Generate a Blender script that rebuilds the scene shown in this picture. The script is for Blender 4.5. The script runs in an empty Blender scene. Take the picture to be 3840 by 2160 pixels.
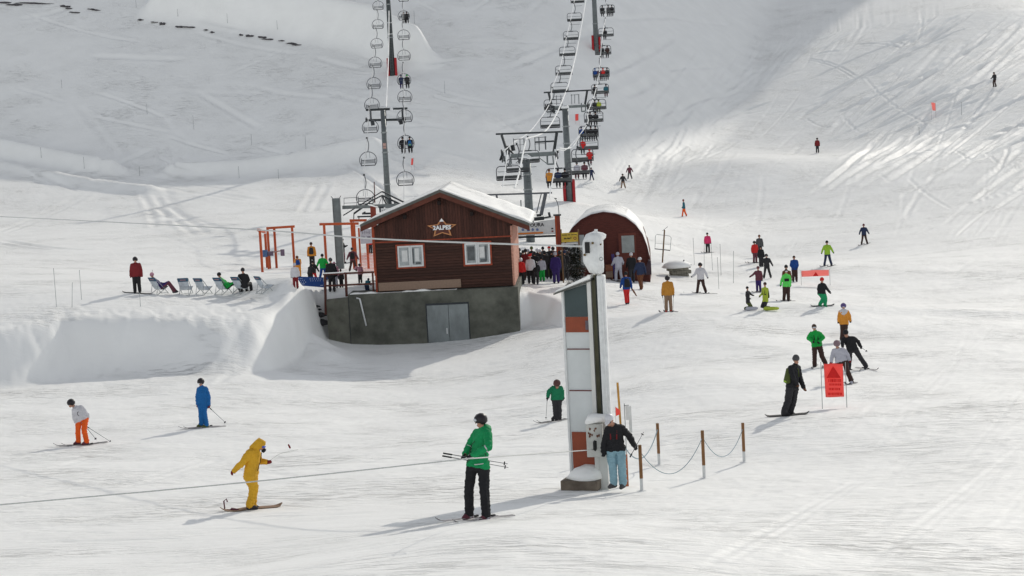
import bpy, bmesh, math, random
import numpy as np
from mathutils import Vector, Matrix
random.seed(7); rng = np.random.RandomState(11)
R = math.radians
# ------------------------------------------------------------------ camera, sky, sun, exposure
scene = bpy.context.scene
COL = scene.collection
FPX = 7165.0                      # focal length in pixels of the 3840 px wide photograph
CAM = np.array((0.0, 0.0, 12.0))
PITCH, ROLL = R(-6.0), R(3.0)
Fv = np.array((0, math.cos(PITCH), math.sin(PITCH)))
R0 = np.array((1.0, 0, 0)); U0 = np.array((0, -math.sin(PITCH), math.cos(PITCH)))
Rv = R0 * math.cos(ROLL) - U0 * math.sin(ROLL)
Uv = R0 * math.sin(ROLL) + U0 * math.cos(ROLL)
cd = bpy.data.cameras.new('camera'); cam = bpy.data.objects.new('camera', cd); COL.objects.link(cam)
cd.sensor_width = 36.0; cd.lens = FPX / 3840 * 36.0; cd.clip_start = 1.0; cd.clip_end = 3000
m = Matrix.Identity(4)
for i in range(3):
    m[i][0] = Rv[i]; m[i][1] = Uv[i]; m[i][2] = -Fv[i]; m[i][3] = CAM[i]
cam.matrix_world = m
scene.camera = cam
SUN_EL, SUN_AZ = R(24.4), R(28.0)          # azimuth measured from +Y (view direction) towards +X
SH = np.array((math.sin(SUN_AZ), math.cos(SUN_AZ)))
w = bpy.data.worlds.new('World'); scene.world = w; w.use_nodes = True
nt = w.node_tree; nt.nodes.clear()
sky = nt.nodes.new('ShaderNodeTexSky'); sky.sky_type = 'NISHITA'; sky.sun_disc = False
sky.sun_elevation = SUN_EL; sky.sun_rotation = SUN_AZ; sky.altitude = 2200
sky.air_density = 1.0; sky.dust_density = 1.0; sky.ozone_density = 0.6
hs = nt.nodes.new('ShaderNodeHueSaturation'); hs.inputs['Saturation'].default_value = 0.22
bg = nt.nodes.new('ShaderNodeBackground'); bg.inputs['Strength'].default_value = 0.15
ow = nt.nodes.new('ShaderNodeOutputWorld')
nt.links.new(sky.outputs[0], hs.inputs['Color']); nt.links.new(hs.outputs[0], bg.inputs[0]); nt.links.new(bg.outputs[0], ow.inputs[0])
sl = bpy.data.lights.new('sun', 'SUN'); sl.energy = 1.8; sl.angle = R(0.6); sl.color = (1.0, 0.94, 0.84)
so = bpy.data.objects.new('sun', sl); COL.objects.link(so)
sdir = Vector((SH[0] * math.cos(SUN_EL), SH[1] * math.cos(SUN_EL), math.sin(SUN_EL)))
so.rotation_euler = sdir.to_track_quat('Z', 'Y').to_euler(); so.location = (60, 100, 80)
scene.view_settings.view_transform = 'Standard'; scene.view_settings.look = 'None'
scene.view_settings.exposure = 0.42; scene.view_settings.gamma = 1.0
scene.render.film_transparent = False

# ------------------------------------------------------------------ geometry helpers
def ray(px, py):
    return Fv + (px - 1920.0) / FPX * Rv + (1080.0 - py) / FPX * Uv
def at(px, py, t):
    return CAM + t * ray(px, py)
def pix(p):
    v = np.asarray(p) - CAM; t = v @ Fv
    return 1920 + FPX * (v @ Rv) / t, 1080 - FPX * (v @ Uv) / t, t

def tps_fit(P, Z, lam=0.3):
    P = np.asarray(P, float) / 50.0; Z = np.asarray(Z, float); n = len(P)
    r2 = ((P[:, None] - P[None]) ** 2).sum(-1)
    K = 0.5 * r2 * np.log(r2 + 1e-9) + lam * 0.01 * np.eye(n)
    A = np.zeros((n + 3, n + 3)); A[:n, :n] = K; A[:n, n] = 1; A[:n, n + 1:] = P
    A[n, :n] = 1; A[n + 1:, :n] = P.T
    return P, np.linalg.solve(A, np.concatenate([Z, np.zeros(3)]))
def tps_eval(fit, X, Y):
    P, c = fit; n = len(P); X = X / 50.0; Y = Y / 50.0
    out = c[n] + c[n + 1] * X + c[n + 2] * Y
    for i in range(n):
        r2 = (X - P[i, 0]) ** 2 + (Y - P[i, 1]) ** 2
        out = out + c[i] * 0.5 * r2 * np.log(r2 + 1e-9)
    return out
# (px, py, depth) of places where a figure of known height gives the distance
shared = [(2948,1130,96),(2800,1165,95),(3085,1148,101),(2508,1170,94),(2700,1250,86),(2250,1190,96),(2350,1140,102),
 (2628,1100,110),(2330,1058,116),(3103,995,131),(2980,1055,124),(2845,985,148),(3240,915,163),(2655,950,163),
 (2565,815,190),(2340,704,212),(2219,676,214),(3065,573,228),(3730,330,236),(3840,900,148),(3840,1150,105),(2800,420,250),
 (3250,40,288),(3840,40,272),(3500,600,205),(3250,-160,325),(3840,-180,312),(3500,-420,370),(4100,100,268),(2750,600,214),(2150,752,172),(2000,760,176),
 (0,800,186),(600,720,195),(0,650,205),(1100,700,196),(1500,690,200),(1700,700,196),(1150,790,176)]
low = [(1800,1955,33),(1000,2120,34),(0,2160,34),(1920,2160,27.5),(3000,2160,29),(3840,2160,30),(2600,1960,37),(3400,1900,40),
 (945,1905,44),(300,1900,46),(0,1880,47),(2310,1828,45.5),(2407,1843,46),(2640,1795,47.5),(2790,1742,51),(2472,1742,51),
 (300,1668,65),(0,1660,66),(760,1603,68),(2050,1595,65),(1500,1600,69),(2985,1560,57),(3130,1535,61),(3840,1600,54),(3500,1500,61),
 (3150,1437,71),(3060,1375,76),(3600,1300,82),(3165,1285,86),(2600,1400,72),
 (0,1460,83.5),(300,1448,84),(600,1452,83),(900,1400,86),(1250,1400,89),(1500,1440,86),(1600,1293,99),(1300,1290,100),(1950,1270,97),(2100,1300,90),
 (1200,1250,101),(1900,1500,78)]
up = [(515,1102,94),(200,1130,92),(0,1150,91),(700,1108,95.5),(1000,1098,98),(960,1150,93),(1240,1088,101.5),(1290,987,136),(1172,1003,129),(976,1022,122),
 (600,950,137),(0,1000,120),(1416,1095,99),(1920,1080,102),(2085,1066,107),(2150,1072,106),(1700,1000,120),(2000,1035,113),(1500,900,140),(1900,900,140),
 (0,1250,86),(300,1220,87),(700,1220,88)]
anch = [(-160,20,8),(160,20,8),(-170,100,2),(170,120,10),(-190,200,6),(190,230,45),(0,-20,9.5),(-60,5,7),(60,5,8),(0,5,7.5)]
def w3(l):
    a = np.array([at(*q) for q in l]); return list(map(tuple, a))
ptsL = w3(shared + low) + anch; ptsU = w3(shared + up) + anch
fitL = tps_fit([p[:2] for p in ptsL], [p[2] for p in ptsL]); fitU = tps_fit([p[:2] for p in ptsU], [p[2] for p in ptsU])
# edge of the upper terrace (crest line), as a signed distance to a polyline in plan
crest_px = [(-900,1330,84),(0,1225,86.5),(220,1190,88.5),(450,1195,89),(700,1198,89.5),(900,1192,90.5),(970,1180,91.5),(1050,1160,93.5),(1115,1150,96.8),(1165,1135,100.8)]
crest = [tuple(at(*q)[:2]) for q in crest_px]
wl = at(1222,1126,99.6)[:2]; wr = at(1943,1086,98.4)[:2]
crest += [tuple(wl + np.array((-.3, 1.9))), tuple(wr + np.array((-.5, 1.9))), tuple(at(1975,1095,101.5)[:2]), tuple(at(2090,1112,101)[:2]), tuple(at(2250,1190,96)[:2]), (40, 95), (200, 95)]
def sdist(X, Y, poly):
    best = np.full(X.shape, 1e9); sgn = np.zeros(X.shape)
    for (x0, y0), (x1, y1) in zip(poly[:-1], poly[1:]):
        dx, dy = x1 - x0, y1 - y0; L2 = dx * dx + dy * dy
        t = np.clip(((X - x0) * dx + (Y - y0) * dy) / L2, 0, 1)
        ex, ey = X - (x0 + t * dx), Y - (y0 + t * dy)
        d = np.sqrt(ex * ex + ey * ey); s = np.sign(dx * ey - dy * ex)
        upd = d < best - 1e-9
        best = np.where(upd, d, best); sgn = np.where(upd, s, sgn)
    return best * np.where(sgn == 0, 1, sgn)
def hash2(ix, iy, s):
    h = (ix.astype(np.int64) * 374761393 + iy.astype(np.int64) * 668265263 + s * 982451653) & 0xffffffff
    h = ((h ^ (h >> 13)) * 1274126177) & 0xffffffff
    return ((h ^ (h >> 16)) & 0xffff) / 65535.0
def vnoise(x, y, s=0):
    ix, iy = np.floor(x), np.floor(y); fx, fy = x - ix, y - iy
    fx = fx * fx * (3 - 2 * fx); fy = fy * fy * (3 - 2 * fy)
    a, b, c, d = hash2(ix, iy, s), hash2(ix + 1, iy, s), hash2(ix, iy + 1, s), hash2(ix + 1, iy + 1, s)
    return (a + (b - a) * fx) * (1 - fy) + (c + (d - c) * fx) * fy - .5
def sstep(a, b, x):
    t = np.clip((x - a) / (b - a), 0, 1); return t * t * (3 - 2 * t)
def smax(a, b, k):
    h = np.clip(.5 + .5 * (a - b) / k, 0, 1); return b * (1 - h) + a * h + k * h * (1 - h)
def line_bump(X, Y, poly, hgt, wid):
    d = np.full(X.shape, 1e9)
    for (x0, y0), (x1, y1) in zip(poly[:-1], poly[1:]):
        dx, dy = x1 - x0, y1 - y0; L2 = dx * dx + dy * dy
        t = np.clip(((X - x0) * dx + (Y - y0) * dy) / L2, 0, 1)
        d = np.minimum(d, np.hypot(X - x0 - t * dx, Y - y0 - t * dy))
    return hgt * np.exp(-(d / wid) ** 2)
def base0(X, Y):
    L = tps_eval(fitL, X, Y); U = tps_eval(fitU, X, Y)
    sd = sdist(X, Y, crest)
    wob = vnoise(X * .22, Y * .22, 3) * .5 * sstep(-8, -12, X) + vnoise(X * 1.1, Y * 1.1, 4) * .25 * sstep(-8, -12, X)
    # steep on the terrace left of the hut, hidden behind the basement wall at the hut
    wd = 3.6 * sstep(-10.2, -12.4, X) - 1.4 * sstep(-13.2, -15.5, X) + .9 + 1.6 * sstep(.9, 4, X)
    M = sstep(-1, 0, (sd + wob) / wd)
    B = L + (U - L) * M
    # back mountain: about as steep as the sun is high, shaded by the unseen ridge beyond
    yb = 205.0 + 0.02 * (X + 20)
    face = 3.0 + 0.49 * (Y - yb) - .78 * 4.0 * np.logaddexp(0, (X - 7.0) / 4.0)
    top = 90 + .12 * (Y - 350)
    face = np.minimum(face, top)
    face = face + 1.2 * vnoise(X * .03, Y * .03, 8) + .25 * vnoise(X * .08, Y * .1, 9)
    return B, face, sd
def ground_smooth(X, Y):
    B, face, sd = base0(X, Y)
    g = smax(B, face, 2.0)
    for poly, h, wd in streaks:
        g = g + line_bump(X, Y, poly, h, wd)
    for cx, cy, h, wd in lumps:
        g = g + h * np.exp(-((X - cx) ** 2 + (Y - cy) ** 2) / wd ** 2)
    return g
streaks = []; lumps = []
def hit(px, py, tmin=18.0, tmax=420.0):
    d = ray(px, py); t = np.linspace(tmin, tmax, 1600)
    P = CAM[None] + t[:, None] * d[None]
    below = P[:, 2] < ground_smooth(P[:, 0], P[:, 1])
    if not below.any(): return at(px, py, tmax)
    i = int(np.argmax(below)); a, b = t[max(i - 1, 0)], t[i]
    for _ in range(14):
        c = .5 * (a + b); q = CAM + c * d
        if q[2] < ground_smooth(np.array([q[0]]), np.array([q[1]]))[0]: b = c
        else: a = c
    return CAM + b * d
def hits(pxs, pys, tmin=18.0, tmax=420.0):
    pxs = np.asarray(pxs, float); pys = np.asarray(pys, float); t = np.linspace(tmin, tmax, 900)
    D = Fv[None] + ((pxs - 1920) / FPX)[:, None] * Rv[None] + ((1080 - pys) / FPX)[:, None] * Uv[None]
    P = CAM[None, None] + t[None, :, None] * D[:, None, :]
    G = ground_smooth(P[..., 0].ravel(), P[..., 1].ravel()).reshape(P.shape[:2])
    dz = P[..., 2] - G; below = dz < 0
    i = np.argmax(below, 1); i = np.where(below.any(1), i, len(t) - 1); i = np.maximum(i, 1)
    r = np.arange(len(pxs)); z0, z1 = dz[r, i - 1], dz[r, i]
    f = np.clip(z0 / (z0 - z1 + 1e-9), 0, 1); tt = t[i - 1] + f * (t[i] - t[i - 1])
    return CAM[None] + tt[:, None] * D
def hp(*q): return tuple(hit(*q)[:2])
# sun-catching edges of roads and terraces on the shaded mountain face
S1 = [hp(620,42), hp(860,70), hp(1130,105), hp(1400,160), hp(1560,250)]
S2 = [hp(660,655), hp(900,660), hp(1150,655), hp(1400,640)]
S3 = [hp(-300,520), hp(0,570), hp(200,610), hp(420,650)]
S4 = [hp(-300,590), hp(0,630), hp(300,690), hp(560,722)]
streaks = [(S1, 4.4, 1.9), (S2, 1.3, 1.3), (S3, 1.5, 1.3), (S4, .8, 1.2)]
LP = hit(1150,1290)
lumps = [(LP[0], LP[1] + .3, .9, 1.5), (LP[0] + 1.1, LP[1] - 2.0, .55, 1.1), (LP[0] - 1.6, LP[1] + 2.2, .8, 1.9),
         (hit(1480,615)[0], hit(1480,615)[1] + 5, 3.0, 13.0)]
# the mesh
th = np.concatenate([np.linspace(-42, -17.5, 60)[:-1], np.linspace(-17.5, 17.5, 960), np.linspace(17.5, 42, 60)[1:]])
rr = np.concatenate([np.geomspace(4, 24, 30)[:-1], np.geomspace(24, 205, 640)[:-1], np.linspace(205, 285, 300)[:-1], np.geomspace(285, 620, 40)])
TH, RR = np.meshgrid(np.radians(th), rr)
GX, GY = RR * np.sin(TH), RR * np.cos(TH)
GZ = ground_smooth(GX, GY)
pxs_, pys_ = None, None
V3 = np.stack([GX, GY, GZ], -1) - CAM; T_ = V3 @ Fv
PXg = 1920 + FPX * (V3 @ Rv) / np.maximum(T_, 1); PYg = 1080 - FPX * (V3 @ Uv) / np.maximum(T_, 1)
def groove(xy, depth, wid, rim=.45):
    """a ski track pressed along a polyline in plan, with a raised rim"""
    global GZ
    xy = np.asarray(xy); r = np.hypot(xy[:, 0], xy[:, 1]); a = np.arctan2(xy[:, 0], xy[:, 1])
    i0, i1 = np.searchsorted(rr, [r.min() - 3 * wid, r.max() + 3 * wid]); am = 3 * wid / r.min()
    j0, j1 = np.searchsorted(np.radians(th), [a.min() - am, a.max() + am])
    if i1 - i0 < 1 or j1 - j0 < 1: return
    X, Y = GX[i0:i1, j0:j1], GY[i0:i1, j0:j1]; d = np.full(X.shape, 1e9); s = np.zeros(X.shape)
    L = 0; tot = np.hypot(*np.diff(xy, axis=0).T).sum() + 1e-6
    for (x0, y0), (x1, y1) in zip(xy[:-1], xy[1:]):
        dx, dy = x1 - x0, y1 - y0; l = math.hypot(dx, dy) + 1e-9
        t = np.clip(((X - x0) * dx + (Y - y0) * dy) / l / l, 0, 1)
        e = np.hypot(X - x0 - t * dx, Y - y0 - t * dy); u = e < d
        d = np.where(u, e, d); s = np.where(u, (L + t * l) / tot, s); L += l
    fade = sstep(0, .15, s) * sstep(1, .85, s); q = (d / wid) ** 2
    GZ[i0:i1, j0:j1] += depth * fade * (-np.exp(-q) + rim * np.exp(-((d / wid - 1.7) ** 2) * 1.8))
def img_track(px, py, ang, length, curve, depth, wid, twin=0.0):
    n = 7; s = np.linspace(0, 1, n); a = ang + curve * s
    x = px + np.cumsum(np.r_[0, np.cos(a[1:])]) * length / n; y = py - np.cumsum(np.r_[0, np.sin(a[1:])]) * length / n
    if px > 2700 and y.min() < 25: return
    H = hits(x, y)[:, :2]
    if np.hypot(*np.diff(H, axis=0).T).max() > 13 or np.ptp(np.hypot(H[:, 0], H[:, 1])) > 42 or np.hypot(H[:, 0], H[:, 1]).max() > 300: return
    groove(H, depth, wid)
    if twin:
        groove(H + np.array((twin, twin * .5)), depth, wid)
# right-hand slope: long scratches down the fall line, crossed by a few turns
for k in range(210):
    px = rng.uniform(2950, 4000); py = rng.uniform(-40, 760)
    if py < 700 - (px - 2100) * .62: continue
    img_track(px, py, R(rng.normal(33, 5)), rng.uniform(250, 800), R(rng.normal(0, 7)), rng.uniform(.06, .2), rng.uniform(.16, .45), rng.choice([0, 0, 0, .6]))
for k in range(260):
    px = rng.uniform(2300, 3700); py = 640 - (px - 2100) * .56 + rng.exponential(120)
    img_track(px, py, R(rng.normal(36, 15)), rng.uniform(60, 300), R(rng.normal(0, 20)), rng.uniform(.02, .07), rng.uniform(.15, .35), rng.choice([0, 0, .5]))
for k in range(40):
    img_track(rng.uniform(3300, 3900), rng.uniform(300, 900), R(rng.normal(42, 12)), rng.uniform(150, 500), R(rng.normal(0, 15)), rng.uniform(.03, .08), rng.uniform(.14, .3))
for px, py, a, l, c in ((3240,285,-55,190,20),(3330,380,-35,230,10),(3160,430,-60,110,25),(3020,440,-50,160,60),(3580,560,-40,90,10),(3690,570,-38,80,0),(3400,660,-50,260,25),(3300,650,-60,120,70)):
    img_track(px, py, R(a), l, R(c), .045, .18, 0)
# curved turns where the piste leaves the slope
for k in range(120):
    px = rng.uniform(2450, 3800); py = rng.uniform(560, 1050)
    img_track(px, py, R(rng.normal(48, 22)), rng.uniform(120, 480), R(rng.normal(20, 25)), rng.uniform(.006, .02), rng.uniform(.12, .25))
# shaded mountain face: faint traverses
for k in range(70):
    px = rng.uniform(-60, 2700); py = rng.uniform(0, 640)
    if py > 640 - max(0, px - 2100) * .6: continue
    img_track(px, py, R(rng.normal(-20 if px < 1700 else 15, 14)), rng.uniform(150, 600), R(rng.normal(0, 16)), rng.uniform(.05, .16), rng.uniform(.2, .5))
# left plateau
for q in ((-40,880,16,460,14),(-40,905,-14,520,18),(560,760,-30,260,-10),(640,640,70,110,10),(590,640,75,110,8),(1130,800,60,160,0),(760,745,-10,420,-25),(880,775,-14,330,-45),(430,660,-14,620,6),(400,640,-12,560,3),(300,655,-16,420,4),(520,700,-50,200,-30)):
    img_track(q[0], q[1], R(q[2]), q[3], R(q[4]), .09, .4, .9)
# foreground piste: shallow tracks running across
for k in range(330):
    px = rng.uniform(-200, 2400); py = rng.uniform(1470, 2050)
    if py > 2060 - px * .12: continue
    img_track(px, py, R(rng.normal(5, 4)), rng.uniform(120, 900), R(rng.normal(0, 5)), rng.uniform(.006, .02), rng.uniform(.09, .22))
for k in range(260):
    px = rng.uniform(2300, 3900); py = rng.uniform(1050, 2160); f = (px - 2300) / 1500
    img_track(px, py, R(rng.normal(12 + 32 * f * (py / 2160), 10)), rng.uniform(80, 520), R(rng.normal(10, 18)), rng.uniform(.001, .005), rng.uniform(.07, .16))
for x0, y0, x1, y1 in ((2580,2160,3250,1780),(3200,2160,3900,1620),(2300,1960,2800,1880),(0,2140,1100,1935)):
    n = 9; s = np.linspace(0, 1, n); H = hits(x0 + (x1 - x0) * s, y0 + (y1 - y0) * s)[:, :2]
    groove(H, .012, .1); groove(H + .35, .007, .08)
for k in range(12):     # tracks down the front of the terrace
    px = rng.uniform(0, 900); img_track(px, 1440 - rng.uniform(0, 40), R(rng.normal(48, 10)), rng.uniform(160, 340), R(rng.normal(0, 10)), rng.uniform(.02, .06), rng.uniform(.12, .25))
# overall roughness, coarse lumps at the broken crest of the terrace
rough = .03 * vnoise(GX * .9, GY * .9, 21) + 0.022 * vnoise(GX * 2.3, GY * 2.0, 22) + 0.012 * vnoise(GX * 5.5, GY * 4.0, 23)
lane = sstep(2090 + 0 * PXg, 2030, PYg + (PXg - 0) * .165) + sstep(1750, 2100, PXg)
rough = rough * (.35 + .65 * np.clip(lane, 0, 1))
SDg = sdist(GX, GY, crest)
crst = np.exp(-((SDg - .4) / 1.6) ** 2) * sstep(-11.5, -13.5, GX) * sstep(-26, -22, GX)
rough += crst * (.10 * np.abs(vnoise(GX * 1.8, GY * 1.8, 31)) + .10 * vnoise(GX * 4, GY * 4, 32))
foot = np.exp(-((SDg + 5.2) / 1.5) ** 2) * sstep(-13.5, -16, GX)
rough += foot * .06 * np.abs(vnoise(GX * 2.2, GY * 2.2, 33))
rough += .06 * sstep(205, 215, GY) * vnoise(GX * .35, GY * .35, 35)
GZ = GZ + rough
nr, ncn = GZ.shape
me = bpy.data.meshes.new('snow_ground')
co = np.stack([GX, GY, GZ], -1).reshape(-1, 3).astype(np.float32)
idx = np.arange(nr * ncn).reshape(nr, ncn)
q = np.stack([idx[:-1, :-1], idx[:-1, 1:], idx[1:, 1:], idx[1:, :-1]], -1).reshape(-1, 4)[:, ::-1]
me.vertices.add(len(co)); me.vertices.foreach_set('co', co.ravel())
me.loops.add(q.size); me.loops.foreach_set('vertex_index', q.ravel().astype(np.int32))
me.polygons.add(len(q)); me.polygons.foreach_set('loop_start', (np.arange(len(q)) * 4).astype(np.int32)); me.polygons.foreach_set('loop_total', np.full(len(q), 4, np.int32))
me.update(calc_edges=True); me.validate(); me.polygons.foreach_set('use_smooth', np.ones(len(q), bool))
ground = bpy.data.objects.new('snow_ground', me); COL.objects.link(ground); ground['kind'] = 'structure'
def gz(x, y):
    """height of the built ground under a point"""
    r = math.hypot(x, y); a = math.degrees(math.atan2(x, y))
    i = min(max(np.searchsorted(rr, r) - 1, 0), nr - 2); j = min(max(np.searchsorted(th, a) - 1, 0), ncn - 2)
    u = (r - rr[i]) / (rr[i + 1] - rr[i]); v = (a - th[j]) / (th[j + 1] - th[j])
    return float((GZ[i, j] * (1 - v) + GZ[i, j + 1] * v) * (1 - u) + (GZ[i + 1, j] * (1 - v) + GZ[i + 1, j + 1] * v) * u)
def gp(px, py):
    h = hit(px, py); return np.array((h[0], h[1], gz(h[0], h[1])))

# ------------------------------------------------------------------ materials
MATS = {}
def N(t, k, **kw):
    n = t.nodes.new(k)
    for a, b in kw.items():
        if a in n.inputs: n.inputs[a].default_value = b
        else: setattr(n, a, b)
    return n
def mat(name, col, rough=.7, var=.12, scale=8.0, bump=.15, metal=0.0, spec=.3, detail=4.0, stretch=(1, 1, 1), trans=0.0, emit=None, bdist=.01):
    """principled surface whose colour and relief come from noise in object space"""
    if name in MATS: return MATS[name]
    mt = bpy.data.materials.new(name); mt.use_nodes = True; t = mt.node_tree; b = t.nodes['Principled BSDF']
    tc = N(t, 'ShaderNodeTexCoord'); mp = N(t, 'ShaderNodeMapping'); mp.inputs['Scale'].default_value = stretch
    nz = N(t, 'ShaderNodeTexNoise', Scale=scale, Detail=detail, Roughness=.6)
    rp = N(t, 'ShaderNodeMapRange'); rp.inputs['From Min'].default_value = .3; rp.inputs['From Max'].default_value = .7
    rp.inputs['To Min'].default_value = 1 - var; rp.inputs['To Max'].default_value = 1 + var
    mx = N(t, 'ShaderNodeVectorMath', operation='SCALE'); mx.inputs[0].default_value = col[:3]
    L = t.links.new
    L(tc.outputs['Object'], mp.inputs[0]); L(mp.outputs[0], nz.inputs['Vector']); L(nz.outputs[0], rp.inputs[0]); L(rp.outputs[0], mx.inputs['Scale'])
    L(mx.outputs[0], b.inputs['Base Color'])
    b.inputs['Roughness'].default_value = rough; b.inputs['Metallic'].default_value = metal; b.inputs['Specular IOR Level'].default_value = spec
    if bump:
        bp = N(t, 'ShaderNodeBump', Strength=bump, Distance=bdist); L(nz.outputs[0], bp.inputs['Height']); L(bp.outputs[0], b.inputs['Normal'])
    if trans: b.inputs['Transmission Weight'].default_value = trans
    MATS[name] = mt; return mt
def snow_material():
    mt = bpy.data.materials.new('snow'); mt.use_nodes = True; t = mt.node_tree; b = t.nodes['Principled BSDF']; L = t.links.new
    b.inputs['Roughness'].default_value = .65; b.inputs['Specular IOR Level'].default_value = .15
    tc = N(t, 'ShaderNodeTexCoord')
    def noise(sc, st, rot=0, det=3.0):
        mp = N(t, 'ShaderNodeMapping'); mp.inputs['Scale'].default_value = st; mp.inputs['Rotation'].default_value = (0, 0, rot)
        n = N(t, 'ShaderNodeTexNoise', Scale=sc, Detail=det, Roughness=.62); L(tc.outputs['Object'], mp.inputs[0]); L(mp.outputs[0], n.inputs['Vector']); return n
    n1 = noise(3.2, (.45, 1.6, 1), R(-12), 5.0); n2 = noise(13.0, (.6, 1.2, 1), R(-8), 3.0); n3 = noise(.35, (1, 1, 1), 0, 2.0)
    n4 = noise(1.1, (.25, 2.2, 1), R(-14), 4.0)
    a = N(t, 'ShaderNodeMath', operation='MULTIPLY'); a.inputs[1].default_value = .35; L(n2.outputs[0], a.inputs[0])
    c = N(t, 'ShaderNodeMath', operation='ADD'); L(n1.outputs[0], c.inputs[0]); L(a.outputs[0], c.inputs[1])
    d0 = N(t, 'ShaderNodeMath', operation='ADD'); L(c.outputs[0], d0.inputs[0]); L(n4.outputs[0], d0.inputs[1])
    # sparse scuffs: only the peaks of a stretched noise cut into the surface, in patches
    n5 = noise(2.4, (.5, 2.6, 1), R(-10), 6.0); n6 = noise(.22, (1, 1, 1), 0, 2.0)
    r5 = N(t, 'ShaderNodeMapRange'); r5.inputs['From Min'].default_value = .52; r5.inputs['From Max'].default_value = .66; r5.inputs['To Max'].default_value = -1.1; L(n5.outputs[0], r5.inputs[0])
    r6 = N(t, 'ShaderNodeMapRange'); r6.inputs['From Min'].default_value = .36; r6.inputs['From Max'].default_value = .6; L(n6.outputs[0], r6.inputs[0])
    m5 = N(t, 'ShaderNodeMath', operation='MULTIPLY'); L(r5.outputs[0], m5.inputs[0]); L(r6.outputs[0], m5.inputs[1])
    d = N(t, 'ShaderNodeMath', operation='ADD'); L(d0.outputs[0], d.inputs[0]); L(m5.outputs[0], d.inputs[1])
    bp = N(t, 'ShaderNodeBump', Strength=.7, Distance=.07); L(d.outputs[0], bp.inputs['Height']); n7 = noise(.13, (1, 1.6, 1), .4, 3.0); r7 = N(t, 'ShaderNodeMapRange'); r7.inputs['From Min'].default_value = .38; r7.inputs['From Max'].default_value = .6; r7.inputs['To Min'].default_value = .22; r7.inputs['To Max'].default_value = .95; L(n7.outputs[0], r7.inputs[0]); gn = N(t, 'ShaderNodeNewGeometry'); sx = N(t, 'ShaderNodeSeparateXYZ'); L(gn.outputs['True Normal'], sx.inputs[0]); r8 = N(t, 'ShaderNodeMapRange'); r8.inputs['From Min'].default_value = .80; r8.inputs['From Max'].default_value = .90; r8.inputs['To Min'].default_value = .25; L(sx.outputs['Z'], r8.inputs[0]); m8 = N(t, 'ShaderNodeMath', operation='MULTIPLY'); L(r7.outputs[0], m8.inputs[0]); L(r8.outputs[0], m8.inputs[1]); L(m8.outputs[0], bp.inputs['Strength']); L(bp.outputs[0], b.inputs['Normal'])
    rp = N(t, 'ShaderNodeMapRange'); rp.inputs['From Min'].default_value = .3; rp.inputs['From Max'].default_value = .7
    rp.inputs['To Min'].default_value = .97; rp.inputs['To Max'].default_value = 1.03; L(n3.outputs[0], rp.inputs[0])
    mx = N(t, 'ShaderNodeVectorMath', operation='SCALE'); mx.inputs[0].default_value = (.85, .85, .825); L(rp.outputs[0], mx.inputs['Scale']); L(mx.outputs[0], b.inputs['Base Color'])
    return mt
SNOW = snow_material(); MATS['snow'] = SNOW
me.materials.append(SNOW)
# ------------------------------------------------------------------ the mountain beyond the picture that holds back the sun
# its skyline is where sun rays through the edge of the shade on the snow meet the plane of the ridge
sil = []
DH = 500.0; LAT = np.array((SH[1], -SH[0]))
for q in ((2060,650),(2250,605),(2450,520),(2650,400),(2850,262),(3050,130),(3240,5)):
    P = hit(*q); sil.append((float(P[:2] @ LAT), float(P[2] + (DH - P[:2] @ SH) * math.tan(SUN_EL)) + 0.8))
for i in range(1, len(sil)):
    if sil[i][0] < sil[i - 1][0] + .15: sil[i] = (sil[i - 1][0] + .15, sil[i][1])
lefts = []
for px in range(-500, 1901, 200):      # the face runs parallel to the sun rays: the ridge keeps it just under the light
    P = hit(px, 330 if px < 1300 else 480); lefts.append((float(P[:2] @ LAT), float(P[2] + (DH - P[:2] @ SH) * math.tan(SUN_EL)) + 0.8))
lefts = [q for q in sorted(lefts) if q[0] < sil[0][0] - 2]
sil = [(-420, lefts[0][1] - 40), (lefts[0][0] - 60, lefts[0][1] + 10)] + lefts + sil
sil += [(sil[-1][0] + 10, sil[-1][1] - 14), (sil[-1][0] + 35, sil[-1][1] - 45), (40, 8)]
print('SIL', [(round(a), round(b)) for a, b in sil])
vs, fs = [], []
for i, (lw, z) in enumerate(sil):
    top = LAT * lw + SH * DH
    for off, zz in ((-1.6 * z, 0), (-.7 * z, z * .55), (0, z), (.8 * z, z * .5), (1.7 * z, -5)):
        pnt = top + SH * off; vs.append((pnt[0], pnt[1], zz))
for i in range(len(sil) - 1):
    for k in range(4): a = i * 5 + k; fs.append((a, a + 1, a + 6, a + 5))
mm = bpy.data.meshes.new('mountain'); mm.from_pydata(vs, [], fs); mm.materials.append(SNOW)
mo = bpy.data.objects.new('mountain', mm); COL.objects.link(mo); mo['kind'] = 'structure'
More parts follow.
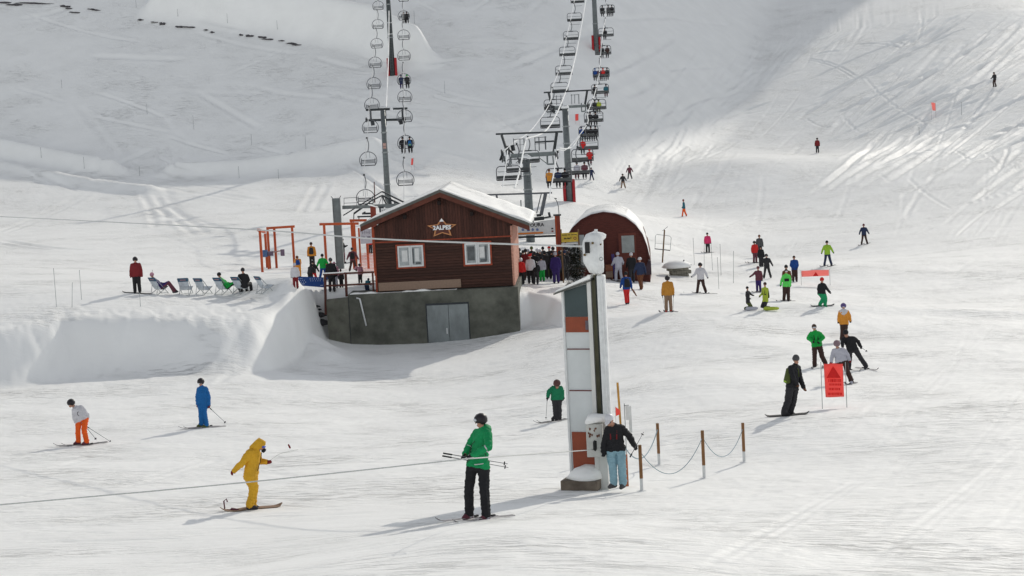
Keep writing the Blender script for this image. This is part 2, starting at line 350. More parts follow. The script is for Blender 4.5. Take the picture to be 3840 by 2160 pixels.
# ------------------------------------------------------------------ mesh builder
def _hull(pts):
    bm = bmesh.new()
    for p in pts: bm.verts.new(p)
    r = bmesh.ops.convex_hull(bm, input=bm.verts)
    junk = [e for e in r['geom_interior'] + r['geom_unused'] if isinstance(e, bmesh.types.BMVert)]
    if junk: bmesh.ops.delete(bm, geom=list(set(junk)), context='VERTS')
    bm.verts.index_update(); v = [tuple(x.co) for x in bm.verts]; f = [[q.index for q in x.verts] for x in bm.faces]; bm.free()
    return v, f
ICO = None
def ico(n=1):
    bm = bmesh.new(); bmesh.ops.create_icosphere(bm, subdivisions=n, radius=1); bm.verts.index_update()
    r = ([tuple(v.co) for v in bm.verts], [[v.index for v in f.verts] for f in bm.faces]); bm.free(); return r
ICO1, ICO2 = ico(1), ico(2)
class MB:
    def __init__(s): s.v, s.f, s.m = [], [], []
    def add(s, v, f, mi=0):
        b = len(s.v); s.v += [tuple(map(float, p)) for p in v]; s.f += [tuple(i + b for i in q) for q in f]; s.m += [mi] * len(f); return s
    def box(s, c, d, mi=0, rz=0.0, tilt=None):
        h = [x / 2 for x in d]; P = [Vector((sx * h[0], sy * h[1], sz * h[2])) for sz in (-1, 1) for sy in (-1, 1) for sx in (-1, 1)]
        if tilt is not None: P = [tilt @ p for p in P]
        if rz: P = [Matrix.Rotation(rz, 3, 'Z') @ p for p in P]
        return s.add([p + Vector(c) for p in P], [(0, 2, 3, 1), (4, 5, 7, 6), (0, 1, 5, 4), (2, 6, 7, 3), (1, 3, 7, 5), (0, 4, 6, 2)], mi)
    def beam(s, a, b, w, h=None, mi=0, up=(0, 0, 1)):
        a, b = Vector(a), Vector(b); h = h or w; d = (b - a).normalized(); u = Vector(up)
        if abs(d.dot(u)) > .98: u = Vector((0, 1, 0))
        r = d.cross(u).normalized(); u = r.cross(d)
        P = [p + r * sx * w / 2 + u * sy * h / 2 for p in (a, b) for sx, sy in ((-1, -1), (1, -1), (1, 1), (-1, 1))]
        return s.add(P, [(3, 2, 1, 0), (4, 5, 6, 7), (0, 1, 5, 4), (1, 2, 6, 5), (2, 3, 7, 6), (3, 0, 4, 7)], mi)
    def tube(s, pts, r, n=8, mi=0, caps=True):
        pts = [Vector(p) for p in pts]; rs = r if isinstance(r, (list, tuple)) else [r] * len(pts); V = []; F = []
        prev = None
        for i, p in enumerate(pts):
            d = (pts[min(i + 1, len(pts) - 1)] - pts[max(i - 1, 0)]).normalized()
            if prev is None: u = Vector((0, 0, 1)) if abs(d.z) < .95 else Vector((1, 0, 0))
            else: u = prev
            r_ = d.cross(u)
            if r_.length < 1e-5: r_ = d.cross(Vector((0, 1, 0)))
            r_.normalize(); u = r_.cross(d).normalized(); prev = u
            for k in range(n):
                a = 2 * math.pi * k / n; V.append(p + (r_ * math.cos(a) + u * math.sin(a)) * rs[i])
        for i in range(len(pts) - 1):
            for k in range(n): F.append((i * n + k, (i + 1) * n + k, (i + 1) * n + (k + 1) % n, i * n + (k + 1) % n))
        if caps: F.append(tuple(range(n))); F.append(tuple(reversed(range((len(pts) - 1) * n, len(pts) * n))))
        return s.add(V, F, mi)
    def prism(s, poly, ext, mi=0):
        """poly: 3D points of a planar outline, ext: extrusion vector"""
        n = len(poly); P = [Vector(p) for p in poly]; E = Vector(ext)
        return s.add(P + [p + E for p in P], [tuple(reversed(range(n))), tuple(range(n, 2 * n))] + [(i, (i + 1) % n, n + (i + 1) % n, n + i) for i in range(n)], mi)
    def ball(s, c, r, mi=0, n=1):
        r = (r, r, r) if not isinstance(r, (tuple, list)) else r; v, f = ICO1 if n == 1 else ICO2
        return s.add([(p[0] * r[0] + c[0], p[1] * r[1] + c[1], p[2] * r[2] + c[2]) for p in v], f, mi)
    def hull(s, sph, mi=0):
        P = []
        for c, r in sph:
            rr_ = (r, r, r) if not isinstance(r, (tuple, list)) else r
            P += [(p[0] * rr_[0] + c[0], p[1] * rr_[1] + c[1], p[2] * rr_[2] + c[2]) for p in ICO1[0]]
        v, f = _hull(P); return s.add(v, f, mi)
    def torus(s, c, r, rt, axis='Y', n=24, mi=0):
        pts = []
        for k in range(n + 1):
            a = 2 * math.pi * k / n
            pts.append({'Y': (c[0] + r * math.cos(a), c[1], c[2] + r * math.sin(a)), 'Z': (c[0] + r * math.cos(a), c[1] + r * math.sin(a), c[2]), 'X': (c[0], c[1] + r * math.cos(a), c[2] + r * math.sin(a))}[axis])
        return s.tube(pts, rt, 6, mi, caps=False)
    def build(s, name, mats, parent=None, loc=None, rz=0.0, smooth=False, bevel=0.0, label=None, cat=None, group=None, kind=None):
        me = bpy.data.meshes.new(name); me.from_pydata(s.v, [], s.f); me.update()
        for mt in (mats if isinstance(mats, (list, tuple)) else [mats]): me.materials.append(mt)
        if len(me.materials) > 1: me.polygons.foreach_set('material_index', s.m)
        if smooth: me.polygons.foreach_set('use_smooth', [True] * len(me.polygons))
        return link(me, name, parent, loc, rz, label, cat, group, kind, bevel)
def link(me, name, parent=None, loc=None, rz=0.0, label=None, cat=None, group=None, kind=None, bevel=0.0):
    o = bpy.data.objects.new(name, me); COL.objects.link(o)
    if parent is not None: o.parent = parent
    if loc is not None: o.location = loc
    if rz: o.rotation_euler = (0, 0, rz)
    if bevel:
        b = o.modifiers.new('bevel', 'BEVEL'); b.width = bevel; b.segments = 2; b.limit_method = 'ANGLE'
    return tag(o, label, cat, group, kind)
def tag(o, label=None, cat=None, group=None, kind=None):
    if label: o['label'] = label
    if cat: o['category'] = cat
    if group: o['group'] = group
    if kind: o['kind'] = kind
    return o
def empty(name, loc, label, cat, group=None, rz=0.0):
    return link(None, name, None, loc, rz, label, cat, group)
KIDS = {}
def copy_tree(o, parent=None, label=None):
    c = o.copy(); COL.objects.link(c); c.parent = parent
    if label: c['label'] = label
    for ch in KIDS.get(o.name) or [x for x in scene.objects if x.parent == o]: copy_tree(ch, c)
    return c
def kids_cache(*roots):
    def rec(o):
        KIDS[o.name] = [x for x in scene.objects if x.parent == o]
        for k in KIDS[o.name]: rec(k)
    for r in roots: rec(r)
class Frame:
    """an upright building frame: local x right along the front, y into depth, z up"""
    def __init__(s, px, py, t, yaw, ground=None):
        s.o = np.array(at(px, py, t)); s.yaw = yaw
        s.x = np.array((math.cos(yaw), math.sin(yaw), 0)); s.y = np.array((-math.sin(yaw), math.cos(yaw), 0)); s.z = np.array((0, 0, 1.0))
    def l(s, px, py, dep=0.0):
        """pixel of the photograph -> local (x, z) on the vertical plane y = dep"""
        d = ray(px, py); t = ((s.o + s.y * dep - CAM) @ s.y) / (d @ s.y); p = CAM + t * d - s.o
        return float(p @ s.x), float(p[2])
    def p(s, px, py, dep=0.0):
        a, b = s.l(px, py, dep); return (a, dep, b)
    def w(s, x, y, z): return s.o + s.x * x + s.y * y + s.z * z
C_ = dict
M = C_(
 steel=mat('galvanised_steel', (.16, .18, .18), .5, .18, 3, .1, metal=.5), darksteel=mat('dark_steel', (.035, .04, .043), .5, .2, 5, .1, metal=.3),
 poledark=mat('dark_green_grey_pole', (.05, .06, .06), .55, .2, 2, .1), lightsteel=mat('pale_steel', (.32, .34, .34), .5, .12, 3, .05, metal=.3),
 redpad=mat('red_padding', (.35, .02, .025), .7, .15, 6, .3), frost=mat('frosted_cable', (.8, .81, .8), .8, .06, 20, .6), seat=mat('black_seat_padding', (.02, .02, .024), .7, .2, 9, .3),
 chairpaint=mat('grey_chair_frame', (.1, .105, .115), .5, .15, 8, .1), orange=mat('orange_painted_wood', (.42, .075, .022), .65, .25, 4, .3, stretch=(1, 1, .3)),
 wood=mat('dark_red_brown_boards', (.047, .0185, .012), .75, .45, 2.0, .4, stretch=(1, 1, 12)), woodv=mat('red_brown_vertical_boards', (.058, .0205, .0135), .75, .4, 2.0, .4, stretch=(12, 1, 1)),
 trim=mat('orange_red_trim', (.27, .05, .022), .7, .3, 5, .3), fascia=mat('grey_metal_edge', (.085, .085, .075), .5, .2, 4, .1), white=mat('white_paint', (.62, .63, .62), .5, .08, 5, .08),
 concrete=mat('stained_concrete', (.098, .10, .082), .9, .45, 1.1, .5, detail=8), concretelight=mat('pale_concrete', (.13, .13, .105), .9, .35, 1.6, .5, detail=8), zinc=mat('zinc_door', (.19, .21, .21), .42, .3, 1.3, .08, metal=.55, stretch=(1, 1, .5)),
 beige=mat('beige_panel', (.24, .165, .12), .85, .1, 12, .2), glass=mat('window_glass', (.30, .32, .32), .12, .4, 1.8, .02, spec=.6), glassd=mat('dark_window_glass', (.07, .08, .085), .12, .5, 2.2, .02, spec=.6),
 black=mat('black_rubber', (.018, .018, .018), .7, .2, 9, .2), brownpost=mat('brown_post', (.17, .10, .05), .8, .35, 7, .4, stretch=(1, 1, .25)), rail=mat('brown_rail', (.09, .03, .022), .75, .3, 6, .3),
)

def per_board(mt, lo=.72, hi=1.3):
    """each board gets a tone of its own"""
    t = mt.node_tree; b = t.nodes['Principled BSDF']; src = b.inputs['Base Color'].links[0].from_socket; g = t.nodes.new('ShaderNodeNewGeometry')
    r = t.nodes.new('ShaderNodeMapRange'); r.inputs['To Min'].default_value = lo; r.inputs['To Max'].default_value = hi; v = t.nodes.new('ShaderNodeVectorMath'); v.operation = 'SCALE'
    t.links.new(g.outputs['Random Per Island'], r.inputs[0]); t.links.new(src, v.inputs[0]); t.links.new(r.outputs[0], v.inputs['Scale']); t.links.new(v.outputs[0], b.inputs['Base Color'])
per_board(M['wood']); per_board(M['woodv'])
# ------------------------------------------------------------------ lettering
def text_mb(s, size, ext=.01, bold=.0):
    cu = bpy.data.curves.new('t', 'FONT'); cu.body = s; cu.size = size; cu.extrude = ext; cu.align_x = 'CENTER'; cu.align_y = 'CENTER'; cu.resolution_u = 2; cu.offset = bold
    o = bpy.data.objects.new('t', cu); COL.objects.link(o); me = bpy.data.meshes.new_from_object(o.evaluated_get(bpy.context.evaluated_depsgraph_get()))
    bpy.data.objects.remove(o); return me
def text_on(s, size, mt, name, parent, x, y, z, ext=.01, bold=0.0, rz=0.0, tiltz=0.0):
    me = text_mb(s, size, ext, bold); me.transform(Matrix.Rotation(R(90), 4, 'X')); me.transform(Matrix.Rotation(tiltz, 4, 'Y')); me.materials.clear(); me.materials.append(mt)
    o = bpy.data.objects.new(name, me); COL.objects.link(o); o.parent = parent; o.location = (x, y, z); o.rotation_euler = (0, 0, rz); return o
# ------------------------------------------------------------------ the wooden hut on its concrete basement
F = Frame(1416, 1095, 99.6, -R(2.7))
cab = empty('wooden_hut', F.o, 'dark red-brown wooden hut with a snow-edged gable roof and a star sign', 'hut', rz=F.yaw)
CD = 7.0
x1 = F.l(1927, 1084)[0]
pk = F.l(1648, 733); le = F.l(1402, 852); re_ = F.l(1926, 838)
zsplit = F.l(1650, 898)[1]
def roofz(x):
    return pk[1] - (x - pk[0]) * (pk[1] - re_[1]) / (x1 - pk[0]) if x > pk[0] else pk[1] - (pk[0] - x) * (pk[1] - le[1]) / (pk[0] - 0)
b = MB(); b.prism([(0, .06, 0), (x1, .06, 0), (x1, .06, roofz(x1)), (pk[0], .06, pk[1]), (0, .06, roofz(0))], (0, CD - .1, 0)); b.build('core_wall', M['wood'], cab)
b = MB(); z = 0.0; h = .145
while z < zsplit - .05:
    zz = min(z + h, zsplit); b.box((x1 / 2, .03 + random.uniform(-.004, .004), (z + zz) / 2), (x1, .05, zz - z - .014)); z += h
b.build('horizontal_board_wall', M['wood'], cab, bevel=.006)
b = MB(); n = int(x1 / .14); wdt = x1 / n
for i in range(n):
    xa, xb = i * wdt + .006, (i + 1) * wdt - .006; y0 = random.uniform(-.004, .004)
    b.prism([(xa, y0, zsplit + .03), (xb, y0, zsplit + .03), (xb, y0, roofz(xb) - .01), (xa, y0, roofz(xa) - .01)], (0, .05, 0))
b.build('vertical_board_gable', M['woodv'], cab)
MB().box((x1 / 2, -.012, zsplit), (x1, .05, .06)).build('belt_board', M['trim'], cab)
# roof
P = F.l(1648, 712, -.45); LE = F.l(1350, 842, -.45); RE = F.l(1985, 838, -.45)
def rp(t, side, dz, y=-.45):
    E = LE if side < 0 else RE
    return (P[0] + (E[0] - P[0]) * t, y, P[1] + (E[1] - P[1]) * t + dz)
b = MB(); b.prism([rp(1, -1, -.13), rp(0, 1, -.13), rp(1, 1, -.13), rp(1, 1, 0), rp(0, 1, 0), rp(1, -1, 0)], (0, CD + .9, 0)); b.build('roof_sheet', M['fascia'], cab)
b = MB(); b.prism([rp(1, -1, -.38, -.42), rp(0, 1, -.38, -.42), rp(1, 1, -.38, -.42), rp(1, 1, -.132, -.42), rp(0, 1, -.132, -.42), rp(1, -1, -.132, -.42)], (0, .05, 0)); b.build('barge_board', mat('barge_board', (.10, .028, .016), .7, .25, 4, .3), cab)
b = MB(); b.prism([rp(.98, -1, -.17, -.36), rp(0, 1, -.17, -.36), rp(.98, 1, -.17, -.36), rp(.98, 1, -.135, -.36), rp(0, 1, -.135, -.36), rp(.98, -1, -.135, -.36)], (0, CD + .6, 0)); b.build('eaves_soffit', M['wood'], cab)
for q in ((1648, 760), (1520, 812), (1770, 800)):
    X, Z = F.l(q[0], q[1]); MB().box((X, -.2, Z), (.16, .5, .2)).build('purlin_end', mat('dark_purlin', (.012, .006, .005), .8, .2, 5, .2), cab)
# snow lying on the roof, thick on the right-hand slope
b = MB(); NX, NY = 26, 14; V = []; FC = []
for i in range(NX + 1):
    t = i / NX
    for j in range(NY + 1):
        y = -.38 + (CD + .75) * j / NY; p0 = rp(t * 1.03, 1, 0, y); th_ = .02 + .11 * t + .03 * math.sin(i * .9 + j * .4) * t
        if j == 0 or i == NX: th_ *= .55
        V.append((p0[0] + (.03 * math.sin(j * 1.7) if i == NX else 0), p0[1] + (.03 * math.sin(i * 1.3) if j == 0 else 0), p0[2] + max(th_, .05)))
nV = len(V)
for i in range(NX + 1):
    for j in range(NY + 1): q = rp(min(i / NX * 1.01, 1.0), 1, .004, -.36 + (CD + .7) * j / NY); V.append(q)
I = lambda i, j: i * (NY + 1) + j
for i in range(NX):
    for j in range(NY): FC += [(I(i, j), I(i + 1, j), I(i + 1, j + 1), I(i, j + 1)), (nV + I(i, j + 1), nV + I(i + 1, j + 1), nV + I(i + 1, j), nV + I(i, j))]
for i in range(NX): FC += [(I(i, 0), nV + I(i, 0), nV + I(i + 1, 0), I(i + 1, 0)), (I(i, NY), I(i + 1, NY), nV + I(i + 1, NY), nV + I(i, NY))]
for j in range(NY): FC += [(I(0, j), I(0, j + 1), nV + I(0, j + 1), nV + I(0, j)), (I(NX, j), nV + I(NX, j), nV + I(NX, j + 1), I(NX, j + 1))]
b.add(V, FC); roofsnow = b.build('roof_snow', SNOW, cab, smooth=True)
b = MB(); b.prism([rp(.04, -1, .005, .2), rp(.95, -1, .005, .2), rp(.93, -1, .03, .2), rp(.06, -1, .03, .2)], (0, CD, 0)); b.build('roof_snow', SNOW, cab, bevel=.01)
sun_wood = mat('sunlit_red_wood', (.44, .22, .16), .8, .4, 9, .5)  # right corner and side wall: sunlight is put into this pale red
MB().box((x1 + .02, .14, (roofz(x1) - .1) / 2), (.1, .3, roofz(x1) - .12)).build('corner_board', sun_wood, cab)
MB().box((x1 + .05, CD / 2 + .15, (roofz(x1) - .1) / 2), (.05, CD - .3, roofz(x1) - .14)).build('side_wall', sun_wood, cab)
MB().box((-.02, .02, roofz(0) / 2), (.07, .12, roofz(0))).build('corner_board', M['trim'], cab)
# windows
def window(xa, za, xb, zb, posters):
    cx, cz, ww, hh = (xa + xb) / 2, (za + zb) / 2, xb - xa, zb - za
    f = MB()
    for q in ((cx, -.03, zb + .035, ww + .18, .08), (cx, -.03, za - .035, ww + .18, .08)): f.box(q[:3], (q[3], .07, q[4]))
    for sx in (-1, 1): f.box((cx + sx * (ww / 2 + .045), -.03, cz), (.08, .068, hh))
    wo = f.build('window', M['trim'], cab)
    MB().box((cx, -.008, cz), (ww, .02, hh)).build('pane', M['glass'], wo)
    s = MB()
    for sx in (-1, 1):
        c2 = cx + sx * ww / 4; w2 = ww / 2 - .015
        for dz in (-1, 1): s.box((c2, -.03, cz + dz * (hh / 2 - .045)), (w2, .045, .09))
        for dx in (-1, 1): s.box((c2 + dx * (w2 / 2 - .04), -.03, cz), (.08, .043, hh - .18))
    s.build('sash', M['white'], wo)
    for px_, pz, pw, ph, mt in posters:
        MB().box((xa + ww * px_, -.024, za + hh * pz), (ww * pw, .01, hh * ph)).build('poster' if mt != M['glassd'] else 'dark_interior', mt, wo)
paper = mat('paper', (.62, .62, .60), .8, .08, 9, .05)
a, b2 = F.l(1494, 1003), F.l(1586, 918); window(a[0], a[1], b2[0], b2[1], [(.27, .52, .22, .52, paper), (.6, .5, .07, .7, M['glassd']), (.75, .55, .16, .6, paper), (.78, .16, .2, .1, M['glassd'])])
a, b2 = F.l(1745, 993), F.l(1836, 908); window(a[0], a[1], b2[0], b2[1], [(.25, .52, .28, .66, M['glassd']), (.68, .55, .2, .5, paper), (.83, .5, .08, .7, M['glassd']), (.72, .17, .24, .14, M['glassd'])])
# star sign
cx, cz = F.l(1658, 852); star = MB(); hw, hh = .79, .52
def starpts(k, y): return [(cx + hw * k * (1 if i % 2 == 0 else .50) * math.sin(math.pi * i / 5) * 1.02, y, cz - .04 + hh * k * (1 if i % 2 == 0 else .50) * math.cos(math.pi * i / 5)) for i in range(10)]
for k, y, mm_, nm in ((1.0, -.07, mat('copper_orange_sign', (.50, .22, .09), .6, .2, 5, .1), 'star_sign'), (.78, -.09, mat('dark_star_face', (.10, .03, .02), .6, .2, 5, .1), 'star_face')):
    p = starpts(k, y); s = MB(); s.v = [(cx, y, cz - .04)] + p + [(cx, y + .04, cz - .04)] + [(q[0], y + .04, q[2]) for q in p]
    for i in range(10): j = (i + 1) % 10; s.f += [(0, 1 + j, 1 + i), (11, 12 + i, 12 + j), (1 + i, 1 + j, 12 + j, 12 + i)]
    s.m = [0] * len(s.f)
    if nm == 'star_sign': ss = s.build(nm, mm_, cab)
    else: s.build(nm, mm_, ss)
lw = mat('white_letters', (.75, .76, .76), .6, .05, 5, .02)
text_on('2ALPES', .30, lw, 'lettering', ss, cx, -.12, cz - .02, .02, .012)
s = MB(); s.prism([(cx - .12, -.115, cz + .30), (cx + .12, -.115, cz + .30), (cx, -.115, cz + .47)], (0, .02, 0)); s.build('white_peak', lw, ss)
# beige board, ledge snow
a = F.l(1421, 1092); b2 = F.l(1728, 1048)
MB().box(((a[0] + b2[0]) / 2, -.05, (.02 + b2[1]) / 2 + .03), (b2[0] - a[0], .05, b2[1] - .02)).build('beige_board', M['beige'], cab)
# basement
F2 = lambda px, py: F.l(px, py, -.42)
tl, tr = F2(1304, 1106), F2(1942, 1084); bs = empty('concrete_basement', F.o, 'stained grey concrete basement with a zinc double door under the wooden hut', 'basement', rz=F.yaw)
b = MB(); b.box(((tl[0] + tr[0]) / 2, CD / 2 - .42, (-.03 - 5.0) / 2), (tr[0] - tl[0], CD, 4.97)); b.build('basement_wall', M['concrete'], bs, bevel=.02)
wl0 = F2(1218, 1124)
b = MB(); b.prism([(tl[0], -.40, -.18), (tl[0], .0, -.18), (wl0[0], .45, -.30), (wl0[0], .05, -.30)], (0, 0, -4.5)); b.build('side_wall', M['concretelight'], bs, bevel=.02)
MB().box((tl[0] + .02, -.43, -2.5), (.03, .03, 4.6)).build('wall_joint', M['darksteel'], bs)
b = MB(); V = []
n = 30
for i in range(n + 1):
    x = tl[0] + .1 + (F2(1712, 1095)[0] - tl[0] - .1) * i / n; V.append((x, .02 + .03 * math.sin(i * 1.3) + .05 * math.sin(i * .4)))
top = [(x, -.38, -.028 + z) for x, z in V]
b.prism([(V[0][0], -.38, -.029)] + [(V[-1][0], -.38, -.029)] + list(reversed(top)), (0, .37, 0)); b.build('ledge_snow', SNOW, bs)
d0, d1 = F2(1600, 1146), F2(1754, 1143); d2 = F2(1602, 1300); dm = (d0[0] + d1[0]) / 2 + .05
dr = MB().box(((d0[0] + d1[0]) / 2, -.42, (d0[1] + d2[1]) / 2 + .04), (d1[0] - d0[0] + .12, .03, d0[1] - d2[1] + .12)).build('door_frame', M['darksteel'], bs)
for xa, xb in ((d0[0], dm - .008), (dm + .008, d1[0])):
    lf = MB().box(((xa + xb) / 2, -.45, (d0[1] + d2[1]) / 2), (xb - xa, .06, d0[1] - d2[1])).build('door_leaf', M['zinc'], bs, bevel=.01)
a = F2(1677, 1240); MB().box((a[0], -.50, a[1]), (.05, .04, .3)).build('door_handle', M['white'], bs)
p = [F2(*q) for q in ((1337, 1117), (1350, 1120), (1374, 1221))]
b = MB(); b.tube([(p[0][0], -.45, p[0][1]), (p[1][0], -.50, p[1][1]), (p[2][0], -.50, p[2][1])], .045, 8); b.build('drain_pipe', M['white'], bs, smooth=True)
# rail at the left end
rl = empty('wooden_railing', F.w(wl0[0], .2, -.3), 'brown wooden railing with snowy top board left of the hut', 'railing', rz=F.yaw)
lo = lambda px, py, dp=.2: (F.l(px, py, dp)[0] - wl0[0], dp - .2, F.l(px, py, dp)[1] + .3)
b = MB(); b.beam(lo(1212, 1029), lo(1402, 1020), .12, .09); b.build('top_board', M['rail'], rl)
b = MB(); b.beam(lo(1212, 1025), lo(1290, 1021), .13, .05); b.build('rail_snow', SNOW, rl)
MB().beam(lo(1218, 1072), lo(1404, 1064), .06, .09).build('lower_rail', M['rail'], rl)
for q in ((1219, 1028, 1222, 1180), (1296, 1024, 1300, 1112), (1397, 1020, 1401, 1100)): MB().beam(lo(q[0], q[1]), lo(q[2], q[3]), .12 if q[0] < 1300 else .09).build('rail_post', M['rail'], rl)
MB().beam(lo(1403, 912, .15), lo(1413, 1096, .15), .07).build('rail_post', M['orange'], rl)
# boulders beside the basement
for k, (px, py, r) in enumerate(((1198, 1182, .26), (1206, 1212, .33), (1188, 1150, .13), (1196, 1165, .1))):
    p = gp(px, py); s = MB(); v, f = ICO2; s.add([(x * r * (1.5 + .3 * math.sin(9 * z)), y * r, z * r * .5 * (1 + .25 * math.sin(7 * x + k))) for x, y, z in v], f)
    s.build('boulder', mat('dark_rock', (.03, .03, .032), .9, .4, 6, .6), None, p, label='dark boulder by the left end of the concrete basement' if 0 else ['dark boulder in the middle of the small pile left of the basement', 'largest and lowest dark boulder beside the basement', 'small stone topmost above the dark boulders', 'small stone just over the middle boulder'][k], cat='boulder', group='boulders beside the basement')
# ------------------------------------------------------------------ the round-roofed hut
G = Frame(2262, 1012, 118, -R(5)); half = [(0, 797), (45, 802), (85, 818), (120, 845), (146, 880), (163, 925), (173, 970), (175, 1016)]
arc = [G.l(2262 + dx, y) for dx, y in half]; cx0, zt = G.l(2262, 797); arcR = [(x - cx0, z) for x, z in arc]
prof = [(-x, z) for x, z in reversed(arcR[1:])] + arcR
rh = empty('round_roof_hut', G.w(cx0, 0, 0), 'red-brown hut with an arched snow-covered roof right of the lift station', 'hut', rz=G.yaw)
zb = prof[0][1] - 1.2
b = MB(); b.prism([(x, 0, z) for x, z in prof] + [(prof[-1][0], 0, zb), (prof[0][0], 0, zb)], (0, 6.5, 0)); b.build('core_wall', mat('round_hut_boards', (.085, .022, .016), .8, .3, 3, .3, stretch=(1, 1, 9)), rh)
def archx(z):
    for (xa, za), (xb, zb_) in zip(arcR[:-1], arcR[1:]):
        if zb_ <= z <= za: return xa + (xb - xa) * (za - z) / (za - zb_ + 1e-9)
    return arcR[-1][0]
b = MB(); z = prof[0][1]
L = lambda px, py: (G.l(px, py)[0] - cx0, G.l(px, py)[1])
ax0, ax1, az1 = L(2270, 950)[0], L(2318, 950)[0], L(2290, 895)[1]
while z < zt - .12:
    x = archx(z + .13) - .03
    if z + .13 < az1: b.box(((-x + ax0) / 2, -.02, z + .065), (x + ax0, .03, .122)); b.box(((x + ax1) / 2, -.02, z + .065), (x - ax1, .03, .122))
    else: b.box((0, -.02, z + .065), (2 * x, .03, .122))
    z += .13
b.build('board_front', MATS['round_hut_boards'], rh)
b = MB(); pts = [(x, z) for x, z in prof]
for (xa, za), (xb, zb_) in zip(pts[:-1], pts[1:]): b.beam((xa, -.06, za), (xb, -.06, zb_), .10, .10, up=(0, 1, 0))
b.build('arch_rim', mat('arch_rim', (.06, .012, .01), .7, .2, 4, .2), rh)
b = MB(); out = [(x * 1.004, z + .03 * (1 if abs(x) < 2.4 else .3)) for x, z in pts]; ring = []
for (x, z), (xo, zo) in zip(pts, out): ring.append((xo, zo))
NYs = 10; V = []; FC = []
for j in range(NYs + 1):
    y = .35 + 6.9 * j / NYs
    for i, (xo, zo) in enumerate(ring): V.append((xo * (1 - .02 * (j / NYs)), y, zo + ((.07 + .05 * math.sin(i * 2 + j)) if j else 0)))
mI = len(ring)
for j in range(NYs):
    for i in range(mI - 1): FC.append((j * mI + i, j * mI + i + 1, (j + 1) * mI + i + 1, (j + 1) * mI + i))
nV = len(V); V += [(x, .35, z) for x, z in pts]
for i in range(mI - 1): FC.append((i, nV + i, nV + i + 1, i + 1))
b.add(V, FC); b.build('roof_snow', SNOW, rh, smooth=True)
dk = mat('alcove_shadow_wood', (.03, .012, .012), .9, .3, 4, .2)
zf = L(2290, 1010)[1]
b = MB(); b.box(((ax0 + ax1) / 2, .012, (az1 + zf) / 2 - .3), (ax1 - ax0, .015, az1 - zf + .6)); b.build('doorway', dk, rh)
for X in (ax0, ax1): MB().box((X, -.05, (az1 + zf) / 2 - .3), (.07, .05, az1 - zf + .6)).build('door_post', M['trim'] if 0 else MATS['arch_rim'], rh)
a, c = L(2324, 1000), L(2384, 872); b = MB(); b.box(((a[0] + c[0]) / 2, -.05, (a[1] + c[1]) / 2), (c[0] - a[0], .03, c[1] - a[1])); wp = b.build('side_door', mat('side_door', (.12, .03, .02), .7, .2, 4, .2, stretch=(1, 1, 8)), rh)
a, c = L(2333, 948), L(2377, 882); MB().box(((a[0] + c[0]) / 2, -.08, (a[1] + c[1]) / 2), (c[0] - a[0], .03, c[1] - a[1])).build('metal_panel', mat('frosty_sheet', (.27, .29, .28), .5, .18, 2.5, .1), wp)
a, c = L(2110, 1005), L(2190, 880); MB().box(((a[0] + c[0]) / 2, -.05, (a[1] + c[1]) / 2), (c[0] - a[0], .04, c[1] - a[1])).build('pale_shutter', M['lightsteel'], rh)
b = MB(); a = L(2412, 1010); c = L(2438, 975); b.prism([(a[0], -.5, a[1] - .3), (c[0] + .05, -.5, a[1] - .3), (c[0] + .05, -.5, c[1]), (c[0] - .1, -.5, c[1] + .05)], (0, .45, 0)); b.build('roof_foot', mat('roof_foot', (.05, .03, .04), .8, .2, 4, .2), rh)
for nm, mt, q, lb, ct in (('storage_bench', mat('bench_wood', (.23, .09, .05), .8, .3, 5, .3), (2284, 990, .34, .5, .75), 'brown wooden storage bench against the round-roofed hut', 'bench'),):
    px, py, wd, dp, hh_ = q; p = G.w(G.l(px, py)[0], -.45, 0); g0 = gz(p[0], p[1])
    s = empty(nm, (p[0], p[1], g0), lb, ct, rz=G.yaw); MB().box((0, 0, .30), (.42, .4, .36)).build('chest', M['beige'], s, bevel=.02)
    MB().box((0, .15, .68), (.44, .08, .42)).build('backrest', mt, s, bevel=.02)
    for sx in (-1, 1): MB().box((sx * .17, 0, .06), (.05, .3, .14)).build('leg', mt, s)
p = G.w(G.l(2306, 960)[0], -.12, 0); g0 = gz(p[0], p[1]) - .02; ssk = empty('leaning_skis', (p[0], p[1], g0), 'purple pair of skis leaning in the doorway of the round-roofed hut', 'skis', rz=G.yaw)
for dx in (-.05, .05): MB().prism([(dx - .045, -.2, .0), (dx + .045, -.2, 0), (dx - .09, .02, 1.55), (dx - .13, .02, 1.62), (dx - .17, .02, 1.55)], (0, .02, 0)).build('ski', mat('purple_ski', (.06, .04, .17), .4, .3, 3, .05), ssk)
# ------------------------------------------------------------------ block wall with a snow cap, and a parked chair on a post
q = gp(2555, 1036); W = Frame(2512, 1036, float((q - CAM) @ Fv), R(12)); bw = empty('stone_block_wall', W.o, 'low wall of pale blocks under a rounded snow cap', 'wall', rz=W.yaw)
b = MB()
for r_ in range(3):
    for c_ in range(4): b.box((.12 + c_ * .34 + (.17 if r_ % 2 else 0), .3, -.05 + r_ * .24), (.325, .55, .225))
b.build('blocks', mat('pale_blocks', (.19, .18, .145), .9, .3, 4, .5), bw, bevel=.01)
s = MB(); v, f = ICO2; s.add([(x * 1.0 + .6, y * .8 + .4, max(z, -.1) * .42 + .54) for x, y, z in v], f); s.build('snow_cap', SNOW, bw, smooth=True)
for dx, dz in ((1.0, .95), (1.45, .62)): MB().beam((dx, .3, dz - .2), (dx + .1, .3, dz + .02), .06).build('iron_hook', M['darksteel'], bw)
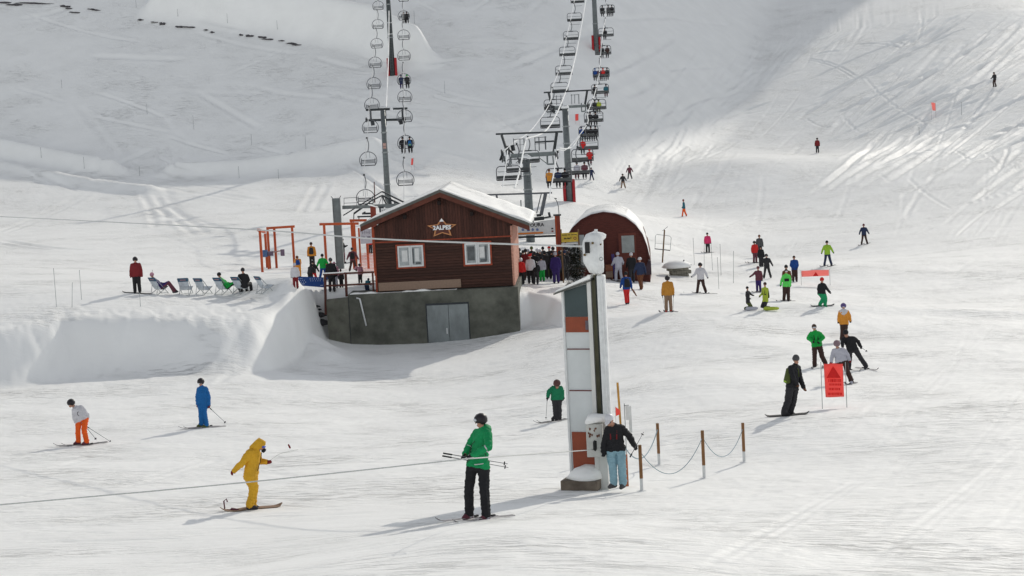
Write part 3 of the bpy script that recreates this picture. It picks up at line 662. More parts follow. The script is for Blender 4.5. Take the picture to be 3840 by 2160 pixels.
# parked chair on a leaning post
g = gp(2487, 985); t_ = float((g - CAM) @ Fv); pcx = empty('parked_chair', g, 'spare chair frame on a leaning post between round hut and block wall', 'chair frame')
def PC(px, py): return np.array(at(px, py, t_)) - g
MB().tube([PC(2484, 985), PC(2492, 862)], .05, 8).build('post', M['brownpost'], pcx)
MB().tube([PC(2484, 866), PC(2504, 850)], .015, 6).build('arm', M['chairpaint'], pcx)
MB().tube([PC(2456, 934), PC(2458, 884), PC(2464, 879), PC(2511, 885), PC(2517, 892), PC(2513, 938)], .018, 6).build('frame', M['lightsteel'], pcx)
MB().beam(PC(2455, 933), PC(2513, 939), .09, .06).build('seat', M['chairpaint'], pcx); MB().beam(PC(2458, 912), PC(2514, 917), .02).build('back_bar', M['lightsteel'], pcx)
g = gp(2090, 905); t_ = 112.0; o9 = np.array(at(2095, 806, t_)); lp = empty('curved_pole', o9, 'thin curved pole rising from behind the timber pillar', 'pole')
MB().tube([np.array(at(*q, t_)) - o9 for q in ((2096, 870), (2096, 800), (2094, 775), (2089, 757), (2083, 745))], .025, 6).build('pole', M['chairpaint'], lp); MB().beam(np.array(at(2078, 744, t_)) - o9, np.array(at(2088, 744, t_)) - o9, .04).build('lamp_head', M['darksteel'], lp)
# tree
def conifer(px, py, hpx, wid, label):
    p = gp(px, py); t = (p - CAM) @ Fv; H = hpx * t / FPX; tr = empty('conifer_tree', p, label, 'tree')
    MB().tube([(0, 0, -.1), (0, 0, H * .95)], [.06, .015], 7).build('trunk', mat('bark', (.06, .045, .03), .9, .4, 9, .6), tr)
    cr, sn, lt = MB(), MB(), MB()
    for k in range(4200):
        u = random.random() ** .8; z = H * (.02 + .97 * u); rad = wid * (1 - u ** 2.2) ** .6 * (.8 + .2 * math.sin(17 * u)) * math.sqrt(random.uniform(.1, 1)); a = random.uniform(0, 6.283)
        x, y = rad * math.cos(a), rad * math.sin(a); l = random.uniform(.07, .15); d = Vector((math.cos(a), math.sin(a), random.uniform(-.6, .1))).normalized(); s_ = d.cross(Vector((0, 0, 1))).normalized() * l * .35
        c = Vector((x, y, z)); tgt = cr if random.random() < .55 else (lt if random.random() < .55 else sn)
        if tgt is sn and random.random() < .2: tgt = cr
        tgt.add([c - s_, c + s_, c + d * l + s_ * .3, c + d * l - s_ * .3], [(0, 1, 2, 3)])
    cr.build('crown', mat('conifer_dark', (.016, .022, .015), .9, .3, 5, 0), tr); lt.build('crown', mat('conifer_olive', (.075, .075, .05), .9, .3, 5, 0), tr); sn.build('branch_snow', mat('snow_clumps', (.45, .46, .46), .8, .1, 5, 0), tr)
conifer(2165, 1078, 165, .62, 'dark bushy conifer with snowy branches between the queue and the white pylon')
# ------------------------------------------------------------------ beams laid out in an upright plane at a given distance
def struct_beams(name, t, base, label, cat, parts, group=None):
    """parts: name -> (material, [(px0,py0,px1,py1,thickness,depth offset)])"""
    o = np.array(at(base[0], base[1], t)); r = empty(name, o, label, cat, group)
    for nm, mt, bl in parts:
        b = MB()
        for q in bl:
            dp = q[5] if len(q) > 5 else 0
            pa = np.array(at(q[0], q[1], t)) - o + np.array((0, dp, 0)); pb = np.array(at(q[2], q[3], t)) - o + np.array((0, dp, 0)); b.beam(pa, pb, q[4], q[4])
        for nm2 in [nm]: b.build(nm2, mt, r)
    return r, o
def atz(o, px, py, t): return Vector(np.array(at(px, py, t)) - o)
# gantry of the right-hand station with its name board
r, o = struct_beams('station_gantry', 112, (2010, 905), 'white name board reading LA TOURA with an orange stripe on the lift entrance', 'gantry', [
 ('under_beam', M['darksteel'], [(1935, 890, 2088, 884, .12)]),
 ('machinery', M['darksteel'], [(2003, 822, 2040, 818, .2), (2012, 808, 2030, 806, .14), (2034, 818, 2066, 812, .09), (2058, 796, 2062, 812, .1)]),
 ('roof_snow', SNOW, [(1998, 827, 2076, 816, .1, .4)])])
tG = 112; pn = [atz(o, 1925, 850, tG), atz(o, 1925, 885, tG), atz(o, 2083, 878, tG), atz(o, 2083, 822, tG), atz(o, 2035, 828, tG)]
bd = MB().prism(pn, (0, .08, 0)).build('name_board', M['white'], r)
ang = ROLL
def on_board(px, py, dz=0): v = atz(o, px, py, tG); return v.x, v.y - .01, v.z
inkb = mat('black_ink', (.02, .02, .025), .6, .1, 5, 0); blue = mat('blue_ink', (.03, .09, .35), .6, .1, 5, 0)
x, y, z = on_board(1995, 845); text_on('LA TOURA', .29, inkb, 'lettering', bd, x, y, z, .005, .006)
for i, px in enumerate((1961, 1981, 1998, 2015)):
    x, y, z = on_board(px, 862 - (px - 1961) * .02)
    if i == 1: MB().box((x, y, z), (.15, .012, .15)).build('blue_symbol', blue, bd)
    else:
        s = MB(); s.torus((x, y, z), .06, .014, 'Y', 14); s.box((x, y, z), (.035, .01, .06)); s.build('blue_symbol', blue, bd)
xa, y, za = on_board(1935, 877); xb, _, zb2 = on_board(2037, 872); MB().beam((xa, y - .012, za), (xb, y - .012, zb2), .02, .1).build('orange_stripe', mat('orange_stripe', (.65, .2, .04), .6, .1, 5, 0), bd)
for (px, py, mt) in ((2071, 857, inkb), (2072, 867, mat('red_lamp', (.2, .02, .02), .5, .1, 5, 0))): x, y, z = on_board(px, py); MB().box((x, y, z), (.11, .03, .08)).build('signal_lamp', mt, bd)
# brown pillar
def gbase(px, t):    # ground below the ray column of a pixel at depth t
    p = at(px, 900, t); return np.array((p[0], p[1], gz(p[0], p[1])))
p = gbase(2094, 110); tz = at(2092, 808, 110)[2] - p[2]; pl = empty('timber_pillar', p, 'tall square red-brown timber pillar beside the yellow sign', 'pillar')
MB().box((0, 0, tz / 2 - .2), (.30, .30, tz + .4), tilt=None).build('shaft', mat('pillar_wood', (.2, .04, .025), .7, .25, 4, .3, stretch=(2, 2, .3)), pl)
MB().box((-.1, 0, tz / 2 - .1), (.06, .31, tz + .2)).build('orange_edge', M['orange'], pl)
MB().box((0, 0, tz + .04), (.44, .44, .08)).build('cap', M['darksteel'], pl)
# yellow sign
o2 = np.array(at(2136, 890, 108)); ys = empty('yellow_sign', (o2[0], o2[1], gz(o2[0], o2[1])), 'yellow notice board on brown posts at the lift entrance', 'sign'); o2 = np.array(ys.location)
a, c = atz(o2, 2106, 909, 108), atz(o2, 2166, 871, 108); bb = MB().box(((a.x + c.x) / 2, a.y, (a.z + c.z) / 2), (c.x - a.x, .05, c.z - a.z)).build('board', mat('yellow_board', (.56, .40, .055), .6, .15, 5, .1), ys)
for px in (2105, 2170): v = atz(o2, px, 890, 108); MB().box((v.x, v.y + .05, v.z / 2 + .2), (.08, .08, v.z + .5)).build('post', M['brownpost'], ys)
s = MB()
for yy, xs, w_ in ((.78, (.12, .28, .47, .68, .86), .15), (.44, (.22, .4, .55), .12), (.36, (.25, .45), .16)):
    for xx in xs: s.box((a.x + (c.x - a.x) * xx, a.y - .03, a.z + (c.z - a.z) * yy), ((c.x - a.x) * w_, .01, .035))
s.build('print_lines', inkb, bb); s = MB(); s.torus((a.x + (c.x - a.x) * .82, a.y - .03, a.z + (c.z - a.z) * .38), .07, .02, 'Y', 12); s.build('round_mark', mat('maroon_ink', (.2, .04, .05), .6, .1, 5, 0), bb)
v = atz(o2, 2136, 914, 108); MB().box((v.x, v.y, v.z), (c.x - a.x, .05, .07)).build('white_strip', M['white'], ys)
# steel frame with hanging wheels over the entrance
struct_beams('sheave_frame', 119, (1930, 800), 'thin grey steel cable frame rising behind the hut roof', 'steel frame', [
 ('top_beam', M['chairpaint'], [(1788, 732, 2070, 723, .10)]),
 ('leg', M['chairpaint'], [(1812, 733, 1824, 762, .14), (1862, 732, 1868, 768, .12), (2046, 726, 2029, 806, .17), (2030, 726, 2012, 800, .05)]),
 ('wheel_box', M['darksteel'], [(1880, 772, 1915, 770, .16), (1814, 748, 1828, 748, .2)]),
 ('ladder_post', M['steel'], [(1953, 750, 1955, 806, .07), (1971, 748, 1973, 806, .07)])])
# ------------------------------------------------------------------ lift towers
def tower(name, t, px0, top, base, r0, r1, label, beams, pads=None, mt=None, extra_top=0.0, group='lift towers'):
    """tapered pole from the snow up to a pixel, with beams placed in the plane at depth t"""
    q = at(px0, base, t); p = np.array((q[0], q[1], gz(q[0], q[1]))); H = at(px0, top, t)[2] - p[2] + extra_top
    r = empty(name, p, label, 'lift tower', group)
    b = MB(); b.tube([(0, 0, -.5), (0, 0, H * .5), (0, 0, H)], [r0, (r0 + r1) / 2, r1], 14); b.build('pole', mt or M['steel'], r, smooth=True)
    for f in (.33, .62, .8):
        if H * f < H - .5: b = MB(); b.tube([(0, 0, H * f - .06), (0, 0, H * f + .06)], [r0 * (1 - f) + r1 * f + .05] * 2, 14); b.build('flange_ring', M['lightsteel'], r)
    b = MB(); 
    for sx in (-.16, .16): b.beam((sx, -r0 - .12, .5), (sx, -r1 - .12, H - .1), .03)
    for k in range(int(H / .32)): b.beam((-.16, -r0 - .12 + (r0 - r1) * k * .32 / H, .6 + k * .32), (.16, -r0 - .12 + (r0 - r1) * k * .32 / H, .6 + k * .32), .025)
    b.build('ladder', M['chairpaint'], r)
    if pads:
        for sx in pads: MB().box((sx * (r0 + .09), 0, .95), (.26, r0 * 1.7, 2.1)).build('red_pad', M['redpad'], r, bevel=.05)
    for nm, m2, bl in beams:
        for q in bl:
            b = MB(); dp = q[5] if len(q) > 5 else 0
            b.beam(np.array(at(q[0], q[1], t)) - p + np.array((0, dp, 0)), np.array(at(q[2], q[3], t)) - p + np.array((0, dp, 0)), q[4], q[4]); b.build(nm, m2, r)
    return r, p
def sheaves(r, p, t, px0, py0, px1, py1, n, rad, dep=.0, span=2.6):
    """a rocker beam with wheels running along the rope (mostly into the picture)"""
    a = Vector(np.array(at(px0, py0, t - span / 2)) - p); b_ = Vector(np.array(at(px1, py1, t + span / 2)) - p)
    b = MB(); b.beam(a, b_, .09, .16); s = b.build('sheave_beam', M['darksteel'], r)
    for k in range(n):
        c = a + (b_ - a) * (k + .5) / n + Vector((0, 0, .02)); MB().tube([c + Vector((-.16, 0, 0)), c + Vector((-.07, 0, 0))], rad, 12).build('wheel', M['black'], s)
# left lift, first tower
r, p = tower('lift_tower', 156, 1462, 412, 870, .27, .19, 'slim grey pole with a small sign rising behind the hut roof, left lift', [
 ('crossarm', M['darksteel'], [(1372, 412, 1462, 409, .20), (1474, 408, 1528, 406, .16)]), ('lower_arm', M['darksteel'], [(1377, 451, 1521, 448, .19)]),
 ('hanger_post', M['darksteel'], [(1389, 412, 1391, 450, .15), (1509, 407, 1510, 450, .15), (1445, 412, 1447, 470, .12)]),
 ('wheel_box', M['darksteel'], [(1396, 452, 1399, 470, .3), (1502, 450, 1505, 466, .3)])])
MB().box((0, -.3, float(at(1455, 545, 156)[2] - p[2])), (.26, .03, .45)).build('number_sign', mat('sign_pinkish', (.45, .28, .24), .6, .3, 12, .05), r)
sheaves(r, p, 156, 1378, 452, 1379, 448, 6, .16); sheaves(r, p, 156, 1520, 449, 1519, 445, 6, .16)
# left lift, second tower
q = gp(1473, 282); t2 = float((q - CAM) @ Fv)
r, p = tower('lift_tower', t2, 1472, 0, 281, .36, .20, 'dark pole with red padded foot on the mountain, left lift', [], pads=(-1, 1), mt=M['poledark'], extra_top=4.5)
for zz in (4.7, 6.0): MB().tube([(0, 0, zz), (0, 0, zz + .12)], [.36] * 2, 14).build('white_band', M['white'], r)
MB().box((0, 0, 12.6), (2.9, .25, .25)).build('crossarm', M['darksteel'], r)
# right lift towers
ICE = M['frost']
r, p = tower('lift_tower', 140, 1990, 588, 905, .33, .28, 'thick grey lift tower rising just right of the hut roof', [
 ('top_beam', M['darksteel'], [(1859, 503, 2110, 494, .13)]), ('slanted_arm', M['darksteel'], [(1881, 506, 1904, 577, .15), (2088, 498, 2076, 578, .16)]),
 ('crossarm', M['steel'], [(1915, 585, 2080, 575, .30, -.15)]), ('platform', M['darksteel'], [(2006, 534, 2078, 530, .12, .5), (1908, 560, 1932, 586, .12, .4)]),
 ('railing_post', M['chairpaint'], [(1950, 520, 1951, 570, .05, .5), (1965, 520, 1967, 570, .08, .5), (2006, 516, 2008, 568, .06, .5), (2021, 514, 2023, 566, .07, .5), (2045, 512, 2047, 562, .10, .5), (1925, 520, 1927, 548, .05, .5)]),
 ('handrail', M['chairpaint'], [(1925, 524, 1968, 521, .04, .5), (2004, 518, 2050, 514, .04, .5), (1928, 545, 1968, 543, .03, .5), (2004, 541, 2050, 538, .03, .5)]),
 ('lower_frame', M['steel'], [(2052, 580, 2053, 617, .12), (2053, 616, 2077, 615, .12), (2020, 590, 2052, 614, .06), (2073, 585, 2076, 616, .09), (1915, 588, 1917, 614, .13), (1893, 614, 1917, 616, .1), (1893, 585, 1895, 614, .08), (1935, 612, 1952, 594, .05)]),
 ('sheave_guard', M['darksteel'], [(1888, 566, 1875, 602, .13), (1902, 548, 1906, 580, .3, .3), (1921, 545, 1926, 566, .22, .4)]),
 ('frosted_guard', ICE, [(2083, 560, 2086, 582, .2), (2096, 560, 2100, 590, .08)])])
H0 = float(at(1990, 592, 140)[2] - p[2]); MB().tube([(0, 0, H0 - .05), (0, 0, H0 + .12), (0, 0, H0 + .3)], [.42, .36, .1], 14).build('frosted_cap', ICE, r)
sheaves(r, p, 140, 1890, 602, 1886, 570, 8, .2, span=3.4); sheaves(r, p, 140, 2092, 592, 2088, 570, 8, .2, span=3.4)
r, p = tower('lift_tower', 172, 2136, 402, 752, .33, .27, 'grey lift tower with red foot boards beside the passing chairs', [
 ('top_beam', M['darksteel'], [(2039, 347, 2218, 338, .13), (2074, 346, 2124, 343, .2)]), ('slanted_arm', M['darksteel'], [(2057, 347, 2068, 392, .15), (2202, 340, 2194, 391, .14)]),
 ('crossarm', M['steel'], [(2080, 403, 2212, 396, .24, -.1)]), ('platform', M['darksteel'], [(2090, 413, 2112, 411, .15, .4), (2050, 396, 2082, 404, .3), (2064, 414, 2082, 420, .28)]),
 ('railing_post', M['chairpaint'], [(2087, 358, 2088, 394, .05, .5), (2104, 357, 2105, 394, .07, .5), (2144, 354, 2145, 392, .05, .5), (2171, 354, 2172, 390, .07, .5), (2156, 354, 2156, 388, .05, .5)]),
 ('handrail', M['chairpaint'], [(2080, 373, 2112, 371, .04, .5), (2140, 357, 2173, 354, .04, .5)]),
 ('lower_frame', M['steel'], [(2180, 386, 2181, 418, .09), (2180, 418, 2195, 417, .12), (2195, 386, 2196, 417, .09), (2050, 420, 2080, 418, .15)])], pads=(-1, 1))
H0 = float(at(2136, 403, 172)[2] - p[2]); MB().tube([(0, 0, H0 - .05), (0, 0, H0 + .15), (0, 0, H0 + .35)], [.38, .34, .08], 14).build('frosted_cap', ICE, r)
sheaves(r, p, 172, 2052, 412, 2050, 398, 8, .2, span=3.4); sheaves(r, p, 172, 2208, 404, 2210, 392, 8, .2, span=3.4)
q = gp(2237, 192); t3 = float((q - CAM) @ Fv)
r, p = tower('lift_tower', t3, 2237, 0, 190, .34, .26, 'grey pole with red padded foot high on the slope, right lift', [], pads=(-1, 1), extra_top=4.0)
MB().box((0, 0, 9.5), (5.4, .3, .3)).build('crossarm', M['steel'], r)
# ------------------------------------------------------------------ chairs
def chair_round():
    r = empty('lift_chair', (0, 0, 0), 'x', 'lift chair', 'round-framed chairs of the left lift')
    MB().box((0, 0, 0), (.10, .34, .14)).build('rope_grip', M['darksteel'], r)
    pts = [(0, 0, 0), (.03, .05, -.3), (.03, .08, -.6), (0, .05, -.82), (-.0, 0, -1.0)]
    MB().tube([(.10 * math.sin(k / 8 * math.pi), .0, -1.0 * k / 8) for k in range(9)], .035, 6).build('hanger_arm', M['chairpaint'], r)
    pts = []
    for k in range(23):
        a = R(-38 + k * (256 / 22)); pts.append((.63 * math.cos(a), 0, -1.0 - .6 + .6 * math.sin(a)))
    MB().tube(pts, .032, 6, caps=True).build('round_frame', M['chairpaint'], r)
    MB().box((0, -.18, -1.98), (1.04, .42, .05)).build('seat', M['seat'], r, bevel=.01)
    b = MB()
    for k in range(3): b.box((0, -.02 + .0 * k, -1.62 - .09 * k), (1.06, .02, .05))
    for x in (-.5, .5): b.box((x, -.02, -1.75), (.05, .03, .5))
    b.build('backrest', M['chairpaint'], r)
    b = MB(); b.tube([(-.5, 0, -1.45), (-.5, .35, -1.6), (.5, .35, -1.6), (.5, 0, -1.45)], .015, 5); b.build('safety_bar', M['chairpaint'], r)
    b = MB(); b.tube([(-.13, 0, -1.02), (-.13, 0, -1.45)], .012, 5); b.build('brace', M['chairpaint'], r)
    b = MB(); b.tube([(.13, 0, -1.02), (.13, 0, -1.45)], .012, 5); b.build('brace', M['chairpaint'], r)
    return r
def chair_square():
    r = empty('lift_chair', (0, 0, 0), 'x', 'lift chair', 'square-framed chairs of the right lift')
    MB().box((0, 0, 0), (.12, .4, .16)).build('rope_grip', M['darksteel'], r)
    MB().tube([(.14 * math.sin(k / 8 * math.pi), 0, -1.05 * k / 8) for k in range(9)], .045, 6).build('hanger_arm', M['chairpaint'], r)
    W2 = .82; pts = [(-W2, .02, -2.0), (-W2, 0, -1.35)] + [(-W2 + .24 * (1 - math.cos(R(a))), 0, -1.35 + .28 * math.sin(R(a))) for a in (20, 45, 70, 90)]
    pts += [(-x, y, z) for x, y, z in reversed(pts)]
    MB().tube(pts, .035, 6).build('frame', M['chairpaint'], r)
    MB().box((0, 0, -1.07), (.5, .09, .09)).build('frame_head', M['darksteel'], r)
    MB().box((0, -.24, -1.96), (1.56, .5, .09)).build('seat', M['seat'], r, bevel=.02)
    MB().box((0, .0, -1.80), (1.58, .06, .20)).build('backrest', mat('grey_backrest', (.07, .075, .075), .6, .2, 6, .1), r, bevel=.02)
    MB().tube([(-.72, 0, -1.38), (-.72, .45, -1.45), (.72, .45, -1.45), (.72, 0, -1.38)], .018, 5).build('safety_bar', M['chairpaint'], r)
    MB().tube([(-.55, .3, -2.35), (.55, .3, -2.35)], .018, 5).build('foot_rest', M['chairpaint'], r)
    return r
def flip(r):   # uphill chairs show their backrests: seat lies away from us
    pass
WR, WS = 1.30, 1.66
left_dn = [(1419, 37, 43), (1418, 108, 45.5), (1414, 181, 48), (1408, 254, 52), (1403, 333, 55), (1396, 412, 58), (1390, 498, 63), (1382, 621, 67), (1372, 765, 71)]
left_up = [(1514, 5, 43), (1515, 75, 45), (1515, 149, 48), (1516, 226, 50), (1516, 317, 53), (1519, 382, 56), (1519, 458, 60), (1523, 557, 64), (1521, 696, 68)]
right_dn = [(2166, 11, 50), (2155, 80, 55), (2142, 150, 57.5), (2128, 210, 60), (2115, 282, 63), (2099, 347, 66), (2075, 412, 68.5), (2064, 480, 73), (1984, 610, 80), (1943, 645, 87), (1909, 675, 93)]
right_up = [(2278, 50, 55), (2273, 137, 56.5), (2262, 205, 60), (2255, 289, 62), (2251, 352, 65), (2240, 411, 67), (2227, 458, 71), (2208, 514, 74), (2205, 562, 78), (2185, 605, 82), (2170, 655, 86), (2097, 685, 96)]
words = ['topmost', 'second from the top', 'third from the top', 'fourth from the top', 'fifth from the top', 'sixth from the top', 'seventh from the top', 'eighth from the top', 'ninth from the top', 'tenth from the top', 'eleventh from the top', 'lowest']
pr, ps = chair_round(), chair_square(); kids_cache(pr, ps)
ropes = {}; CHAIRS = {}
used = {'r': False, 's': False}
for key, lst, Wm, proto, desc in (('ld', left_dn, WR, pr, 'empty round-framed chair, {} in the left column of the left lift'), ('lu', left_up, WR, pr, 'round-framed chair, {} in the right column of the left lift'),
                                  ('rd', right_dn, WS, ps, 'empty square-framed chair, {} in the left column of the right lift'), ('ru', right_up, WS, ps, 'square-framed chair, {} in the right column of the right lift')):
    pts = []; n = len(lst)
    for i, (px, py, wpx) in enumerate(lst):
        t = Wm * FPX / wpx
        s = np.array(at(px, py, t)); g = s + np.array((0, 0, 2.0)); pts.append(g)
        lab = desc.format('lowest' if i == n - 1 else words[i])
        kk = 'r' if proto is pr else 's'
        if not used[kk]: o = proto; o['label'] = lab; used[kk] = True
        else: o = copy_tree(proto, None, lab)
        o.location = g; up_ = key in ('lu', 'ru'); o.rotation_euler = (0, 0, (R(180) if up_ else 0) + R(random.uniform(-5, 5)))
        CHAIRS[(key, i)] = (g, s)
    ropes[key] = pts
def cable(name, pts, r, mt, label, group=None, sub=6):
    """a rope through points, smoothed, as one object"""
    P = [np.array(p) for p in pts]; out = []
    for i in range(len(P) - 1):
        p0, p1, p2, p3 = P[max(i - 1, 0)], P[i], P[i + 1], P[min(i + 2, len(P) - 1)]
        for k in range(sub):
            u = k / sub; out.append(.5 * ((2 * p1) + (-p0 + p2) * u + (2 * p0 - 5 * p1 + 4 * p2 - p3) * u * u + (-p0 + 3 * p1 - 3 * p2 + p3) * u ** 3))
    out.append(P[-1]); o = out[0]; b = MB(); b.tube([p - o for p in out], r, 6); return b.build(name, mt, None, o, label=label, cat='cable', group=group)
hr = mat('haul_rope', (.52, .53, .53), .7, .1, 20, .3)
cable('haul_rope', [ropes['ld'][0] + (ropes['ld'][0] - ropes['ld'][1]) * 2] + ropes['ld'] + [at(1376, 780, 128)], .022, hr, 'thin rope carrying the left column of chairs on the left lift', 'ropes of the chairlifts')
cable('haul_rope', [ropes['lu'][0] + (ropes['lu'][0] - ropes['lu'][1]) * 2] + ropes['lu'] + [at(1515, 775, 128)], .022, hr, 'thin rope carrying the right column of chairs on the left lift', 'ropes of the chairlifts')
def via(*q): return [at(a, b_, c) for a, b_, c in q]
cable('haul_rope', [ropes['rd'][0] + (ropes['rd'][0] - ropes['rd'][1]) * 2] + ropes['rd'][:8] + via((1990, 490, 150), (1925, 535, 141), (1888, 570, 137)) + ropes['rd'][10:] + via((1885, 700, 121)), .035, M['frost'], 'white frosted rope carrying the empty chairs of the right lift', 'ropes of the chairlifts')
cable('haul_rope', [ropes['ru'][0] + (ropes['ru'][0] - ropes['ru'][1]) * 2] + ropes['ru'][:9] + via((2128, 557, 146), (2092, 562, 139)) + via((2085, 600, 122), (2060, 740, 114)), .035, M['frost'], 'white frosted rope carrying the occupied chairs of the right lift', 'ropes of the chairlifts')
cable('signal_cable', via((1461, -60, 240), (1459, 0, 230), (1457, 193, 195), (1448, 402, 156)), .055, M['frost'], 'straight white frosted cable running down to the slim pole of the left lift')
cable('signal_cable', via((2206, -60, 236), (2197, 0, 226), (2165, 178, 200), (2136, 300, 178), (2121, 345, 172), (2086, 429, 160), (2042, 494, 148), (1973, 520, 140)), .06, M['frost'], 'thick white frosted cable sagging through the middle of the right lift')
cable('signal_cable', via((1973, 520, 140), (1960, 580, 134), (1946, 650, 128), (1930, 704, 122)), .06, M['frost'], 'short white cable dropping from the thick tower behind the hut')
cable('signal_cable', via((2173, 512, 146), (2150, 546, 144), (2128, 557, 142), (2098, 556, 140)), .05, M['frost'], 'curved white cable joining the thick tower from the right')
# ------------------------------------------------------------------ left-hand station behind the hut
def upright(name, px_top, py_top, t, size, mt, label, cat, partname='shaft', group=None):
    p = gbase(px_top, t); H = float(at(px_top, py_top, t)[2] - p[2]); r = empty(name, p, label, cat, group); MB().box((0, 0, H / 2 - .3), (size[0], size[1], H + .6)).build(partname, mt, r); return r, p, H
r, p, H = upright('steel_column', 1270, 742, 124, (.46, .3), M['steel'], 'tall thick grey steel column standing left of the hut', 'column')
for sx in (-1, 1): MB().box((sx * .235, 0, H / 2 - .3), (.03, .46, H + .6)).build('flange', M['steel'], r)
for sx in (-1, 1): MB().beam((sx * .22, 0, H), (sx * .32, 0, H + .14), .04).build('lug', M['darksteel'], r)
struct_beams('lift_station_frame', 124.5, (1400, 900), 'dark steel roof frame and grey crossbeam of the left lift station', 'lift station', [
 ('crossbeam', M['steel'], [(1284, 778, 1530, 768, .22)]), ('ridge_rafter', M['darksteel'], [(1433, 718, 1287, 808, .07), (1433, 718, 1530, 766, .10)]),
 ('lower_rafter', M['darksteel'], [(1433, 733, 1385, 757, .09), (1385, 760, 1327, 801, .12), (1433, 733, 1510, 770, .12), (1327, 801, 1326, 862, .06)]),
 ('strut', M['darksteel'], [(1431, 733, 1450, 766, .09), (1433, 735, 1420, 768, .03), (1433, 735, 1436, 768, .03), (1386, 757, 1386, 772, .07), (1480, 752, 1482, 772, .1), (1461, 742, 1464, 768, .2)]),
 ('handrail', M['chairpaint'], [(1290, 743, 1340, 740, .03), (1290, 762, 1338, 760, .03), (1290, 743, 1290, 776, .03), (1340, 740, 1337, 772, .03)]),
 ('drive_gear', M['darksteel'], [(1358, 801, 1400, 800, .12), (1366, 794, 1370, 803, .12), (1340, 813, 1398, 811, .10), (1346, 815, 1346, 822, .06), (1430, 775, 1432, 796, .3)]),
 ('mast', M['rail'], [(1403, 682, 1406, 762, .06)])])
r, p, H = upright('timber_pillar', 1406, 772, 121, (.34, .3), MATS['pillar_wood'], 'red-brown timber pillar cut off by the left roof slope of the hut', 'pillar')
MB().beam((-.3, 0, H + .12), (.3, 0, H - .08), .38, .05).build('snowy_cap', SNOW, r)
o3 = np.array(at(1462, 790, 119)); s = empty('station_name_board', (o3[0], o3[1], o3[2]), 'small white board with dark letters half hidden by the hut roof', 'sign'); MB().box((0, 0, 0), (1.1, .06, .34)).build('board', M['white'], s); text_on('LA TOURA', .2, inkb, 'lettering', s, 0, -.04, 0, .004, .004)
MB().beam((0, .08, -.1), (0, .08, -3.8), .08).build('post', M['steel'], s)
OR = M['orange']
def gate(label, t, posts, beams, extra=()):
    p0 = gbase(posts[0][0], t); r = empty('orange_gate', p0, label, 'gate frame', 'orange wooden frames at the left lift')
    for (xt, yt, xb, dt) in posts:
        q = np.array(at(xt, yt, t + dt)); g0 = gz(q[0], q[1]); MB().box((q[0] - p0[0], q[1] - p0[1], (q[2] + g0) / 2 - p0[2] - .1), (.15, .15, q[2] - g0 + .2)).build('post', OR, r)
    for (xa, ya, xb, yb, da, db) in beams:
        MB().beam(np.array(at(xa, ya, t + da)) - p0, np.array(at(xb, yb, t + db)) - p0, .16, .15).build('beam', OR, r)
tA = float((gp(975, 1021) - CAM) @ Fv)
gate('leftmost orange frame standing alone in front', tA, [(974, 862, 974, 0)], [(968, 862, 992, 870, -.2, 3)])
tB = tA + 6
gate('wide orange frame with four posts right behind the leftmost one', tB, [(994, 876, 994, 1.5), (1003, 860, 1003, 0), (1028, 856, 1028, .5), (1095, 852, 1095, 0)], [(999, 856, 1105, 849, 0, 0)])
gate('tall orange frame in front of the grey steel column', 121, [(1215, 842, 1215, 0), (1327, 840, 1327, 0)], [(1198, 841, 1345, 838, 0, 0)])
gate('short high orange frame tucked under the left eave of the hut', 119, [(1318, 830, 1318, 3), (1372, 830, 1372, 3)], [(1311, 827, 1375, 826, 3, 3)])
# notice board and orange netting
oN = np.array(at(1373, 886, 110)); g0 = gz(oN[0], oN[1]); nb = empty('notice_board', (oN[0], oN[1], g0), 'white piste notice board between orange posts by the hut corner', 'notice board'); hN = float(oN[2] - g0)
MB().box((0, 0, hN), (.66, .04, .84)).build('board', mat('board_pinkwhite', (.52, .50, .54), .7, .1, 10, .05), nb)
b = MB(); rr_ = random.Random(3)
for i in range(4):
    for j in range(3): b.box((-.2 + .13 * i, -.025, hN + .3 - .07 * j), (.1 * rr_.random() + .02, .01, .03))
for sx in (-.17, .15): b.box((sx, -.025, hN - .05), (.2, .01, .07))
b.build('print', mat('faded_print', (.16, .13, .17), .7, .2, 9, 0), nb)
for sx in (-.4, .4): MB().box((sx, 0, hN / 2 + .15), (.1, .1, hN + .7)).build('post', OR, nb)
q0, q1 = np.array(at(1345, 935, 113)), np.array(at(1408, 925, 113)); n = 24; b = MB(); g = [gz(*(q0 + (q1 - q0) * i / n)[:2]) for i in range(n + 1)]
for i in range(n + 1): a = q0 + (q1 - q0) * i / n; b.beam((a[0] - q0[0], a[1] - q0[1], g[i] - g[0]), (a[0] - q0[0], a[1] - q0[1], g[i] - g[0] + 1.15 + .08 * math.sin(i * .9)), .012)
for k in range(14):
    for i in range(n): a, c = q0 + (q1 - q0) * i / n, q0 + (q1 - q0) * (i + 1) / n; b.beam((a[0] - q0[0], a[1] - q0[1], g[i] - g[0] + k * .088), (c[0] - q0[0], c[1] - q0[1], g[i + 1] - g[0] + k * .088), .018)
b.build('safety_net', mat('orange_net', (.72, .13, .07), .7, .2, 9, .1), None, (q0[0], q0[1], g[0]), label='orange safety netting strung beside the hut near the notice board', cat='net')
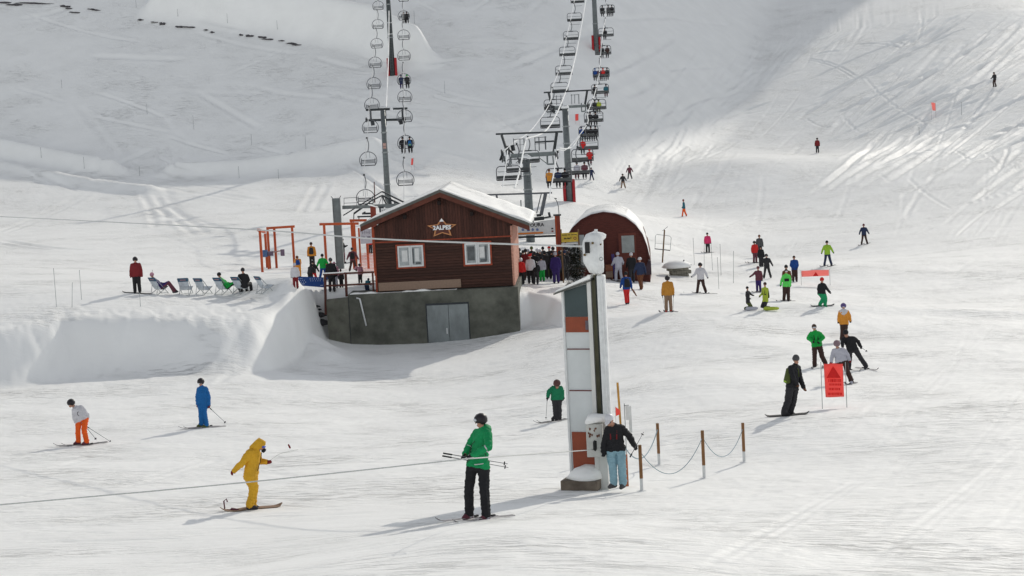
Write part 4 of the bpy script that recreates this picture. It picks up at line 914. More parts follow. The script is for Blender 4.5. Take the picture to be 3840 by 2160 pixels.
# equipment hanging at the orange frames
o4 = np.array(at(1000, 985, tB - 1)); cr = empty('winding_gear', (o4[0], o4[1], gz(o4[0], o4[1])), 'blue round rope reel fixed between the orange posts', 'winch'); hz = float(at(1000, 950, tB - 1)[2]) - cr.location.z
MB().tube([(-.28, 0, hz), (.1, 0, hz)], .24, 14).build('blue_reel', mat('faded_blue', (.07, .13, .26), .6, .3, 5, .2), cr)
MB().box((.3, 0, hz - .02), (.35, .2, .3)).build('housing', mat('mauve_housing', (.13, .09, .13), .6, .3, 5, .2), cr); MB().beam((.1, 0, hz), (.1, 0, -.1), .1).build('leg', OR, cr)
MB().beam((.3, 0, hz + .05), (1.0, 0, hz + .12), .08).build('arm', mat('pinkish_arm', (.35, .2, .17), .6, .2, 5, .2), cr); MB().box((1.1, 0, hz), (.25, .2, .42)).build('grip_box', MATS['mauve_housing'], cr)
# ------------------------------------------------------------------ drag-lift pylon in front
tP = 46.0
p = gp(2190, 1838); 
KF = Frame(2143, 1774, tP, -R(20) ); k0 = KF.o.copy(); g0 = gz(k0[0] + .4, k0[1] + .3)
pyl = empty('control_cabinet', k0, 'tall white cabinet with dark green and rust-red panels beside the white pylon', 'cabinet', rz=KF.yaw)
L = lambda px, py, dp=0: KF.l(px, py, dp)
def panel(x0, z0, x1_, z1, mt, nm, y=-.012, th=.02): return MB().box(((x0 + x1_) / 2, y, (z0 + z1) / 2), (x1_ - x0, th, z1 - z0)).build(nm, mt, pyl)
cw = L(2238, 1757)[0]; ct = L(2116, 1091)[1]; ctr = L(2208, 1060)[1]; zbm = -.35
wcab = mat('white_cabinet', (.56, .585, .58), .45, .06, 1.5, .04)
MB().prism([(0, 0, zbm), (cw, 0, zbm), (cw, 0, ctr), (0, 0, ct)], (0, .62, 0)).build('body', wcab, pyl, bevel=.012)
z1a, z1b = L(2118, 1188)[1], L(2118, 1246)[1]; e = .045
MB().prism([(e, -.01, z1a), (cw - .02, -.01, z1a), (cw - .02, -.01, ctr - .03), (e, -.01, ct - .0)], (0, .02, 0)).build('green_panel', mat('dark_green_panel', (.042, .062, .064), .5, .1, 3, .05), pyl)
rust = mat('rust_red_panel', (.235, .052, .022), .55, .15, 3, .08)
panel(e, z1b, cw - .02, z1a - .004, rust, 'upper_red_panel')
panel(cw - .10, z1b + .06, cw - .03, z1b + .28, mat('small_label', (.12, .1, .12), .6, .4, 30, .05), 'small_label', -.026)
for py in (1309, 1464): zz = L(2130, py)[1]; panel(e + .01, zz - .012, cw - .03, zz + .012, mat('dark_red_line', (.12, .025, .02), .6, .1, 5, 0), 'dark_line', -.014)
zz = L(2130, 1619)[1]; panel(e + .02, L(2140, 1771)[1], cw - .02, zz, rust, 'lower_red_panel')
MB().box((-.0, -.01, (ct + zbm) / 2), (.05, .05, ct - zbm)).build('edge_strip', M['white'], pyl)
b = MB(); b.prism([(-.18, -.15, ct - .04), (cw + .12, -.15, ctr + .09), (cw + .12, -.15, ctr + .05), (-.18, -.15, ct - .08)], (0, .95, 0)); b.build('roof_plate', M['fascia'], pyl)
b = MB(); b.prism([(-.16, -.13, ct - .035), (cw + .1, -.13, ctr + .095), (cw + .1, -.13, ctr + .20), (cw * .5, -.13, (ct + ctr) / 2 + .12), (-.14, -.13, ct + .02)], (0, .9, 0)); b.build('roof_snow', SNOW, pyl, bevel=.03)
a = L(2112, 1826, -.3); c = L(2236, 1799, -.3)
b = MB(); b.box((.3, .1, a[1] + .05), (.92, 1.0, .24)); b.build('foundation', mat('foundation_block', (.16, .13, .10), .9, .35, 3, .5), pyl, bevel=.02)
b = MB(); v, f = ICO2; b.add([(x * .45 + .38 + .05 * math.sin(5 * y), y * .42 - .02, max(z, -.05) * (.33 + .08 * x) + a[1] + .18) for x, y, z in v], f); b.build('foundation_snow', SNOW, pyl, smooth=True)
# mast
MF = Frame(2262, 1826, tP - .15, -R(8)); mg = gz(MF.o[0], MF.o[1])
ms = empty('drag_lift_mast', MF.o, 'white frosted mast with a slot and a rounded pulley head', 'lift mast', rz=MF.yaw)
Lm = lambda px, py, dp=0: MF.l(px, py, dp)
frs = mat('rime_white', (.70, .71, .70), .8, .1, 7, .8, detail=6, bdist=.03); ivory = mat('ivory_paint', (.58, .58, .55), .6, .12, 2.5, .15, stretch=(1, 1, .3))
zt_, zbt = Lm(2232, 1032)[1], -.3; zc = Lm(2240, 1557)[1]
xs = [Lm(q, 1250)[0] for q in (2211, 2226, 2244, 2256, 2277)]
x0m, x1m = xs[0], xs[4]
MB().box(((x0m + xs[1]) / 2, 0, (zt_ + zbt) / 2), (xs[1] - x0m, .34, zt_ - zbt)).build('left_flange', ivory, ms, bevel=.01)
MB().box(((xs[1] + xs[2]) / 2, .12, (zt_ + zc) / 2), (xs[2] - xs[1], .08, zt_ - zc)).build('slot_back', mat('olive_slot', (.24, .23, .15), .7, .3, 3, .2, stretch=(1, 1, .3)), ms)
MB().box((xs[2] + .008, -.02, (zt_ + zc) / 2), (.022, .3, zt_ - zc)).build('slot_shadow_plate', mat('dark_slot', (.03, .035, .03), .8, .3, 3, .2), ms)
b = MB(); b.box(((xs[2] + x1m) / 2 + .02, 0, (zt_ + zc) / 2), (x1m - xs[2] - .02, .36, zt_ - zc)); b.build('right_flange', frs, ms, bevel=.03)
MB().box(((xs[3] + x1m) / 2, -.2, (zt_ + zc) / 2), (.035, .05, zt_ - zc - .2)).build('ridge', frs, ms, bevel=.01)
xl, xr = Lm(2236, 1800)[0], Lm(2284, 1800)[0]
MB().box(((xl + xr) / 2, 0, (zc + zbt) / 2), (xr - xl, .3, zc - zbt)).build('foot_box', ivory, ms, bevel=.01)
# pulley head, rimed over
hx0, hz1 = Lm(2178, 890); hx1, hz0 = Lm(2270, 1030)
b = MB(); b.hull([((hx0 + .16, -.05, hz0 + .42), (.14, .22, .2)), ((hx0 + .14, -.05, hz1 - .14), (.12, .2, .10)), ((hx0 + .34, 0, hz0 + .12), (.2, .24, .12)), ((hx1 - .2, 0, hz0 + .15), (.18, .24, .14)), ((hx1 - .14, 0, hz1 + .02), (.13, .2, .1)), ((hx1 - .3, 0, hz1 + .02), (.16, .2, .09))])
b.build('pulley_housing', frs, ms, smooth=True)
b = MB(); b.hull([((hx1 - .12, .02, hz0 + .1), (.1, .26, .1)), ((hx1 - .10, .02, hz1 - .05), (.1, .24, .14)), ((hx1 - .2, .02, hz1 + .02), (.14, .22, .1))]); b.build('side_cover', frs, ms, smooth=True)
a = Lm(2206, 925); MB().box((a[0], -.24, a[1]), (.11, .08, .26)).build('dark_opening', M['black'], ms)
for q, s_ in (((2196, 952), .05), ((2226, 908), .05), ((2256, 913), .035)): a = Lm(*q); MB().box((a[0], -.25, a[1]), (s_, .05, s_)).build('bare_patch', mat('rusty_patch', (.12, .08, .03), .8, .4, 20, .3), ms)
a = Lm(2232, 878); b = MB(); b.hull([((a[0] - .2, -.05, a[1] - .08), .07), ((a[0] + .18, 0, a[1] - .06), .09), ((a[0] - .02, 0, a[1] + .0), .08)]); b.build('head_snow', SNOW, ms, smooth=True)
a = Lm(2235, 868); MB().tube([(a[0], 0, a[1] - .06), (a[0], 0, a[1] + .05)], .04, 8).build('top_stub', frs, ms)
MB().torus((Lm(2258, 967)[0], -.26, Lm(2258, 967)[1]), .04, .012, 'Y', 14).build('ring', M['lightsteel'], ms)
# motor box with peeling paint and a snow cap
a, c = Lm(2205, 1709, -.3), Lm(2259, 1585, -.3)
mbx = empty('motor_box', MF.w(a[0], -.3, a[1]), 'white flaking motor box under a thick snow cap at the foot of the mast', 'motor box', rz=MF.yaw)
wbx, hbx = c[0] - a[0], c[1] - a[1]
pm = mat('flaking_paint', (.5, .5, .46), .7, .15, 5, .3)
MB().box((wbx / 2, 0, hbx / 2), (wbx, .4, hbx)).build('case', pm, mbx, bevel=.015)
b = MB(); rr_ = random.Random(5); rs = mat('rust_flakes', (.14, .06, .035), .9, .4, 25, .4)
for k in range(9):
    cxp, czp = rr_.uniform(.03, wbx - .03), hbx * rr_.uniform(.62, .95); pts = [(cxp + rr_.uniform(.01, .035) * math.cos(a_), -.212, czp + rr_.uniform(.01, .045) * math.sin(a_)) for a_ in [i * 1.0472 for i in range(6)]]; MB().prism(pts, (0, .014, 0)).build('rust_flake', rs, mbx)
a2 = (wbx * .52, hbx * .33); MB().hull([((a2[0], -.2, a2[1] - .04), (.05, .04, .08)), ((a2[0], -.2, a2[1] + .1), (.05, .04, .05))]).build('rope_port', M['black'], mbx)
b = MB(); b.hull([((.05, 0, hbx + .03), (.1, .24, .06)), ((wbx + .0, 0, hbx + .12), (.12, .24, .09)), ((wbx * .4, 0, hbx + .14), (.15, .24, .1)), ((wbx + .14, .05, hbx + .1), (.06, .2, .08))]); b.build('snow_cap', SNOW, mbx, smooth=True)
# ropes of the drag lift
pts = via((2214, 925, 45.8), (1900, 915, 49), (1400, 895, 57), (965, 862, 68), (400, 832, 92), (0, 812, 115), (-300, 798, 140))
cable('drag_lift_rope', pts, .024, mat('rime_rope', (.52, .53, .52), .8, .1, 20, .5), 'upper white frosted rope crossing the picture in front of the hut')
hand = at(1735, 1718, 32.7)
dirv = np.array(at(2230, 1687, 45.6)) ; LROPE = [np.array(at(2235, 1686, 45.7)), np.array(at(1745, 1721, 32.8)), np.array(at(1728, 1723, 32.5)), np.array(at(930, 1808, 31.0)), np.array(at(0, 1893, 30.0)), np.array(at(-300, 1920, 29.6))]
rp2 = mat('grey_drag_rope', (.5, .51, .49), .8, .15, 30, .3)
cable('drag_lift_rope', [LROPE[0], .5 * (LROPE[0] + LROPE[1])] + LROPE[1:], .012, rp2, 'lower thin rope running from the motor box through the hands of the green skier')
# ------------------------------------------------------------------ rope fence and bits around the pylon
def stake(name, px, pyt, pyb, w_, mt, label, cat, group=None, lower=None, lean=0):
    g = gp(px, pyb); t = (g - CAM) @ Fv; H = (pyb - pyt) * t / FPX; r = empty(name, g, label, cat, group)
    if lower:
        MB().tube([(0, 0, lower * H), (lean, 0, H)], w_, 10).build('wooden_top', mt, r); MB().tube([(0, 0, -.15), (0, 0, lower * H + .01)], w_ * .93, 10).build('white_foot', M['white'], r)
        v, f = ICO2; MB().add([(x * .13, y * .13, max(z, 0) * .03) for x, y, z in v], f).build('snow_collar', SNOW, r)
    else: MB().tube([(0, 0, -.2), (lean, 0, H)], w_, 6).build('shaft', mt, r)
    return r, g, H, t
FP = [('nearest', 2407, 1665, 1841), ('back left', 2472, 1583, 1742), ('middle', 2641, 1611, 1794), ('right-hand', 2791, 1585, 1735)]
LB = ['wooden fence stake closest to the white mast, its top lowest in the picture', 'wooden fence stake standing back between the mast and the rest', 'middle wooden fence stake with a rope sagging on both sides', 'rightmost wooden fence stake at the end of the rope']
tops = []
for (nm, px, a, c), lb in zip(FP, LB): r, g, H, t = stake('fence_stake', px, a, c, .042, mat('stake_wood', (.24, .12, .05), .8, .4, 6, .4, stretch=(1, 1, .2)), lb, 'stake', 'stakes of the rope fence', lower=.28); tops.append(g + np.array((0, 0, H * .86)))
rope_m = mat('blue_grey_rope', (.22, .30, .34), .8, .2, 30, .3)
def sag(a, c, s, r, lb):
    P = [a + (c - a) * k / 14 - np.array((0, 0, 4 * s * (k / 14) * (1 - k / 14))) for k in range(15)]; cable('fence_rope', P, r, rope_m, lb, 'ropes of the stake fence', sub=2)
sag(tops[0], tops[2], .72, .009, 'thin rope sagging between the nearest and the middle stake'); sag(tops[2], tops[3], .62, .009, 'thin rope sagging between the middle and the rightmost stake')
sag(np.array(at(2345, 1680, 46.4)), tops[1], .5, .014, 'blue rope from behind the white-capped skier to the back stake')
# leaning yellow pole, little flag, grey frame and orange board behind the skier
r, g, H, t = stake('yellow_pole', 2336, 1432, 1700, .035, mat('yellow_pole', (.45, .23, .04), .7, .35, 5, .3, stretch=(1, 1, .3)), 'leaning yellow wooden pole behind the white-capped skier', 'pole', lean=-.06)
o5 = np.array(at(2316, 1545, 47)); s = empty('small_flag', (o5[0], o5[1], gz(o5[0], o5[1])), 'small fluorescent orange-red flag beside the yellow pole', 'flag'); hz = float(o5[2]) - s.location.z
MB().prism([(-.05, 0, hz + .13), (.06, 0, hz + .05), (.06, 0, hz - .06), (-.05, 0, hz - .1)], (0, .01, 0)).build('cloth', mat('fluorescent_red', (.9, .09, .07), .7, .05, 6, .1), s); MB().tube([(-.055, 0, -.1), (-.055, 0, hz + .16)], .008, 6).build('stick', M['white'], s)
o6 = np.array(at(2356, 1640, 47.2)); s = empty('grey_panel_stand', (o6[0], o6[1], gz(o6[0], o6[1])), 'thin pale grey double panel stand behind the mast', 'panel stand'); hz = float(at(2356, 1518, 47.2)[2]) - s.location.z
for x, z1_, z0_ in ((0, hz, hz - .36), (.07, hz - .02, hz - .68)): MB().box((x, 0, (z1_ + z0_) / 2), (.07, .05, z1_ - z0_)).build('panel', M['white'], s)
MB().box((-.06, .02, hz / 2), (.02, .02, hz + .1)).build('post', M['lightsteel'], s); MB().box((-.01, .02, hz), (.12, .02, .02)).build('bracket', M['lightsteel'], s)
o7 = np.array(at(2350, 1800, 46.4)); s = empty('orange_board', (o7[0], o7[1], gz(o7[0], o7[1])), 'upright faded orange board standing behind the pale blue trousers', 'board'); MB().box((0, 0, .38), (.09, .05, .8)).build('plank', mat('faded_orange_board', (.45, .15, .07), .7, .2, 4, .2), s)
# ------------------------------------------------------------------ warning banners

def banner_cloth(name, col):
    mt = mat(name, col, .8, .10, 40, .1); t = mt.node_tree; b = t.nodes['Principled BSDF']; tr = t.nodes.new('ShaderNodeBsdfTranslucent'); tr.inputs['Color'].default_value = (*[min(1, c * 1.1) for c in col], 1); mx = t.nodes.new('ShaderNodeMixShader'); mx.inputs[0].default_value = .45; o = t.nodes['Material Output']
    t.links.new(b.outputs[0], mx.inputs[1]); t.links.new(tr.outputs[0], mx.inputs[2]); t.links.new(mx.outputs[0], o.inputs[0]); return mt
coral = banner_cloth('coral_banner', (.88, .17, .145)); coralp = banner_cloth('pale_coral_banner', (.95, .36, .32)); redt = mat('red_sign_paint', (.62, .012, .01), .7, .08, 9, .05)
def banner(name, corners, t, label, poles, tri=None, mt=coral, lines=None, group=None):
    o = np.array(at(poles[0][0], poles[0][2], t)); o[2] = gz(o[0], o[1]); r = empty(name, o, label, 'banner', group); P = [Vector(np.array(at(a, c, t)) - o) for a, c in corners]
    nx, nz = 10, 8; V = []
    for j in range(nz + 1):
        for i in range(nx + 1):
            u, v = i / nx, j / nz; q = (P[0] * (1 - u) + P[1] * u) * (1 - v) + (P[3] * (1 - u) + P[2] * u) * v; V.append((q.x, q.y + .02 * math.sin(u * 5 + v * 3), q.z - .012 * math.sin(u * 9) * (1 - v)))
    b = MB(); b.add(V, [(j * (nx + 1) + i, (j + 1) * (nx + 1) + i, (j + 1) * (nx + 1) + i + 1, j * (nx + 1) + i + 1) for j in range(nz) for i in range(nx)]); cl = b.build('cloth', mt, r, smooth=True)
    md = cl.modifiers.new('solid', 'SOLIDIFY'); md.thickness = .004
    if tri: MB().prism([Vector(np.array(at(a, c, t - .035)) - o) for a, c in tri], (0, .008, 0)).build('red_triangle', redt, cl)
    for (a, yt, yb) in poles:
        q = np.array(at(a, yt, t)); g = gz(q[0], q[1]); MB().tube([(q[0] - o[0], q[1] - o[1], g - o[2] - .1), (q[0] - o[0], q[1] - o[1], q[2] - o[2])], .012, 6).build('pole', M['lightsteel'], r)
    if lines:
        rnd = random.Random(8)
        for (xa, xb, y0, h_) in lines:
            x = xa
            while x < xb:
                w_ = rnd.uniform(2.0, 3.6); c_ = Vector(np.array(at(x, y0, t - .03)) - o); MB().box(c_, (w_ * t / FPX, .006, h_ * t / FPX)).build('letter_stroke', redt, cl); x += w_ + rnd.uniform(1.8, 3.2)
tb = float((gp(3130, 1532) - CAM) @ Fv)
banner('warning_banner', [(3089, 1364), (3160, 1363), (3166, 1488), (3096, 1490)], tb, 'large fluorescent red banner with a triangle stretched between thin poles', [(3078, 1357, 1534), (3170, 1358, 1526)], [(3124, 1373), (3100, 1417), (3153, 1417)], lines=[(3108, 3158, 1427, 12), (3112, 3156, 1442, 8), (3110, 3152, 1459, 9), (3106, 3160, 1477, 9)])
tb = float((gp(3060, 1071) - CAM) @ Fv)
banner('warning_banner', [(3005, 1015), (3108, 1011), (3109, 1034), (3006, 1038)], tb, 'long pale red banner with a small triangle across the piste', [(3003, 1012, 1072), (3111, 1008, 1066)], [(3059, 1020), (3048, 1036), (3070, 1035)], mt=coralp)
for (c, lb, pl) in (([(2157, 428), (2169, 427), (2169, 452), (2158, 453)], 'small red banner on the shaded slope beside a lift tower', 2156), ([(3492, 384), (3507, 386), (3509, 415), (3497, 414)], 'small red banner standing high on the sunny right slope', 3491), ([(1543, 594), (1550, 593), (1549, 618), (1541, 619)], 'narrow red flag right of the slim left-lift pole', 1542)):
    g = gp(c[2][0], c[2][1] + 22); t = float((g - CAM) @ Fv); banner('distant_banner', c, t, lb, [(pl, c[0][1] - 2, c[2][1] + 22), (c[1][0] + 1, c[1][1] - 2, c[2][1] + 22)], mt=coral if c[0][0] < 3000 else coralp)
# blue banner at the railing
g = gp(1165, 1085); t = float((g - CAM) @ Fv); bb_ = mat('blue_banner', (.012, .05, .2), .7, .12, 20, .1)
o = g.copy(); r = empty('blue_banner', o, 'low blue banner with rows of white print by the railing', 'banner')
P = [Vector(np.array(at(a, c, t)) - o) for a, c in ((1115, 1037), (1214, 1040), (1214, 1078), (1118, 1070))]; cl = MB().prism([P[0], P[3], P[2], P[1]], (0, .03, 0)).build('cloth', bb_, r)
for (x, y, w_) in [(1120 + 6 * i, 1044, 3) for i in range(3)] + [(1120 + 7 * i, 1051, 3) for i in range(4)] + [(1122 + 8 * i, 1058, 4) for i in range(4)] + [(1163 + 8 * i, 1046, 4) for i in range(6)] + [(1165 + 9 * i, 1053, 3) for i in range(5)] + [(1130, 1065, 26), (1206, 1070, 10)]:
    MB().box(Vector(np.array(at(x, y, t - .03)) - o), (w_ * t / FPX, .01, 2.4 * t / FPX)).build('print_mark', mat('pale_print', (.4, .45, .6), .7, .1, 9, 0), cl)
for x in (1117, 1213): q = np.array(at(x, 1040, t)); MB().beam((q[0] - o[0], .06, -.1), (q[0] - o[0], .06, q[2] - o[2]), .04).build('post', M['lightsteel'], r)
# ------------------------------------------------------------------ marker poles on the slopes
gp_ = 'thin grey piste poles'
near_poles = [(2604, 892, 993, 'leftmost of the thin grey poles right of the block wall'), (2640, 902, 1006, 'second thin grey pole from the left, just left of the pink skier'), (2672, 911, 1014, 'thin grey pole just right of the pink skier'), (2704, 915, 1033, 'thin grey pole standing behind the shorter front one'), (2696, 964, 1084, 'thin grey pole lowest of the group right of the white-jacketed skier'), (2750, 940, 1062, 'rightmost of the thin grey poles right of the pink skier'),
 (212, 1005, 1150, 'upright thin pole at the far left edge of the terrace'), (269, 1060, 1154, 'dark thin pole on the terrace, second from the left'), (306, 1012, 1124, 'pale thin pole on the terrace left of the lone standing man'), (527, 1098, 1150, 'thin pole on the terrace rim in front of the standing man'), (568, 1013, 1090, 'thin leaning pole right of the standing man')]
for px, a, c, lb in near_poles: stake('piste_pole', px, a, c, .012, M['steel'] if px > 1000 else M['lightsteel'], lb, 'pole', gp_, lean=random.uniform(-.1, .1) if px > 1000 else (.12 if px in (269, 568) else 0))
for px, a, c in [(232, 298, 331), (552, 389, 428), (727, 433, 486), (944, 502, 544), (1147, 511, 558), (155, 552, 591), (316, 585, 629), (524, 621, 657), (897, 624, 668), (1045, 635, 671), (511, 0, 28), (853, 47, 83), (1040, 77, 110), (667, 33, 61), (1555, 40, 90), (1668, 300, 345), (2245, 480, 520)]:
    stake('mountain_pole', px, a, c, .016, M['steel'], 'thin dark marker pole standing on the shaded mountainside', 'pole', 'marker poles on the shaded mountain')
for px, a, c in [(3447, 475, 504), (3606, 383, 432)]: stake('slope_pole', px, a, c, .015, M['chairpaint'], 'thin marker pole on the sunny right slope near the small red banner', 'pole', 'marker poles on the sunny slope')
# rocks showing through the snow of the mountain
rk = mat('mountain_rock', (.08, .075, .08), .95, .4, 3, .6)
for i, (x, y, w_, h_) in enumerate([(30, 15, 2.2, .5), (110, 30, 1.6, .6), (235, 18, 3.2, .3), (300, 20, 2.0, .2), (445, 42, 1.2, .5), (470, 52, 1.0, .3), (518, 82, 1.6, .3), (625, 60, .8, .3), (655, 66, .7, .3), (957, 132, .6, .4), (1050, 148, .8, .2), (1105, 160, .8, .7), (1222, 178, 1.0, .5), (1300, 180, 1.8, .3), (1400, 200, .4, .3), (1442, 216, .4, .4), (1638, 233, .4, .4), (1698, 241, 1.0, .5), (1788, 250, 1.2, .4), (1830, 264, 1.4, .35), (1915, 272, .6, .2), (1985, 290, 1.0, .3), (2015, 300, .9, .35)]):
    x, y = x / 1.8115, y / 1.8115; g = gp(x, y + 2); b = MB(); v, f = ICO2; rn = random.Random(i)
    w_ *= .62
    b.add([(a * w_ * (1 + .35 * math.sin(3 * c + i) + .2 * math.sin(7 * e_ + i)), c * .35, e_ * h_ * .30 * (1 + .5 * math.sin(5 * a + i)) - .25 * a * w_ * .5) for a, c, e_ in v], f); b.build('rock', rk, None, g, label='dark rock breaking through the snow high on the shaded mountain', cat='rock', group='rocks on the shaded mountain')
# ------------------------------------------------------------------ people
def cloth(name, col, **k): return mat(name, col, k.pop('rough', .8), k.pop('var', .14), k.pop('scale', 5.0), k.pop('bump', .9), bdist=.05, detail=5, **k)
SKIN = mat('skin', (.42, .22, .15), .6, .08, 20, .1)
CL = {k: cloth('cloth_' + k, v) for k, v in dict(black=(.014, .014, .016), dark=(.028, .027, .030), grey=(.07, .07, .072), green=(.005, .25, .08), teal_green=(.008, .17, .075), lime=(.10, .60, .10), yellow_green=(.28, .48, .04),
    yellow=(.62, .34, .022), orange=(.60, .24, .03), blue=(.008, .11, .32), blue2=(.008, .05, .22), navy=(.02, .03, .07), red=(.52, .02, .018), darkred=(.17, .015, .018), brown=(.13, .045, .018), tan=(.23, .15, .095), white=(.55, .54, .56), palegrey=(.42, .42, .47),
    paleblue=(.23, .38, .44), pink=(.60, .035, .13), palepink=(.48, .24, .30), purple=(.035, .018, .12), maroon=(.12, .035, .05), orange_red=(.75, .105, .012), olive=(.07, .09, .02), teal=(.02, .12, .16), brightgreen=(.008, .32, .05), lime2=(.36, .44, .045), darkbrown=(.045, .022, .018), green2=(.01, .26, .10), mustard=(.45, .20, .03)).items()}
HAIR = mat('brown_hair', (.05, .025, .014), .7, .3, 20, .5)
def seg_d(P, a, b, ra, rb):
    a, b = np.array(a, float), np.array(b, float); ab = b - a; L = (ab @ ab) + 1e-9; t = np.clip((P - a) @ ab / L, 0, 1)
    return np.linalg.norm(P - a - t[:, None] * ab, axis=1) - (ra + (rb - ra) * t)
BODY = {}
def body_mesh(J, f, vox, k=1.0, near=False, hood=False, flare=1.0, slim=1.0, coat=0.0):
    """one continuous surface grown round the joints; returns mesh + zone of each face. k scales thickness"""
    f = np.array((f[0], f[1], 0.0)); f /= np.linalg.norm(f); rgt = np.array((f[1], -f[0], 0.0)) * 1.0
    g = {a: np.array(b, float) for a, b in J.items()}; mb = MB(); zones = []
    def H(z, *sp):
        mb.hull([(tuple(c), r * k) for c, r in sp])
        for (c, r), (c2, r2) in zip(sp[:-1], sp[1:]): zones.append((z, c, c2, r * k, r2 * k))
        if len(sp) == 1: zones.append((z, sp[0][0], sp[0][0], sp[0][1] * k, sp[0][1] * k))
    hd = g['head']; hf = g.get('look', f); hf = np.array(hf) / np.linalg.norm(hf)
    c = hd; mb.hull([(tuple(c + np.array((0, 0, .02 * k))), (.082 * k, .085 * k, .10 * k)), (tuple(c - hf * .03 * k + np.array((0, 0, .03 * k))), (.08 * k, .085 * k, .085 * k)), (tuple(c + hf * .035 * k - np.array((0, 0, .075 * k))), .042 * k)])
    zones.append(('skin', c - np.array((0, 0, .05)) * k, c + np.array((0, 0, .06)) * k, .095 * k, .1 * k))
    if near:
        nz = c + hf * .098 * k - np.array((0, 0, .012 * k)); mb.hull([(tuple(nz + hf * .016 * k), .013 * k), (tuple(nz - hf * .02 + np.array((0, 0, .03 * k))), .012 * k)])
        for s in (-1, 1): mb.hull([(tuple(c + rgt * s * .083 * k), (.016 * k, .02 * k, .03 * k))])
        ch = c + hf * .078 * k - np.array((0, 0, .062 * k)); mb.hull([(tuple(ch + rgt * .018), .009), (tuple(ch - rgt * .018), .009)])
    H('skin', (g['neck'], .062), (c - np.array((0, 0, .03 * k)), .055))
    H('jacket', (g['neck'] - np.array((0, 0, .03 * k)), .085), (g['neck'] - np.array((0, 0, .0)), .075))
    sL, sR = g['sL'], g['sR']; pL, pR = g['pL'], g['pR']; pc = (pL + pR) / 2; sc = (sL + sR) / 2; wst = pc * .55 + sc * .45
    ax = (sR - sL); ax = ax / (np.linalg.norm(ax) + 1e-9); px_ = (pR - pL); px_ = px_ / (np.linalg.norm(px_) + 1e-9)
    mb.hull([(tuple(sL + ax * .015 * k), .082 * k), (tuple(sR - ax * .015 * k), .082 * k), (tuple(g['neck'] - np.array((0, 0, .05 * k))), .08 * k), (tuple(sc * .7 + pc * .3 + f * .035 * k), .125 * k), (tuple(wst - ax * .085 * k), .122 * k), (tuple(wst + ax * .085 * k), .122 * k)])
    hem = pc + (pc - sc) * (.06 + coat); pb = .132 * flare
    mb.hull([(tuple(wst - ax * .085 * k), .122 * k), (tuple(wst + ax * .085 * k), .122 * k), (tuple(hem - px_ * .09 * k), pb * k), (tuple(hem + px_ * .09 * k), pb * k)])
    for a_, b_, r1, r2 in ((sL, wst - ax * .08, .085, .12), (sR, wst + ax * .08, .085, .12), (sc, wst, .13, .13), (wst - ax * .07, hem - px_ * .08, .12, pb), (wst + ax * .07, hem + px_ * .08, .12, pb), (wst, hem, .12, pb)): zones.append(('torso', a_, b_, r1 * k, r2 * k))
    H('trousers', (pL, .115 * slim), (pR, .115 * slim))
    for s, q in (('L', pL), ('R', pR)):
        sh, el, ha = g['s' + s], g['e' + s], g['h' + s]; w_ = el + (ha - el) * .80; cuff = el + (ha - el) * .74
        H('jacket', (sh, .086), (el, .074)); H('jacket', (el, .074), (cuff, .060)); H('glove', (cuff, .048), (w_, .048))
        d = (ha - el); d = d / (np.linalg.norm(d) + 1e-9); side = np.cross(d, f); side = side / (np.linalg.norm(side) + 1e-9)
        H('glove', (w_, .040), (w_ + d * .055 * k, .042)); base = w_ + d * .065 * k; cu_ = np.cross(side, d)
        if near:
            for i, (o_, l1) in enumerate(((-.033, .055), (-.011, .062), (.011, .058), (.033, .046))):
                b0 = base + side * o_ * k; b1 = b0 + (d * .8 + cu_ * .5) * l1 * .5 * k; b2 = b1 + (d * .35 + cu_ * .9) * l1 * .5 * k
                H('glove', (b0, .0145), (b1, .0140)); H('glove', (b1, .0138), (b2, .0125))
            t0 = w_ + side * -.040 * k; t1 = t0 + (d * .6 - side * .55 + cu_ * .4) * .045 * k; t2 = t1 + (d * .8 + cu_ * .5) * .03 * k
            H('glove', (t0, .017), (t1, .016)); H('glove', (t1, .016), (t2, .013))
        else:
            for o_, l1 in ((-.033, .05), (-.011, .06), (.011, .055), (.033, .04)): b0 = base + side * o_ * k; H('glove', (b0, .016), (b0 + (d * .7 + cu_ * .5) * l1 * k, .014))
            t0 = w_ - side * .035 * k; H('glove', (t0, .018), (t0 + (d * .6 - side * .6) * .05 * k, .015))
        kn, an = g['k' + s], g['a' + s]; H('trousers', (q, .118 * slim), (kn, .094 * slim)); H('trousers', (kn, .092 * slim), (an, .090 * (slim * .5 + .5)))
        tz = np.array(g.get('t' + s, f)); tz = tz / (np.linalg.norm(tz) + 1e-9); low = np.array((0, 0, .075 * k))
        mb.hull([(tuple(an), .062 * k), (tuple(an - low - tz * .035 * k), .055 * k), (tuple(an - low * 1.1 + tz * .15 * k), .045 * k)])
        zones.append(('boot', an - low * .9 - tz * .03 * k, an - low * 1.0 + tz * .15 * k, .065 * k, .05 * k))
    if hood: H('hat', (hd + np.array((0, 0, .03 * k)) - hf * .035 * k, .118), (g['neck'] - hf * .05 * k, .10))
    me = bpy.data.meshes.new('b'); me.from_pydata(mb.v, [], mb.f); o = bpy.data.objects.new('b', me); COL.objects.link(o)
    rm = o.modifiers.new('r', 'REMESH'); rm.mode = 'VOXEL'; rm.voxel_size = vox; sm = o.modifiers.new('s', 'SMOOTH'); sm.factor = .5; sm.iterations = 1 if near else 2
    dg = bpy.context.evaluated_depsgraph_get(); me2 = bpy.data.meshes.new_from_object(o.evaluated_get(dg)); bpy.data.objects.remove(o)
    nf = len(me2.polygons); C = np.empty(nf * 3); me2.polygons.foreach_get('center', C); C = C.reshape(-1, 3)
